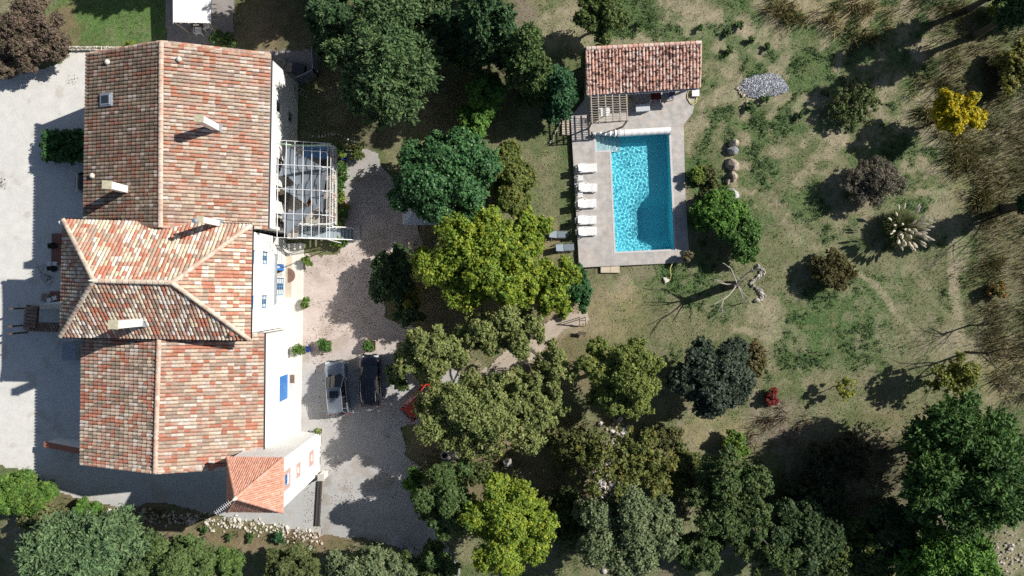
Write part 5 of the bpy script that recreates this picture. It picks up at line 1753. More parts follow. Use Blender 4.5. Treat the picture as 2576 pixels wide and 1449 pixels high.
        for y in (hl - .85, -hl + .85):
            w = MB(); vs = []
            prof = [(.20, .0), (.33, .02), (.34, .06), (.34, .16), (.33, .20), (.20, .22)]
            n = 18
            for r_, xo in prof:
                for q in range(n):
                    a = 2 * math.pi * q / n; vs.append((sx * (hw * .99 - xo), y + r_ * math.cos(a), .34 + r_ * math.sin(a)))
            fs = [(i * n + q, i * n + (q + 1) % n, (i + 1) * n + (q + 1) % n, (i + 1) * n + q) for i in range(5) for q in range(n)]
            w.add(vs, fs); wo = MB(); wobj = w.build('wheel', M['black'], t)
            w = MB(); w.add([(sx * (hw * .99 - .015), y + .2 * math.cos(2 * math.pi * q / n), .34 + .2 * math.sin(2 * math.pi * q / n)) for q in range(n)], [tuple(range(n))]); w.build('rim', M['chrome'], wobj)
    g = MB(); g.bbox(-.26, .26, hl - .03, hl + .012, .45, .56, .01); g.build('number_plate', M['white'], t)
    g = MB(); g.bbox(-hw * .5, hw * .5, hl - .08, hl - .02, .58, .70, .02); g.build('grille', M['black'], t)
    return t


car('silver off-road car with a dark sunroof and two bonnet vents, parked on the gravel', 1313, 1516, rad(5), 4.6, 1.80, 1.72, 'silver', sunroof=True, vents=True, hood=1.35, ws=.85)
car('dark blue black family car parked beside the silver car', 1444, 1487, rad(2.5), 4.35, 1.80, 1.66, 'darkpaint', hood=1.05, ws=.95)
car('bright orange red car half hidden under the olive tree branches', 1652, 1560, rad(-46), 4.0, 1.70, 1.50, 'redpaint', hood=.95, ws=.8)
p_ = P(193, 460, .5)
car('black car tucked against the west wall under the roof edge', 0, 0, rad(90), 4.1, 1.72, 1.5, 'blackpaint').location = (p_.x + 2.05, p_.y, .015)

# ------------------------------------------------------------------ gate, fences, awning
gp_ = P(807, 1202, 1.3)
gt = thing('gate_pillar', 'square white pillar with a pale cap at the corner of the tower, at the head of the gate track', 'pillar', (gp_.x, gp_.y, 0))
g = MB(); g.box(-.22, .22, -.22, .22, 0, 1.25); g.build('shaft', M['wall'], gt); g = MB(); g.hexa([(-.30, -.30, 1.252), (.30, -.30, 1.252), (.30, .30, 1.252), (-.30, .30, 1.252)], [(-.27, -.27, 1.32), (.27, -.27, 1.32), (.27, .27, 1.32), (-.27, .27, 1.32)]); g.build('cap', M['concrete'], gt)
ga, gb = P(803, 1212, .3), P(796.5, 1325, .3)
gt = thing('gate_track', 'long dark low gate track across the drive, from the pillar to the rocky bank', 'gate track', (ga.x, (ga.y + gb.y) / 2, 0))
g = MB(); g.beam(Vector((ga.x, ga.y, .08)), Vector((gb.x, gb.y, .08)), .40, .16); g.build('frame', M['darkmetal'], gt, world=True)
g = MB()
for k in (-1, 1): g.beam(Vector((ga.x + k * .13, ga.y, .185)), Vector((gb.x + k * .13, gb.y, .185)), .05, .045)
g.build('rail', M['darkwood'], gt, world=True)


def slat_fence(label, a, b, h, n=14):
    a = Vector((a.x, a.y, 0)); b = Vector((b.x, b.y, 0)); t = thing('screen_fence', label, 'fence', (a + b) / 2, 0, 'grey slatted screens round the north patio')
    for q in (a, b):
        g = MB(); g.beam(q, q + Vector((0, 0, h + .05)), .09); g.build('post', M['fence'], t, world=True)
    g = MB()
    for k in range(n):
        z = .06 + (h - .1) * k / (n - 1); g.beam(a + Vector((0, 0, z)), b + Vector((0, 0, z)), .022, (h / n) * .82)
    g.build('slat_panel', M['fence'], t, world=True)
    g = MB(); g.beam(a + Vector((0, 0, h + .03)), b + Vector((0, 0, h + .03)), .07, .04); g.build('top_rail', M['zinc'], t, world=True)


k1, k2, k3 = P(741, 197, 1.7), P(786, 175, 1.7), P(783, 118, 1.7)
slat_fence('grey slatted screen fence running out from the corner of the house', k1, k2, 1.65)
slat_fence('grey slatted screen fence along the side of the north patio', k2, k3, 1.65)
# hexagonal fire pit table and two boxes on the patio
t = thing('patio_box', 'low dark storage box on the north patio beside the screen fence', 'storage box', P4(1172, 275, 0), rad(-8))
g = MB(); g.bbox(-.5, .5, -.4, .4, 0, .5, .03); g.build('box', M['darkmetal'], t); g = MB(); g.bbox(-.53, .53, -.43, .43, .51, .56, .02); g.build('lid', M['darkmetal'], t)
t = thing('patio_table', 'hexagonal wooden table ring with a dark box behind it, close to the house wall', 'table', P4(1106, 258, 0))
g = MB(); hx = [(math.cos(k * math.pi / 3), math.sin(k * math.pi / 3)) for k in range(6)]
for k in range(6):
    a, b = hx[k], hx[(k + 1) % 6]; g.hexa([(a[0] * .30, a[1] * .30, .66), (b[0] * .30, b[1] * .30, .66), (b[0] * .46, b[1] * .46, .66), (a[0] * .46, a[1] * .46, .66)][::-1], [(a[0] * .30, a[1] * .30, .71), (b[0] * .30, b[1] * .30, .71), (b[0] * .46, b[1] * .46, .71), (a[0] * .46, a[1] * .46, .71)][::-1])
g.build('table_top', M['wood'], t)
for k in range(3):
    a = hx[2 * k]; g = MB(); g.beam((a[0] * .38, a[1] * .38, 0), (a[0] * .38, a[1] * .38, .66), .06); g.build('leg', M['wood'], t)
t = thing('patio_bench', 'grey box bench between the hexagonal table and the dark storage box', 'bench', P4(1126, 268, 0), rad(-8))
g = MB(); g.bbox(-.5, .5, -.4, .4, .38, .46, .02); g.build('seat', M['wood'], t); g = MB(); g.box(-.44, .44, -.34, .34, 0, .38); g.build('base', M['darkwood'], t)
# plant ladder leaning by the house corner
t = thing('plant_stand', 'small wooden ladder plant stand leaning at the house corner', 'plant stand', P4(1172, 358, 0))
g = MB(); a, b = P4(1145, 343, 1.2), P4(1205, 372, .0)
dv = (b - a); sd = Vector((-dv.y, dv.x, 0)).normalized() * .22
for s in (-1, 1): g.beam(a + sd * s, b + sd * s, .05)
for k in range(5): q = a.lerp(b, (k + .5) / 5); g.beam(q - sd, q + sd, .045)
g.build('frame', M['wood'], t, world=True)

# corrugated canopy north of the house
ac = thing('canopy', 'white striped corrugated canopy on wooden posts north of the house', 'canopy', xy(P(482, 10, 2.7)))
m = MB(); c00, c10, c01 = P(434, -150, 2.75), P(531, -150, 2.75), P(435, 56, 2.45); c11 = P(531, 58, 2.45)
m.grid(120, 3, lambda i, j: tuple((c00.lerp(c10, i)).lerp(c01.lerp(c11, i), j) + Vector((0, 0, .028 * math.sin(i * 2 * math.pi * 26)))))
m.build('sheet', M['white'], ac, smooth=False, world=True)
for u in (436, 455, 474, 493, 512, 530):
    g = MB(); g.beam(P(u, -150, 2.66), P(u, 60, 2.36), .06, .12); g.build('rafter', M['wood'], ac, world=True)
for (x, y) in ((735, 127), (865, 127), (735, -120), (865, -120)):
    pass
for (u, v) in ((477, 82), (547, 86), (477, -110), (547, -110)):
    q = P(u, v, 0); g = MB(); tq = P(441 if u < 500 else 527, v if v < 0 else 56, 2.35); g.beam(q, tq, .11); g.build('post', M['wood'], ac, world=True)
for k in range(11):
    v = 50 - k * 13.5; g = MB(); g.beam(P(524, v, 2.5), P(545, v + (2 if k % 2 else -1), 2.3), .045, .06); g.build('rafter_end', M['wood'], ac, world=True)
wc0 = chair_proto('plastic_chair', 'white plastic armchair facing the house, in front of the canopy', 'chair', M['plastic'])
wc0['group'] = 'white plastic chairs by the canopy'; wc0.location = P4(783, 128, 0); wc0.rotation_euler.z = rad(2)
dup(wc0, P4(812, 108, 0), rad(-65), 'white plastic armchair turned sideways at the canopy post')
tt = thing('garden_table', 'dark square table half under the canopy edge', 'table', P4(784, 100, 0))
g = MB(); g.bbox(-.5, .5, -.4, .4, .68, .72, .02); g.build('table_top', M['darkwood'], tt)
for sx in (-1, 1):
    for sy in (-1, 1):
        g = MB(); g.beam((sx * .43, sy * .33, 0), (sx * .43, sy * .33, .68), .06); g.build('leg', M['darkwood'], tt)
# dry stone wall along the lawn
rr = random.Random(4)


def boulder(c, sx, sy, sz, rot, seed, col, sub=3):
    """one irregular faceted stone as vertices, faces"""
    import bmesh
    bm = bmesh.new(); bmesh.ops.create_icosphere(bm, subdivisions=sub, radius=1)
    rn = random.Random(seed); planes = [(Vector((rn.gauss(0, 1), rn.gauss(0, 1), rn.gauss(0, .8))).normalized(), rn.uniform(.48, .86)) for _ in range(13)]
    vs = []; cl = []
    for v in bm.verts:
        p = v.co.copy()
        for n_, d_ in planes:
            k = p.dot(n_) - d_
            if k > 0: p -= n_ * k * .92
        p *= 1 + .05 * math.sin(p.x * 9 + seed) * math.cos(p.y * 7 + seed)
        x, y = p.x * sx, p.y * sy
        vs.append((c[0] + x * math.cos(rot) - y * math.sin(rot), c[1] + x * math.sin(rot) + y * math.cos(rot), c[2] + max(p.z, -.35) * sz))
    fs = [tuple(v.index for v in f.verts) for f in bm.faces]
    bm.free()
    return vs, fs


g = MB()
for k in range(34):
    u = 176 + k * 4.2; q = P(u, 122 + rr.uniform(-.5, .5), .2)
    for r_ in range(2):
        vs, fs = boulder((q.x, q.y + (r_ - .5) * .2, .18 + .0 * r_), rr.uniform(.10, .15), .12, .2, rr.random() * 3, k * 3 + r_, None, 1)
        c = rr.uniform(.42, .62); g.add(vs, fs, (c, c * .93, c * .80))
tag(g.build('dry_stone_wall', M['rock'], vcol=True), 'low wall of pale stones along the bottom of the lawn, by the house corner', 'wall')
g = MB()
for k in range(15):
    q = P4(1210 + k * 12.5, 530 + 5 * math.sin(k * .6) + (k - 9) * 4 * (k > 9), 0); vs, fs = boulder((q.x, q.y, .08), rr.uniform(.10, .2), .12, .14, rr.random() * 3, 300 + k, None, 1)
    c = rr.uniform(.35, .5); g.add(vs, fs, (c, c * .95, c * .86))
tag(g.build('rubble', M['rock'], vcol=True), 'row of pale edging stones curving round the bed north of the terrace', 'stones', None, 'stuff')
g = MB()
for k in range(18):
    q = P4(2150 + 82 * (k / 17) ** 1.1 + rr.uniform(-3, 3), 560 - 170 * (k / 17) + rr.uniform(-3, 3), 0); vs, fs = boulder((q.x, q.y, .08), rr.uniform(.10, .2), .12, .15, rr.random() * 3, 340 + k, None, 1)
    c = rr.uniform(.35, .5); g.add(vs, fs, (c, c * .95, c * .86))
tag(g.build('rubble', M['rock'], vcol=True), 'row of edging stones at the corner between the dark conifer and the pool terrace', 'stones', None, 'stuff')

# ------------------------------------------------------------------ rocks, rubble, gravel heap
for k, (u, v, sx, sy, sz, col, lb) in enumerate(((1845, 362, .42, .40, .55, (.44, .38, .31), 'small tan and grey boulder at the top of the boulder row'), (1843, 413, .52, .62, .55, (.38, .31, .25), 'brown orange boulder, second from the top of the row'),
                                              (1846, 443, .50, .40, .45, (.38, .32, .26), 'flat brownish boulder, third from the top of the row'), (1832, 455, .26, .24, .3, (.40, .32, .26), 'smallest boulder, squeezed under the flat brownish one'),
                                              (1841, 487, .66, .62, .7, (.40, .40, .41), 'large grey boulder at the bottom of the row beside the green bush'), (1843, 380, .5, .36, .5, (.27, .27, .29), 'dark grey boulder under the small tan one'))):
    q = P(u, v, .5); vs, fs = boulder((q.x, q.y, .28 + sz * .3), sx * 1.22, sy * 1.22, sz * 1.2, k * 1.3, 50 + k, col, 2); g = MB(); g.add(vs, fs, col)
    tag(g.build('boulder', M['rock'], vcol=True), lb, 'boulder', 'boulders in a row right of the pool')


def rubble(name, label, pts, sizes, cols, seed, zb=0.0):
    rn = random.Random(seed); g = MB()
    for k, (u, v) in enumerate(pts):
        s = rn.uniform(*sizes) * (1.6 if rn.random() < .15 else 1); q = G(u, v)
        vs, fs = boulder((q.x, q.y, q.z + s * .25 + zb), s, s * rn.uniform(.6, .95), s * rn.uniform(.5, .8), rn.random() * 6, seed + k, None, 1)
        c = rn.choice(cols); f = rn.uniform(.8, 1.15); g.add(vs, fs, tuple(x * f for x in c))
    o = g.build(name, M['rock'], vcol=True)
    return tag(o, label, 'stones', None, 'stuff')


def bank_pts(seed, n, us, vc, dv):
    rn = random.Random(seed); out = []
    while len(out) < n:
        u = rn.uniform(*us); out.append((u, vc(u) + rn.gauss(0, dv)))
    return out


vb = lambda u: np.interp(u, [270, 420, 560, 700, 800], [1290, 1302, 1312, 1332, 1352])
rubble('rubble', 'pale limestone rubble bank below the south drive', bank_pts(5, 420, (270, 810), vb, 9), (.06, .20), [(.55, .50, .42), (.62, .58, .50), (.42, .37, .30)], 600)
rubble('rubble', 'line of grey stones curving beside the dead tree', [(1905 + 14 * math.sin(k * .11) + rr.uniform(-5, 5), 668 + k * 1.05) for k in range(85)], (.08, .22), [(.36, .33, .29), (.44, .40, .35), (.28, .26, .23)], 700)
rubble('rubble', 'broken white rock showing through the thin tree canopy', bank_pts(8, 150, (1505, 1580), lambda u: 1180 - (u - 1540) * 1.6, 60), (.10, .42), [(.52, .48, .44), (.42, .36, .31), (.58, .55, .52)], 800)
rubble('rubble', 'scattered pale rocks by the big pine at the right edge', bank_pts(9, 60, (2500, 2576), lambda u: 1380, 35), (.06, .2), [(.48, .44, .38), (.55, .5, .45)], 900)
rubble('rubble', 'tan stones at the lower left edge of the grey gravel heap', bank_pts(10, 40, (1852, 1880), lambda u: 215 + (u - 1852) * 1.2, 5), (.05, .13), [(.55, .46, .34)], 950)
n = 5200; a = R.random(n) * 6.283; r_ = np.sqrt(R.random(n))
hu = 1918 + 60 * r_ * np.cos(a) * (1 + .12 * np.sin(a * 3)); hv = 218 + 31 * r_ * np.sin(a) * (1 + .12 * np.cos(a * 2 + 1))
hx_ = (hu - 1288) * CAM_H / F_PX; hy = -(hv - 724.5) * CAM_H / F_PX; hz = .28 + .26 * (1 - r_ ** 2) + R.random(n) * .05
cc = np.stack([hx_, hy, hz], 1); g_ = R.uniform(.45, .95, n); tet = []
d = unit(R.normal(0, 1, (n, 3))); e = unit(np.cross(d, R.normal(0, 1, (n, 3)))); f = np.cross(d, e); s_ = R.uniform(.035, .075, n)[:, None]
up_ = np.array([0, 0, 1.0])
vs = np.concatenate([leaf_quads(cc, R.normal(0, .7, (n, 3)) + up_, .13, R, 1.2), leaf_quads(cc + R.normal(0, .02, (n, 3)), R.normal(0, 1, (n, 3)), .12, R, 1.1)])
c3 = np.stack([g_, g_ * 1.02, g_ * 1.06], 1)
hp_ = np_mesh('gravel', vs, 4, M['pebble'], None, np.concatenate([c3, c3 * .8]))
tag(hp_, 'heap of blue grey crushed stone in the meadow', 'gravel heap', None, 'stuff')
g = MB(); g.grid(30, 16, lambda i, j: tuple(P(1288, 724.5, 0) * 0 + Vector(((1918 - 1288 + 58 * (i * 2 - 1)) * CAM_H / F_PX, -(218 - 724.5 + 29 * (j * 2 - 1)) * CAM_H / F_PX, .20 + .30 * max(0, 1 - (i * 2 - 1) ** 2 - (j * 2 - 1) ** 2)))), (.2, .2, .21))
g.build('gravel_core', M['pebble'], hp_, vcol=True)

# ------------------------------------------------------------------ small garden things
t = thing('well_ring', 'round stone well ring under the olive trees at the edge of the car park', 'well', P(1119, 1144, .3))
g = MB(); g.lathe([(.36, -.35), (.36, .25), (.26, .25), (.25, -.2)], 20); g.build('ring', M['concrete'], t); g = MB(); g.lathe([(.25, .05), (.01, .06)], 14); g.build('water', M['glass'], t)
t = thing('stone_bench', 'two pale concrete beams lying side by side next to the well ring', 'bench', P(1139, 1150, 0))
for k in (-1, 1):
    g = MB(); a, b = P4(1757 + k * 8, 1806, .35), P4(1776 + k * 8, 1745, .35); g.beam(a, b, .24, .2); g.build('beam', M['concrete'], t, world=True)
g = MB(); g.box(-.4, .4, -.15, .15, 0, .25); g.build('base', M['concrete'], t)
t = thing('stone_plinth', 'small square concrete plinth in the shade right of the concrete beams', 'plinth', P4(1983, 1805, 0), rad(12))
g = MB(); g.bbox(-.35, .35, -.3, .3, 0, .35, .03); g.build('block', M['concrete'], t)
t = thing('trellis', 'light wooden ladder frame with a low bench at the end of the dirt path', 'trellis', xy(P4(2272, 1270)))
g = MB()
for x in (2263, 2287): g.beam(P4(x, 1238, 1.5), P4(x + 1, 1275, .1), .05); g.beam(P4(x, 1238, 1.5), P4(x, 1240, 0), .05)
for y, z in ((1239, 1.45), (1253, .9)): g.beam(P4(2260, y, z), P4(2290, y - 1, z), .05)
g.build('rails', M['wood'], t, world=True)
g = MB(); g.beam(P4(2258, 1300, .45), P4(2290, 1304, .45), .3, .06); g.build('seat', M['darkwood'], t, world=True)
for x in (2262, 2286):
    g = MB(); g.beam(P4(x, 1301, .0), P4(x, 1301, .42), .08); g.build('leg', M['darkwood'], t, world=True)
p = G(1676, 705); g = MB(); vs, fs = boulder((p.x, p.y, p.z + .05), .42, .34, .14, .2, 77, None, 2); g.add(vs, fs, (.62, .58, .48)); tag(g.build('flat_stone', M['rock'], vcol=True), 'pale flat stone lying on the grass below the pool', 'stone')
g = MB(); q = G(1683, 690); g.tube([q + Vector((.05, -.5, .05)), q + Vector((.10, -.1, .3)), q + Vector((.0, .5, .45)), q + Vector((.25, 1.0, .3)), q + Vector((.5, 1.2, .1))], .035, 6); tag(g.build('garden_hose', M['yellow']), 'short bent yellow hose on the grass above the flat stone', 'hose')
t = thing('garden_table', 'wooden garden table half seen under the yellow green tree by the courtyard', 'table', P4(1612, 985, 0), rad(4))
g = MB(); g.bbox(-.22, .22, -.9, .9, .68, .74, .02); g.build('table_top', M['palewood'], t)
for sy in (-1, 1):
    g = MB(); g.beam((0, sy * .7, 0), (0, sy * .7, .68), .12); g.build('leg', M['wood'], t)
# square garden parasol beside the glossy tree
t = thing('garden_parasol', 'pale grey square parasol half hidden by the dark glossy shrub', 'parasol', xy(P(1058, 516, 2.5)))
c = P(1058, 516, 2.9); s_ = 1.55
cor = [Vector((c.x + sx * s_, c.y + sy * s_, 2.35)) for sx, sy in ((-1, -1), (1, -1), (1, 1), (-1, 1))]
g = MB()
for k in range(4): g.add([cor[k], cor[(k + 1) % 4], c], [(0, 1, 2)])
g.build('canopy', M['lamp'], t, world=True)
g = MB(); g.tube([(c.x, c.y, 0), (c.x, c.y, 2.95)], .03, 8); g.build('pole', M['wood'], t, world=True)
g = MB(); g.lathe([(.3, 0), (.3, .08), (.05, .1)], 14, (c.x, c.y, 0)); g.build('base', M['concrete'], t, world=True)
# small white things on the west step
for (x, y, lb) in ((213, 1031, 'two small white stools on the tiled step near the dark pot'), (213, 1168, 'two small white stools on the lower tiled step')):
    t = thing('stools', lb, 'stool', P4(x, y, .16), rad(20 if y > 1100 else 0)); t.name = 'stool_pair'
    for k in (-1, 1):
        g = MB(); g.bbox(k * .24 - .18, k * .24 + .18, -.17, .17, .36, .42, .02); g.build('seat', M['plastic'], t)
        for sx in (-.13, .13):
            g = MB(); g.beam((k * .24 + sx, -.12, 0), (k * .24 + sx, -.12, .36), .03); g.beam((k * .24 + sx, .12, 0), (k * .24 + sx, .12, .36), .03); g.build('leg', M['plastic'], t)
t = thing('wooden_crate', 'old wooden crate with a curved handle in the shade by the lower tiled step', 'crate', P4(185, 1162, .02), rad(-10))
g = MB()
for k in range(6): g.box(-.30 + k * .1, -.30 + k * .1 + .08, -.32, .32, .30, .33)
g.build('slats', M['wood'], t); g = MB(); g.box(-.3, .3, -.32, -.29, 0, .3); g.box(-.3, .3, .29, .32, 0, .3); g.box(-.3, -.27, -.29, .29, 0, .3); g.box(.27, .3, -.29, .29, 0, .3); g.build('sides', M['wood'], t)
t = thing('wall_cabinet', 'grey cabinet against the west wall where the middle and south houses meet', 'cabinet', P4(308, 1368, 0))
g = MB(); g.bbox(-.5, .6, -.75, .75, 0, 1.5, .03); g.build('case', M['zinc'], t); g = MB(); g.hexa([(-.52, -.7, .1), (-.505, -.7, .1), (-.505, .7, .1), (-.52, .7, .1)], [(-.52, -.7, 1.4), (-.505, -.7, 1.4), (-.505, .7, 1.4), (-.52, .7, 1.4)]); g.build('door', M['greyfloor'], t)
#@@PLANTS
# ------------------------------------------------------------------ trees
DARKCON = [((.030, .070, .030), 3), ((.050, .095, .038), 3), ((.075, .115, .050), 1.2)]
CYP = [((.060, .108, .042), 3), ((.085, .138, .050), 3), ((.115, .155, .062), 1.2), ((.04, .075, .035), 1.5)]
GLOSSY = [((.030, .085, .030), 3), ((.050, .120, .040), 3), ((.080, .160, .055), 1)]
YELLOWG = [((.205, .250, .028), 3), ((.15, .225, .03), 3), ((.25, .275, .03), 1.3), ((.105, .175, .03), 1.8)]
OLIVEY = [((.185, .215, .070), 3), ((.15, .185, .06), 3), ((.25, .24, .10), 1.4), ((.11, .145, .042), 1.5)]
GREYG = [((.145, .180, .090), 3), ((.11, .145, .068), 3), ((.18, .20, .10), 1.3)]
OAKDARK = [((.040, .060, .040), 3), ((.060, .080, .052), 3), ((.085, .10, .065), 1)]
PINE = [((.045, .095, .024), 3), ((.065, .12, .028), 3), ((.03, .07, .02), 2)]
BRIGHT = [((.08, .17, .03), 3), ((.11, .20, .035), 3), ((.05, .12, .03), 1.5)]
MIDG = [((.055, .10, .030), 3), ((.08, .125, .040), 3), ((.11, .14, .05), 1)]
BLUECON = [((.085, .140, .062), 3), ((.120, .175, .080), 2.6), ((.055, .10, .048), 1.6)]
PURPB = [((.13, .095, .075), 3), ((.18, .13, .10), 2), ((.09, .085, .045), 2)]
BROWNB = [((.105, .085, .04), 3), ((.08, .08, .035), 2), ((.15, .11, .05), 1.5)]
YELLOW = [((.44, .34, .012), 3), ((.36, .31, .015), 3), ((.20, .20, .02), 1.4)]
DENS = 1.75
CROWN = 1.18


def tree(name, label, u, v, ru, rv, z0, z1, pal, n, seed, size=.20, m='leaf', style='leaf', lob=14, f=(.27, .42), tr=.16, cone=False, extra=(), bark='bark', limbs=8, cat='tree', group=None, flat=.85, hc=.62, **kw):
    ru *= CROWN; rv *= CROWN; extra = [(a, b, c_ * CROWN, d_ * CROWN) for a, b, c_, d_ in extra]
    h = z0 + (z1 - z0) * hc
    c = P(u, v, h); s = (CAM_H - h) / F_PX
    zb = tz(c.x, c.y)
    rn = random.Random(seed)
    lb = crown_lobes(c.x, c.y, z0, z1, ru * s, rv * s, lob, rn, f=f, flat=flat, cone=cone) if lob else []
    for (eu, ev, eru, erv) in extra:
        q = P(eu, ev, h); lb += crown_lobes(q.x, q.y, z0, z1 * .94, eru * s, erv * s, max(5, int(lob * .5) or 7), rn, f=f, flat=flat, cone=cone)
    t = thing(name, label, cat, (c.x, c.y, zb), 0, group)
    foliage('crown', t, M[m], lb, int(n * DENS), size, pal, seed, style=style, **kw)
    trunk(t, (c.x, c.y, zb), (c.x, c.y, z0 + (z1 - z0) * .6), tr, lb, seed, bark, limbs)
    return t


CON = dict(m='needle', style='spray', aspect=2.6, f=(.24, .36), clump=.5, flat=1.0, inner=.16)
tree('conifer_tree', 'big feathery green conifer standing alone east of the north house', 975, 158, 118, 148, .8, 11.5, CYP, 42000, 101, .20, lob=34, tr=.30, **CON)
tree('conifer_tree', 'dark conifer in deep shade at the top edge, left of the big feathery conifer', 822, 50, 62, 75, .8, 9.5, DARKCON, 15000, 102, .20, lob=16, tr=.2, cone=True, **CON)  # dark leaf colours here also hold the shade of the taller trees
tree('conifer_tree', 'conifer with olive tips poking in at the top edge above the big feathery conifer', 1062, -22, 68, 62, 1, 11, CYP, 13000, 103, .20, lob=14, tr=.2, cone=True, **CON)
tree('conifer_tree', 'dark conifer at the top edge with a sunlit right flank', 1200, 40, 66, 86, .8, 13, DARKCON, 18000, 104, .20, lob=18, tr=.25, cone=True, **CON)
tree('conifer_tree', 'medium green conifer between the dark top conifer and the pool house', 1318, 132, 56, 70, .6, 11.0, MIDG, 18000, 105, .18, lob=16, tr=.2, cone=True, **CON)
tree('conifer_tree', 'small dense blue green conifer right beside the pool house wall', 1408, 218, 42, 72, .3, 6.2, [((.035, .095, .045), 3), ((.06, .13, .055), 2)], 14000, 106, .17, lob=16, tr=.14, cone=True, **CON)
tree('conifer_tree', 'small conifer behind the blue green one, above the pool house corner', 1352, 182, 38, 56, .3, 8.5, MIDG, 7000, 107, .18, lob=10, tr=.12, cone=True, **CON)
tree('hedge', 'tall bright green hedge running down from the conifers towards the glossy tree', 1222, 222, 44, 44, .1, 4.4, BRIGHT, 19000, 108, .17, lob=7, tr=.08, cat='hedge', extra=((1208, 275, 48, 44), (1188, 325, 44, 36)), low=-.2)
tree('shrub', 'small sunlit bush at the upper end of the bright green hedge', 1173, 152, 26, 17, .1, 2.2, BRIGHT, 2200, 109, .16, lob=6, tr=.05, cat='shrub')
tree('glossy_tree', 'large dark green glossy leaved tree in the middle of the garden', 1122, 452, 142, 104, .5, 6.4, GLOSSY, 46000, 110, .20, m='glossleaf', lob=26, tr=.22, f=(.24, .36))
tree('yellowing_shrub', 'yellowing green shrub leaning on the right side of the glossy tree', 1284, 452, 50, 86, .3, 4.8, [((.12, .14, .035), 3), ((.08, .12, .03), 2), ((.19, .18, .04), 1)], 13000, 111, .19, lob=12, tr=.1, cat='shrub')
tree('shrub', 'lime green rounded shrub below the yellowing one', 1316, 487, 22, 24, .1, 1.6, LIME, 2200, 112, .16, lob=6, tr=.05, cat='shrub')
tree('ash_tree', 'large bright yellow green tree in the centre of the garden', 1215, 656, 158, 122, 1.5, 9.2, YELLOWG, 50000, 113, .165, lob=26, tr=.28, f=(.22, .34), extra=((1385, 720, 72, 84), (1310, 590, 90, 56)))
tree('hedge', 'dark green clipped hedge at the right of the yellow green tree', 1452, 715, 38, 40, .1, 2.6, [((.03, .09, .03), 3), ((.05, .12, .04), 2)], 8500, 114, .15, lob=8, tr=.07, cat='hedge', extra=((1468, 750, 26, 40), (1440, 690, 26, 26)))
tree('shrub', 'dark green loose shrub jutting into the courtyard', 985, 695, 52, 72, .2, 3.6, [((.04, .075, .03), 3), ((.06, .10, .035), 2), ((.09, .13, .05), .7)], 11000, 115, .18, lob=13, tr=.08, cat='shrub', extra=((1022, 792, 40, 32),))
tree('shrub', 'golden bush in the middle of the dark shrubs by the courtyard', 1026, 748, 32, 32, .2, 3.9, [((.22, .19, .03), 3), ((.15, .15, .03), 2)], 3600, 116, .15, lob=7, tr=.05, cat='shrub')
OL = dict(size=.155, f=(.21, .33), inner=.06)
tree('olive_tree', 'olive toned tree nearest the parked cars', 1084, 893, 88, 68, 2.6, 9.6, OLIVEY, 17000, 117, lob=16, tr=.2, **OL)
tree('olive_tree', 'pale olive toned tree with open gaps below the yellow green tree', 1272, 836, 104, 70, 1.8, 8.6, OLIVEY, 20000, 118, lob=15, tr=.22, extra=((1388, 930, 68, 68), (1178, 845, 56, 46)), **OL)
tree('olive_tree', 'widest olive toned tree, spreading over the orange red car', 1212, 1046, 166, 98, 1.8, 8.8, OLIVEY, 52000, 119, lob=32, tr=.28, limbs=14, extra=((1372, 1010, 62, 66), (1290, 975, 60, 48)), **OL)
tree('olive_tree', 'light green tree right of the olive group, over the dark oak shadow', 1562, 945, 100, 104, 1.5, 8.4, [((.15, .18, .045), 3), ((.11, .15, .04), 3), ((.20, .22, .05), 1.3)], 27000, 120, lob=18, tr=.24, extra=((1612, 1010, 48, 50),), **OL)
tree('shrub', 'dark shrub under the olive trees beside the black car', 1000, 940, 26, 48, .2, 3.2, MIDG, 3600, 121, .17, lob=7, tr=.05, cat='shrub')
tree('evergreen_tree', 'dull green tree at the lower corner of the car park', 1122, 1262, 70, 92, 1, 8.0, MIDG, 19000, 122, lob=17, tr=.22, **OL)
tree('shrub', 'narrow bright green sapling at the edge of the car park', 1042, 1226, 20, 46, .4, 4.2, BRIGHT, 2600, 123, .17, lob=7, tr=.05, cat='shrub')
tree('ash_tree', 'tall yellow green tree at the bottom centre', 1278, 1312, 104, 130, 1.5, 9.4, [(c, w) for c, w in YELLOWG], 36000, 124, lob=24, tr=.28, **OL)
tree('sparse_tree', 'thin open crowned tree with white rock showing through it', 1575, 1165, 140, 88, 2.2, 7.4, [((.13, .15, .04), 3), ((.10, .12, .035), 2), ((.19, .17, .04), 1)], 9500, 125, .17, lob=26, tr=.2, limbs=18, bark='palebark', f=(.16, .26), inner=0, extra=((1650, 1200, 70, 70),))
tree('olive_tree', 'grey green tree with lichen orange branches at the bottom edge', 1578, 1335, 136, 108, 1.5, 8.2, GREYG, 36000, 126, lob=24, tr=.25, bark='orangebark', limbs=14, **OL)
tree('evergreen_tree', 'dense green tree right of the grey green one', 1832, 1245, 106, 112, .8, 7.6, [((.055, .095, .03), 3), ((.08, .12, .04), 3), ((.11, .14, .05), 1)], 27000, 127, lob=20, tr=.22, extra=((1925, 1395, 90, 62),), **OL)
tree('holm_oak', 'round dark grey green oak on the grass below the dead tree', 1790, 948, 98, 94, .6, 6.6, OAKDARK, 27000, 128, .19, lob=20, tr=.25, f=(.24, .36))
tree('pine_tree', 'broad bright green pine at the right edge', 2432, 1172, 150, 152, 1.5, 10.5, PINE, 50000, 129, .22, lob=34, tr=.35, **CON)
tree('pine_tree', 'yellowish green pine at the bottom right corner', 2395, 1420, 112, 78, 1.2, 8.5, BRIGHT, 20000, 130, .22, lob=18, tr=.25, **CON)
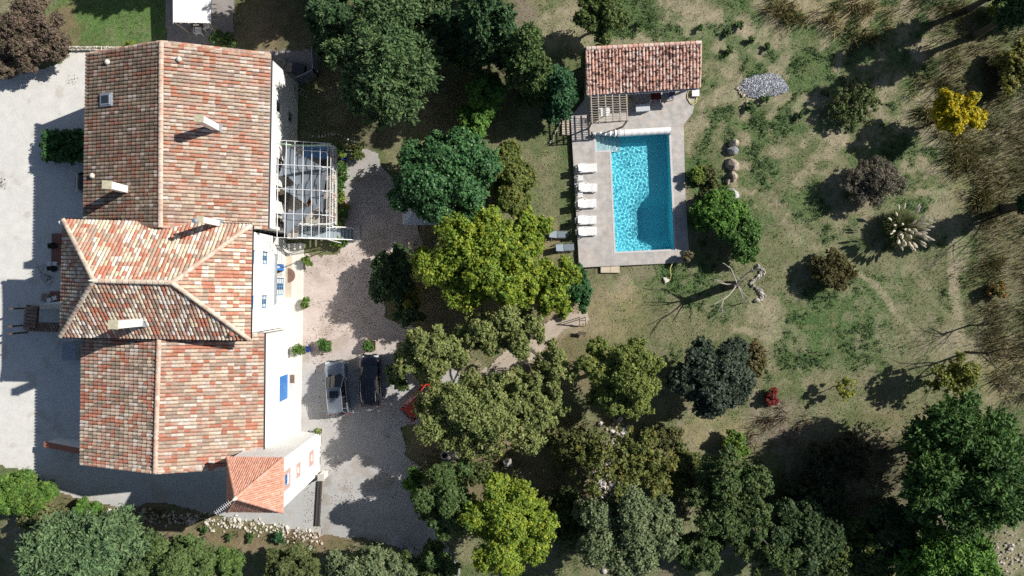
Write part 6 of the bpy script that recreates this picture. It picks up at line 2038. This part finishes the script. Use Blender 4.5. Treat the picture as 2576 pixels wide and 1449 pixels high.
tree('evergreen_tree', 'dark shaded bush below the big pine', 2150, 1395, 110, 62, .3, 4.5, [((.04, .07, .025), 3), ((.07, .10, .03), 2), ((.14, .16, .03), .6)], 13000, 131, .18, lob=14, tr=.12)
tree('shrub', 'low dark scrub in the deep shadow left of the pine', 2050, 1250, 90, 70, .1, 2.2, [((.045, .055, .025), 3), ((.06, .07, .03), 2)], 7000, 132, .17, lob=12, tr=.06, cat='shrub')
tree('conifer_tree', 'large blue green conifer at the bottom left corner', 205, 1392, 150, 78, .8, 10.0, BLUECON, 38000, 133, .20, lob=30, tr=.3, extra=((260, 1345, 70, 40),), **CON)
tree('evergreen_tree', 'mid green tree at the bottom edge right of the blue green conifer', 442, 1415, 108, 58, .8, 7.6, [((.08, .125, .04), 3), ((.105, .15, .05), 2)], 21000, 134, lob=17, tr=.2, **OL)
tree('evergreen_tree', 'bright spotted green bushy tree at the bottom edge below the rubble bank', 560, 1428, 52, 44, .4, 5.6, [((.10, .16, .04), 3), ((.07, .12, .035), 2)], 8000, 135, lob=10, tr=.14, **OL)
tree('olive_tree', 'olive tree with bare tips at the bottom edge below the tower', 742, 1428, 86, 48, .8, 6.2, [((.115, .135, .05), 3), ((.085, .11, .04), 2)], 13000, 136, lob=13, tr=.18, bark='palebark', **OL)
tree('olive_tree', 'grey green tree at the bottom edge below the sliding gate', 925, 1430, 112, 50, .8, 6.6, GREYG, 17000, 137, lob=15, tr=.18, **OL)
tree('shrub', 'bright green bush mass at the left edge below the drive', 55, 1245, 76, 48, .2, 3.4, [((.09, .17, .03), 3), ((.06, .12, .03), 2), ((.14, .20, .04), 1)], 12000, 138, .17, lob=12, tr=.08, cat='shrub')
tree('shrub', 'rounded green shrub at the left end of the rubble bank', 218, 1290, 42, 30, .1, 2.4, BRIGHT, 5000, 139, .15, lob=8, tr=.06, cat='shrub')
tree('shrub', 'pale olive scrub around the bare white twigs', 122, 1312, 78, 42, .1, 2.0, [((.15, .16, .07), 3), ((.11, .12, .05), 2)], 6000, 140, .15, lob=11, tr=.05, cat='shrub')
tree('smoke_bush', 'large brown purple bush at the top left corner', 72, 78, 92, 84, .2, 3.8, PURPB, 22000, 141, .13, lob=20, tr=.1, cat='shrub', f=(.22, .34), aspect=2.4)
tree('smoke_bush', 'small dark brown bush at the left edge under the large one', 6, 172, 34, 32, .2, 2.6, PURPB, 3500, 142, .13, lob=7, tr=.05, cat='shrub', aspect=2.4)
tree('shrub', 'dark shrub in the shade at the north gable, right of the canopy', 562, 98, 30, 22, .1, 2.2, MIDG, 3500, 143, .15, lob=7, tr=.05, cat='shrub')
tree('shrub', 'yellowish low plant on the stone wall at the lawn edge', 326, 112, 16, 10, .05, .8, LIME, 700, 144, .12, lob=5, tr=.03, cat='shrub')
tree('conifer_tree', 'dark conifer in the deep shade between the top edge conifers', 1110, 70, 44, 60, .6, 9.5, DARKCON, 9000, 171, .20, lob=12, tr=.2, cone=True, **CON)
tree('conifer_tree', 'dark conifer behind the medium green conifer, close to the top edge', 1262, 62, 40, 56, .6, 11, DARKCON, 9000, 172, .20, lob=12, tr=.2, cone=True, **CON)
tree('evergreen_tree', 'dark green broad tree in the thicket below the deep shadow', 2010, 1350, 96, 74, .4, 5.5, [((.035, .065, .025), 3), ((.055, .085, .03), 2)], 17000, 173, lob=15, tr=.16)
tree('evergreen_tree', 'dark shaded tree between the thicket and the corner pine', 2258, 1330, 74, 62, .4, 5.0, [((.035, .065, .025), 3), ((.055, .085, .03), 2)], 11000, 174, lob=13, tr=.14)
tree('shrub', 'dark leafless looking thicket at the top of the deep shadow', 2120, 1150, 100, 46, .1, 2.6, [((.06, .055, .03), 3), ((.075, .07, .035), 2)], 8000, 175, .15, lob=13, tr=.05, cat='shrub', aspect=2.6)
tree('shrub', 'dull green understorey bush filling the gap left of the grey green tree', 1430, 1300, 60, 80, .2, 4.0, [((.06, .08, .03), 3), ((.09, .11, .04), 2)], 9000, 176, .17, lob=11, tr=.08, cat='shrub')
tree('shrub', 'ragged olive understorey bush under the thin open tree', 1440, 1120, 70, 50, .2, 3.6, [((.09, .105, .035), 3), ((.13, .14, .05), 2)], 6500, 177, .16, lob=11, tr=.06, cat='shrub', inner=.03)
tree('shrub', 'olive bush joining the dense green tree and the thin open tree', 1712, 1180, 50, 66, .2, 3.6, [((.09, .11, .035), 3), ((.12, .13, .04), 2)], 7000, 178, .16, lob=11, tr=.06, cat='shrub')
tree('evergreen_tree', 'green tree at the bottom edge left of the thicket', 1755, 1385, 70, 40, .4, 5.6, [((.055, .09, .03), 3), ((.08, .12, .04), 2)], 9000, 179, lob=11, tr=.14)
tree('evergreen_tree', 'dark tree at the bottom edge below the car park', 1085, 1432, 74, 44, .4, 6.0, MIDG, 10000, 180, lob=12, tr=.16)
tree('evergreen_tree', 'leafy tree bridging the blue green conifer and the mid green tree', 335, 1410, 62, 66, .6, 8.0, [((.075, .12, .045), 3), ((.10, .145, .055), 2)], 12000, 181, lob=13, tr=.18)
tree('shrub', 'low green scrub between the yellow green tree and the dull green tree', 1180, 1190, 60, 30, .2, 2.8, [((.07, .095, .03), 3), ((.10, .12, .04), 2)], 4500, 182, .16, lob=9, tr=.05, cat='shrub')
tree('shrub', 'shadowed scrub under the middle of the garden between the olive trees and the pine', 1670, 1100, 50, 30, .2, 2.4, [((.09, .10, .035), 3), ((.12, .12, .05), 2)], 3500, 183, .15, lob=9, tr=.05, cat='shrub')
tree('cypress_tree', 'tall narrow cypress just beyond the top right corner', 2640, -14, 34, 34, .8, 13, DARKCON, 8000, 184, .26, lob=14, tr=.3, **CON)
tree('cypress_tree', 'second tall narrow cypress just beyond the top right corner', 2590, -70, 30, 30, .8, 11, DARKCON, 7000, 185, .26, lob=14, tr=.3, **CON)
# trees standing just outside the top of the picture, whose shadows fall across the lawn
tree('conifer_tree', 'tall conifer just beyond the top edge, shading the lawn', 470, -250, 100, 80, 1, 11, DARKCON, 15000, 145, .26, lob=18, tr=.3, cone=True, **CON)
tree('conifer_tree', 'tall conifer just beyond the top edge, shading the canopy', 800, -150, 100, 80, 1, 11.5, DARKCON, 15000, 146, .26, lob=18, tr=.3, cone=True, **CON)
tree('conifer_tree', 'tall conifer just beyond the top edge, above the dark conifer', 1210, -130, 90, 70, 1, 12, DARKCON, 13000, 147, .26, lob=16, tr=.3, cone=True, **CON)
# clipped hedge against the north house
hp = P(157, 366, 1.6)
t = thing('hedge', 'dark green clipped hedge block against the west wall of the north house', 'hedge', xy(hp))
lb = [(hp.x + (k - 1.5) * .85 , hp.y + j * .75, 1.15, .62, .62, .95) for k in range(5) for j in (-1, 0, 1)]
foliage('foliage', t, M['leaf'], lb, 13000, .15, [((.035, .095, .03), 3), ((.05, .12, .035), 2)], 150)
trunk(t, (hp.x, hp.y, 0), (hp.x, hp.y, 1.2), .08, lb, 150, limbs=5, name='stem')

# ---- shrubs of the meadow
tree('shrub', 'round bright green bush by the grey boulder right of the pool', 1812, 536, 64, 56, .2, 3.2, BRIGHT, 15000, 151, .16, lob=14, tr=.09, cat='shrub')
tree('shrub', 'oval green bush above the dead tree', 1876, 602, 44, 56, .2, 3.4, [((.06, .13, .03), 3), ((.09, .16, .04), 2)], 11000, 152, .16, lob=11, tr=.08, cat='shrub')
tree('shrub', 'small yellowish shrub beside the pool terrace', 1752, 437, 18, 24, .1, 1.6, LIME, 1500, 153, .13, lob=6, tr=.04, cat='shrub')
tree('shrub', 'brown green weedy shrub between the terrace and the boulders', 1785, 455, 30, 40, .05, .9, [((.12, .13, .05), 3), ((.09, .11, .04), 2)], 2400, 154, .13, lob=8, tr=.03, cat='shrub')
tree('twiggy_bush', 'grey brown twiggy bush in the middle of the meadow', 2195, 458, 72, 62, .1, 3.0, [((.13, .11, .085), 3), ((.10, .10, .06), 2), ((.17, .15, .12), 1)], 12000, 155, .10, lob=14, tr=.08, cat='shrub', aspect=3.2, inner=.05)
tree('dome_bush', 'neat brown green dome shaped bush on the meadow', 2097, 678, 47, 43, .1, 2.5, [((.11, .095, .035), 3), ((.085, .09, .03), 3), ((.14, .11, .045), 1)], 15000, 156, .09, f=(.40, .52), shell=(.88, 1.0), lob=14, tr=.06, cat='shrub', aspect=2.6, clump=.3)
tree('sparse_shrub', 'thin sprawling shrub right of the gravel heap', 2150, 258, 62, 58, .1, 2.2, [((.09, .13, .04), 3), ((.12, .12, .05), 2)], 5200, 157, .13, lob=14, tr=.05, cat='shrub', limbs=14, inner=0)
tree('yellow_tree', 'bright yellow autumn tree near the right edge', 2428, 275, 70, 58, 1.0, 5.6, YELLOW, 8500, 158, .17, lob=16, tr=.12, f=(.22, .34), hc=.8)
tree('green_tree', 'bushy green tree at the top edge above the pool house', 1512, 34, 58, 62, .6, 5.8, [((.09, .13, .04), 3), ((.07, .11, .03), 2), ((.13, .15, .05), 1)], 12000, 159, .16, lob=14, tr=.14)
tree('shrub', 'small crimson shrub on the grass above the deep shadow', 1942, 1000, 17, 24, .1, 1.4, [((.20, .03, .025), 3), ((.14, .04, .03), 2)], 1500, 160, .12, lob=6, tr=.03, cat='shrub')
tree('sapling', 'thin sapling with lemon yellow leaves on the lower meadow', 2128, 978, 26, 26, .5, 2.6, [((.24, .26, .03), 3), ((.15, .17, .05), 2)], 650, 161, .15, lob=8, tr=.05, inner=0)
tree('sapling', 'yellow green sapling with a scattered shadow at the right of the lower meadow', 2402, 948, 56, 48, .5, 4.6, [((.19, .20, .035), 3), ((.13, .15, .04), 2)], 3400, 162, .16, lob=13, tr=.08, inner=.03)
tree('shrub', 'lime green bush at the edge of the deep shadow', 1852, 1118, 30, 36, .1, 2.4, BRIGHT + LIME, 3400, 163, .16, lob=7, tr=.05, cat='shrub')
tree('shrub', 'rusty olive scrub right of the dark oak', 1902, 905, 26, 52, .1, 1.8, [((.15, .11, .05), 3), ((.10, .11, .04), 2)], 3000, 164, .14, lob=8, tr=.04, cat='shrub')
tree('shrub', 'orange tinted bush in the brown scrub at the right edge', 2512, 728, 26, 22, .1, 1.8, [((.22, .12, .03), 2), ((.12, .13, .04), 2)], 1500, 165, .14, lob=6, tr=.04, cat='shrub')
tree('shrub', 'yellow green bush at the top right corner', 2545, 30, 56, 34, .1, 2.2, [((.17, .20, .04), 3), ((.12, .16, .04), 2)], 5200, 166, .16, lob=10, tr=.05, cat='shrub')
tree('shrub', 'tall yellowish bush at the right edge below the yellow tree', 2560, 170, 40, 70, .1, 2.6, [((.20, .19, .04), 3), ((.13, .14, .05), 2)], 5200, 167, .16, lob=10, tr=.05, cat='shrub')
k_ = 0
for (u, v, r_) in ((1610, 60, 9), (1830, 80, 10), (1862, 64, 9), (1890, 100, 9), (1835, 125, 10), (1760, 70, 8), (1930, 118, 8), (2010, 290, 11), (2075, 235, 12), (515, 1334, 10), (628, 1352, 11), (575, 1352, 9), (1880, 270, 14), (1925, 248, 12)):
    shrub('small low green weed clump on the meadow' if v < 1000 else 'small green shrub on the slope under the rubble bank', u, v, r_ * .034 * 1.25, .5, [((.06, .12, .035), 3), ((.09, .14, .05), 2)], 400 + k_, 260, .12, name='weed_clump' if v < 1000 else 'shrub', cat='weed' if v < 1000 else 'shrub', lob=4, stem=False, group='green weed clumps scattered on the meadow' if v < 1000 else 'small shrubs under the rubble bank')
    k_ += 1
shrub('neat round dark green bush at the foot of the rubble bank', 702, 1352, .52, .9, [((.035, .10, .04), 3), ((.05, .12, .05), 2)], 440, 1400, .10, lob=6, stem=False)

# ---- pampas grass
pc = P(2268, 572, 1.2); t = thing('pampas_grass', 'big pampas grass clump with many creamy white plumes', 'pampas grass', (pc.x, pc.y, tz(pc.x, pc.y)))
n = 5200; a = R.random(n) * 6.283; rr_ = R.random(n) ** .7; zb = tz(pc.x, pc.y)
b0 = np.stack([pc.x + .35 * np.cos(a) * R.random(n), pc.y + .35 * np.sin(a) * R.random(n), np.full(n, zb)], 1)
tip = np.stack([pc.x + 1.75 * rr_ * np.cos(a), pc.y + 1.75 * rr_ * np.sin(a), zb + 1.9 * np.sqrt(1 - .75 * rr_ ** 2) + R.normal(0, .12, n) - .3], 1)
md = (b0 + tip) / 2 + np.array([0, 0, .45]); sd = unit(np.cross(tip - b0, np.array([0, 0, 1.0]))) * .022
vs = np.stack([b0 - sd, b0 + sd, md + sd, md - sd], 1).reshape(-1, 3); v2 = np.stack([md - sd, md + sd, tip + sd * .3, tip - sd * .3], 1).reshape(-1, 3)
cc = np.array([[.10, .12, .045]]) * R.uniform(.6, 1.5, (n, 1)); np_mesh('leaf_tuft', np.concatenate([vs, v2]), 4, M['grass'], t, np.concatenate([cc, cc * 1.25]))
for k in range(58):
    a = rnd.random() * 6.283; q = math.sqrt(rnd.random()) * 1.55; h = 2.75 - .55 * q + rnd.uniform(-.25, .25)
    if k < 16: a = -rnd.uniform(.5, 2.7); q = rnd.uniform(1.3, 1.75); h = 2.0 + rnd.uniform(-.2, .2)
    e = Vector((pc.x + q * math.cos(a), pc.y + q * math.sin(a), zb + h)); s = Vector((pc.x + q * .3 * math.cos(a), pc.y + q * .3 * math.sin(a), zb + .5)); d = (e - s).normalized()
    d = (d + Vector((math.cos(a), math.sin(a), 0)) * .5).normalized()
    g = MB(); g.tube([s, e], .012, 4); g.tube([e - d * .05, e + d * .10, e + d * .26, e + d * .42, e + d * .54], [.03, .085, .10, .07, .015], 6); g.build('plume', M['pampas'], t, world=True)


# ---- dead tree and bare trees
def bough(g, p, d, ln, r, depth, rn, gn=(.62, .78), spread=.6):
    n = 3; pts = [p]; dd = Vector(d).normalized()
    for k in range(n):
        dd = (dd + Vector((rn.uniform(-.22, .22), rn.uniform(-.22, .22), rn.uniform(-.10, .14)))).normalized()
        pts.append(pts[-1] + dd * ln / n)
    g.tube(pts, [r, r * .85, r * .68, r * .5], 6 if r > .04 else 4)
    if depth > 0:
        for k in range(rn.choice((2, 2, 3))):
            nd = (dd + Vector((rn.uniform(-spread, spread), rn.uniform(-spread, spread), rn.uniform(-.15, .35)))).normalized()
            bough(g, pts[rn.choice((2, 3))], nd, ln * rn.uniform(*gn), r * .52, depth - 1, rn, gn, spread)


dp = P4(2838, 1116, 0); dz = tz(dp.x, dp.y); dp.z = dz
t = thing('dead_tree', 'bare dead tree with a thick broken trunk and pale spreading branches', 'tree', dp)
rn = random.Random(21); top = Vector(dp) + Vector((-.12, .10, 2.9))
g = MB(); g.tube([Vector(dp) - Vector((0, 0, .1)), Vector(dp) + Vector((-.02, .02, 1.0)), Vector(dp) + Vector((-.06, .05, 2.0)), top], [.44, .36, .34, .30], 12); g.build('trunk', M['bark'], t, world=True)
for (x, y, z, r_, dep) in ((2838, 1028, 3.9, .07, 2), (2938, 1050, 4.6, .09, 3), (2912, 1152, 4.2, .07, 2), (2920, 1185, 3.2, .05, 1), (2805, 1195, 3.9, .07, 3), (2790, 1130, 3.5, .06, 2), (2905, 1090, 4.8, .06, 2)):
    e = P4(x, y, z); g = MB(); s = top - Vector((0, 0, rn.uniform(0, .4)))
    d = e - s; bough(g, s, d, d.length * .72, r_, dep, rn, (.42, .6), .5); g.build('branch', M['palebark'], t, world=True)


def bare_tree(label, u, v, h, seed, m='bark', r=.09, dep=4, hc=.5, name='bare_tree', spread=.75, nb=6):
    c = P(u, v, h * hc); zb = tz(c.x, c.y); t = thing(name, label, 'tree', (c.x, c.y, zb)); rn = random.Random(seed)
    g = MB(); a = Vector((c.x, c.y, zb - .1)); b = Vector((c.x + rn.uniform(-.2, .2), c.y + rn.uniform(-.2, .2), zb + h * .4)); g.tube([a, (a + b) / 2, b], [r * 1.3, r, r * .8], 7); g.build('trunk', M[m], t, world=True)
    g = MB()
    for k in range(nb):
        a_ = k * 6.283 / nb + rn.uniform(-.4, .4); bough(g, a.lerp(b, rn.uniform(.5, 1)), (math.cos(a_), math.sin(a_), rn.uniform(.7, 1.6)), h * .34, r * .55, dep, rn, (.55, .75), spread)
    g.build('branches', M[m], t, world=True); return t


bare_tree('bare purple grey tree in the scrub at the right edge', 2482, 822, 4.6, 1, 'bark', .07, 4, nb=8)
bare_tree('bare dark tree below the purple grey one, with a long trunk shadow', 2440, 888, 6.5, 2, 'bark', .10, 4, .12, nb=6)
bare_tree('bare tree with a long thin shadow at the right edge of the meadow', 2600, 520, 7, 3, 'bark', .12, 4, .4, nb=5)
bare_tree('leafless white twigged shrub among the green bushes at the lower left', 228, 1318, 2.2, 5, 'palebark', .05, 4, .6, name='bare_shrub', nb=8)
bare_tree('bare thin fallen looking branches beside the dead tree', 1862, 765, 1.6, 6, 'bark', .04, 3, .3, name='bare_shrub', nb=5)
tree('conifer_tree', 'slim conifer beyond the right edge, below the yellow tree', 2655, 500, 30, 26, .8, 9, DARKCON, 9000, 170, .26, lob=12, tr=.3, **CON)

# ------------------------------------------------------------------ grass, tall straw, scrub
bad_polys = [[P(u, v) for u, v in tp], [P(u, v) for u, v in [(560, 100), (765, 100), (765, 1330), (560, 1330)]], [P(u, v) for u, v in [(-300, 165), (560, 110), (810, 1340), (300, 1275), (0, 1170), (-300, 1130)]],
             [P(u, v) for u, v in [(700, 640), (868, 375), (960, 380), (1050, 560), (960, 680), (980, 800), (1160, 950), (1060, 1080), (1070, 1300), (1180, 1500), (1040, 1430), (900, 1352), (700, 1340)]],
             [P(u, v) for u, v in [(412, -200), (590, -200), (588, 110), (420, 110)]]]


def scatter(n, u0, u1, v0, v1, rn, avoid=True):
    u = rn.uniform(u0, u1, n); v = rn.uniform(v0, v1, n)
    x = (u - 1288) * CAM_H / F_PX; y = -(v - 724.5) * CAM_H / F_PX
    k = np.ones(n, bool)
    if avoid:
        for p in bad_polys: k &= ~inpoly(x, y, p)
    return x[k], y[k]


rn = np.random.default_rng(77)
x, y = scatter(230000, -60, 2640, -60, 1510, rn)
alb = ground_albedo(x, y)
lum = alb.mean(1); grn = alb[:, 1] / np.maximum(alb[:, 0], 1e-4)
keep = rn.random(len(x)) < np.clip(.30 + 1.1 * (grn - .78), .08, 1.0) * np.clip(1.5 - 3.2 * lum, .1, 1)
x, y, alb, grn = x[keep], y[keep], alb[keep], grn[keep]
n = len(x); hgt = rn.uniform(.02, .07, n) * (1 + .8 * (fnoise(x, y, 2.2, 5, 3) > .55)); w = rn.uniform(.018, .045, n)
a = rn.random(n) * 6.283; ln = rn.uniform(.03, .11, n); z = terrain(x, y) - .01
b0 = np.stack([x, y, z], 1); sd = np.stack([np.cos(a + 1.57) * w, np.sin(a + 1.57) * w, np.zeros(n)], 1); tp_ = b0 + np.stack([np.cos(a) * ln, np.sin(a) * ln, hgt], 1)
vs = np.stack([b0 - sd, b0 + sd, tp_ + sd * .3, tp_ - sd * .3], 1).reshape(-1, 3)
col = alb * rn.uniform(.9, 1.75, (n, 1)) * np.where(rn.random((n, 1)) < .25, np.array([[1.25, 1.2, 1.05]]), 1)
gx = np_mesh('grass', vs.astype(np.float32), 4, M['grass'], None, col)
tag(gx, 'short dry and green grass tufts over the lawns and the meadow', 'grass', None, 'stuff')


def straw(name, label, bands, n, hmin, hmax, pal, seed, lean=(0, 0), w=.028, spread=2.2, tuft=5.5, own=26):
    rn = np.random.default_rng(seed); xs = []; ys = []; f = []
    for (pts, rad_) in bands:
        for (a, b) in zip(pts[:-1], pts[1:]):
            m_ = max(10, int(n * math.hypot(b[0] - a[0], b[1] - a[1]) * rad_ / 10000)); t_ = rn.random(m_)
            xs.append(a[0] + (b[0] - a[0]) * t_ + rn.normal(0, rad_, m_) * .55); ys.append(a[1] + (b[1] - a[1]) * t_ + rn.normal(0, rad_, m_) * .55)
    u = np.concatenate(xs); v = np.concatenate(ys)
    # gather into tussocks
    k = rn.integers(0, len(u), len(u) // own); ci = k[rn.integers(0, len(k), len(u))]
    u2 = u[ci] + rn.normal(0, tuft, len(u)); v2 = v[ci] + rn.normal(0, tuft, len(u))
    x = (u2 - 1288) * CAM_H / F_PX; y = -(v2 - 724.5) * CAM_H / F_PX; z = terrain(x, y) - .02
    cx = (u[ci] - 1288) * CAM_H / F_PX; cy = -(v[ci] - 724.5) * CAM_H / F_PX; m_ = len(x)
    out = np.stack([x - cx, y - cy], 1); hh = rn.uniform(hmin, hmax, m_)
    a = rn.random(m_) * 6.283; d = out * spread + np.stack([np.cos(a), np.sin(a)], 1) * .22 + np.array(lean)
    b0 = np.stack([x, y, z], 1); tip = b0 + np.stack([d[:, 0] * hh, d[:, 1] * hh, hh], 1); sd = unit(np.cross(tip - b0, rn.normal(0, 1, (m_, 3)) + np.array([0, 0, 1.]))) * w
    vs = np.stack([b0 - sd, b0 + sd, tip + sd * .35, tip - sd * .35], 1).reshape(-1, 3)
    P_ = np.array([p for p, q in pal]); wt = np.array([q for p, q in pal], float); ch = rn.choice(len(P_), m_, p=wt / wt.sum())
    tus = fnoise(cx, cy, 1.6, seed % 9, 3)[:, None]
    col = P_[ch] * rn.uniform(.7, 1.35, (m_, 1)) * (.75 + .5 * tus)
    o = np_mesh(name, vs.astype(np.float32), 4, M['grass'], None, col)
    return tag(o, label, 'tall grass', None, 'stuff')


ST = [((.30, .24, .11), 3), ((.24, .19, .085), 2), ((.15, .145, .055), 2)]
straw('tall_grass', 'band of tall straw coloured grass along the top right', [([(1925, 10), (2040, 45), (2160, 80), (2235, 110)], 30), ([(2120, 20), (2260, 45)], 30)], 900, .4, .9, ST, 301, (-.3, -.4))
straw('tall_grass', 'tall green and straw grass bank at the edge of the brown scrub', [([(2310, 190), (2310, 270), (2370, 330), (2420, 400)], 30), ([(2400, 360), (2450, 470), (2470, 560)], 34)], 900, .4, .9, [((.20, .19, .07), 3), ((.13, .15, .05), 2), ((.27, .22, .11), 2)], 302, (-.3, -.2))
SC = [((.17, .14, .065), 3), ((.13, .125, .055), 3), ((.22, .18, .095), 2), ((.10, .125, .045), 3)]
straw('scrub', 'brown scrubby growth covering the right edge of the land', [([(2400, 60), (2390, 250)], 60), ([(2500, 120), (2500, 400), (2490, 560), (2480, 760), (2500, 930)], 52), ([(2570, 60), (2590, 500), (2585, 950)], 46), ([(2290, 15), (2470, 50)], 40), ([(2430, 330), (2470, 560)], 34), ([(2330, 180), (2440, 300)], 46)], 1500, .12, .5, SC, 303, (-.1, -.1), .026, .7, 9, 14)
straw('tall_grass', 'pale dead grass tufts at the right edge above the big pine', [([(2520, 960), (2570, 1010)], 36), ([(2500, 940), (2576, 990)], 30)], 420, .5, 1.0, [((.32, .27, .18), 3), ((.24, .20, .13), 2)], 304, (.3, -.3))
straw('dead_growth', 'purplish dead growth below the crimson shrub', [([(1900, 1060), (1990, 1050)], 40), ([(1960, 1020), (2000, 1090)], 30), ([(1880, 1100), (1960, 1105)], 26)], 420, .4, .9, [((.22, .165, .13), 3), ((.17, .13, .095), 2), ((.20, .17, .07), 1)], 305)
straw('tall_grass', 'dark weedy growth in the deep shadow left of the pine', [([(2000, 1130), (2250, 1150)], 60), ([(1980, 1200), (2230, 1260)], 70), ([(2050, 1320), (2280, 1330)], 50)], 190, .3, .8, [((.07, .075, .03), 3), ((.10, .08, .04), 2)], 306)
straw('weeds', 'weeds and creeping plants scattered on the west gravel yard', [([(15, 385), (30, 395)], 5), ([(5, 450), (12, 470)], 5), ([(88, 300), (96, 340)], 5), ([(20, 480), (24, 485)], 4), ([(70, 860), (95, 900)], 9), ([(110, 560), (118, 580)], 4), ([(100, 650), (135, 720)], 12), ([(150, 905), (165, 930)], 6), ([(60, 1175), (110, 1205)], 10), ([(160, 235), (168, 240)], 4), ([(180, 205), (190, 215)], 5), ([(40, 560), (60, 570)], 5)], 900, .06, .2, [((.13, .13, .05), 2), ((.09, .11, .04), 2), ((.22, .17, .08), 1)], 307)
straw('weeds', 'ragged weeds along the edges of the rubble bank and the south drive', [([(250, 1275), (420, 1300), (560, 1325), (700, 1345), (810, 1365)], 12), ([(820, 1360), (1030, 1380)], 10)], 900, .08, .35, [((.12, .13, .05), 2), ((.16, .13, .07), 2), ((.08, .11, .04), 2)], 308)
straw('undergrowth', 'mixed low undergrowth under and between the trees in the lower middle', [([(1060, 1175), (1420, 1165)], 34), ([(1380, 1220), (1420, 1430)], 34), ([(1420, 1090), (1700, 1090)], 44), ([(1440, 1180), (1720, 1260)], 60), ([(1700, 1330), (1740, 1420)], 26), ([(1920, 1180), (1990, 1420)], 50), ([(830, 1400), (1040, 1400)], 24), ([(30, 1300), (250, 1300)], 30)], 420, .15, .6,
      [((.10, .12, .04), 3), ((.075, .10, .03), 3), ((.15, .13, .06), 2), ((.17, .18, .06), 1)], 309, (0, 0), .035, 1.0, 8, 16)
# green broad-leaved weeds over the damp parts of the meadow
x, y = scatter(15000, 1440, 2420, -40, 960, rn)
k = ground_albedo(x, y); g_ = k[:, 1] / k[:, 0]; kk = (g_ > 1.18) & (fnoise(x, y, 1.3, 14, 3) > .5); x, y = x[kk], y[kk]; m_ = len(x)
rep = 7; X = np.repeat(x, rep) + rn.normal(0, .10, m_ * rep); Y = np.repeat(y, rep) + rn.normal(0, .10, m_ * rep); Z = terrain(X, Y) + rn.uniform(.02, .14, m_ * rep)
vs = leaf_quads(np.stack([X, Y, Z], 1), rn.normal(0, .5, (m_ * rep, 3)) + np.array([0, 0, 1.]), .11, rn, 2.0)
col = np.repeat(np.array([[.055, .105, .032]]) * rn.uniform(.7, 1.4, (m_, 1)), rep, axis=0)
o = np_mesh('weeds', vs.astype(np.float32), 4, M['leaf'], None, col); tag(o, 'green broad leaved weeds spread over the damp parts of the meadow', 'weeds', None, 'stuff')
# fallen leaves and twigs on the courtyard gravel
x, y = scatter(5200, 765, 1080, 560, 1330, rn, False); kk = (fnoise(x, y, 2.4, 4, 3) > .53); x, y = x[kk], y[kk]
vs = leaf_quads(np.stack([x, y, np.full(len(x), .04)], 1), rn.normal(0, .3, (len(x), 3)) + np.array([0, 0, 1.]), .07, rn, 1.6)
o = np_mesh('fallen_leaves', vs.astype(np.float32), 4, M['leaf'], None, np.array([[.12, .09, .05]]) * rn.uniform(.5, 1.8, (len(x), 1))); tag(o, 'fallen leaves scattered on the courtyard gravel', 'leaves', None, 'stuff')
print('faces', sum(len(o.data.polygons) for o in bpy.data.objects if o.type == 'MESH'))
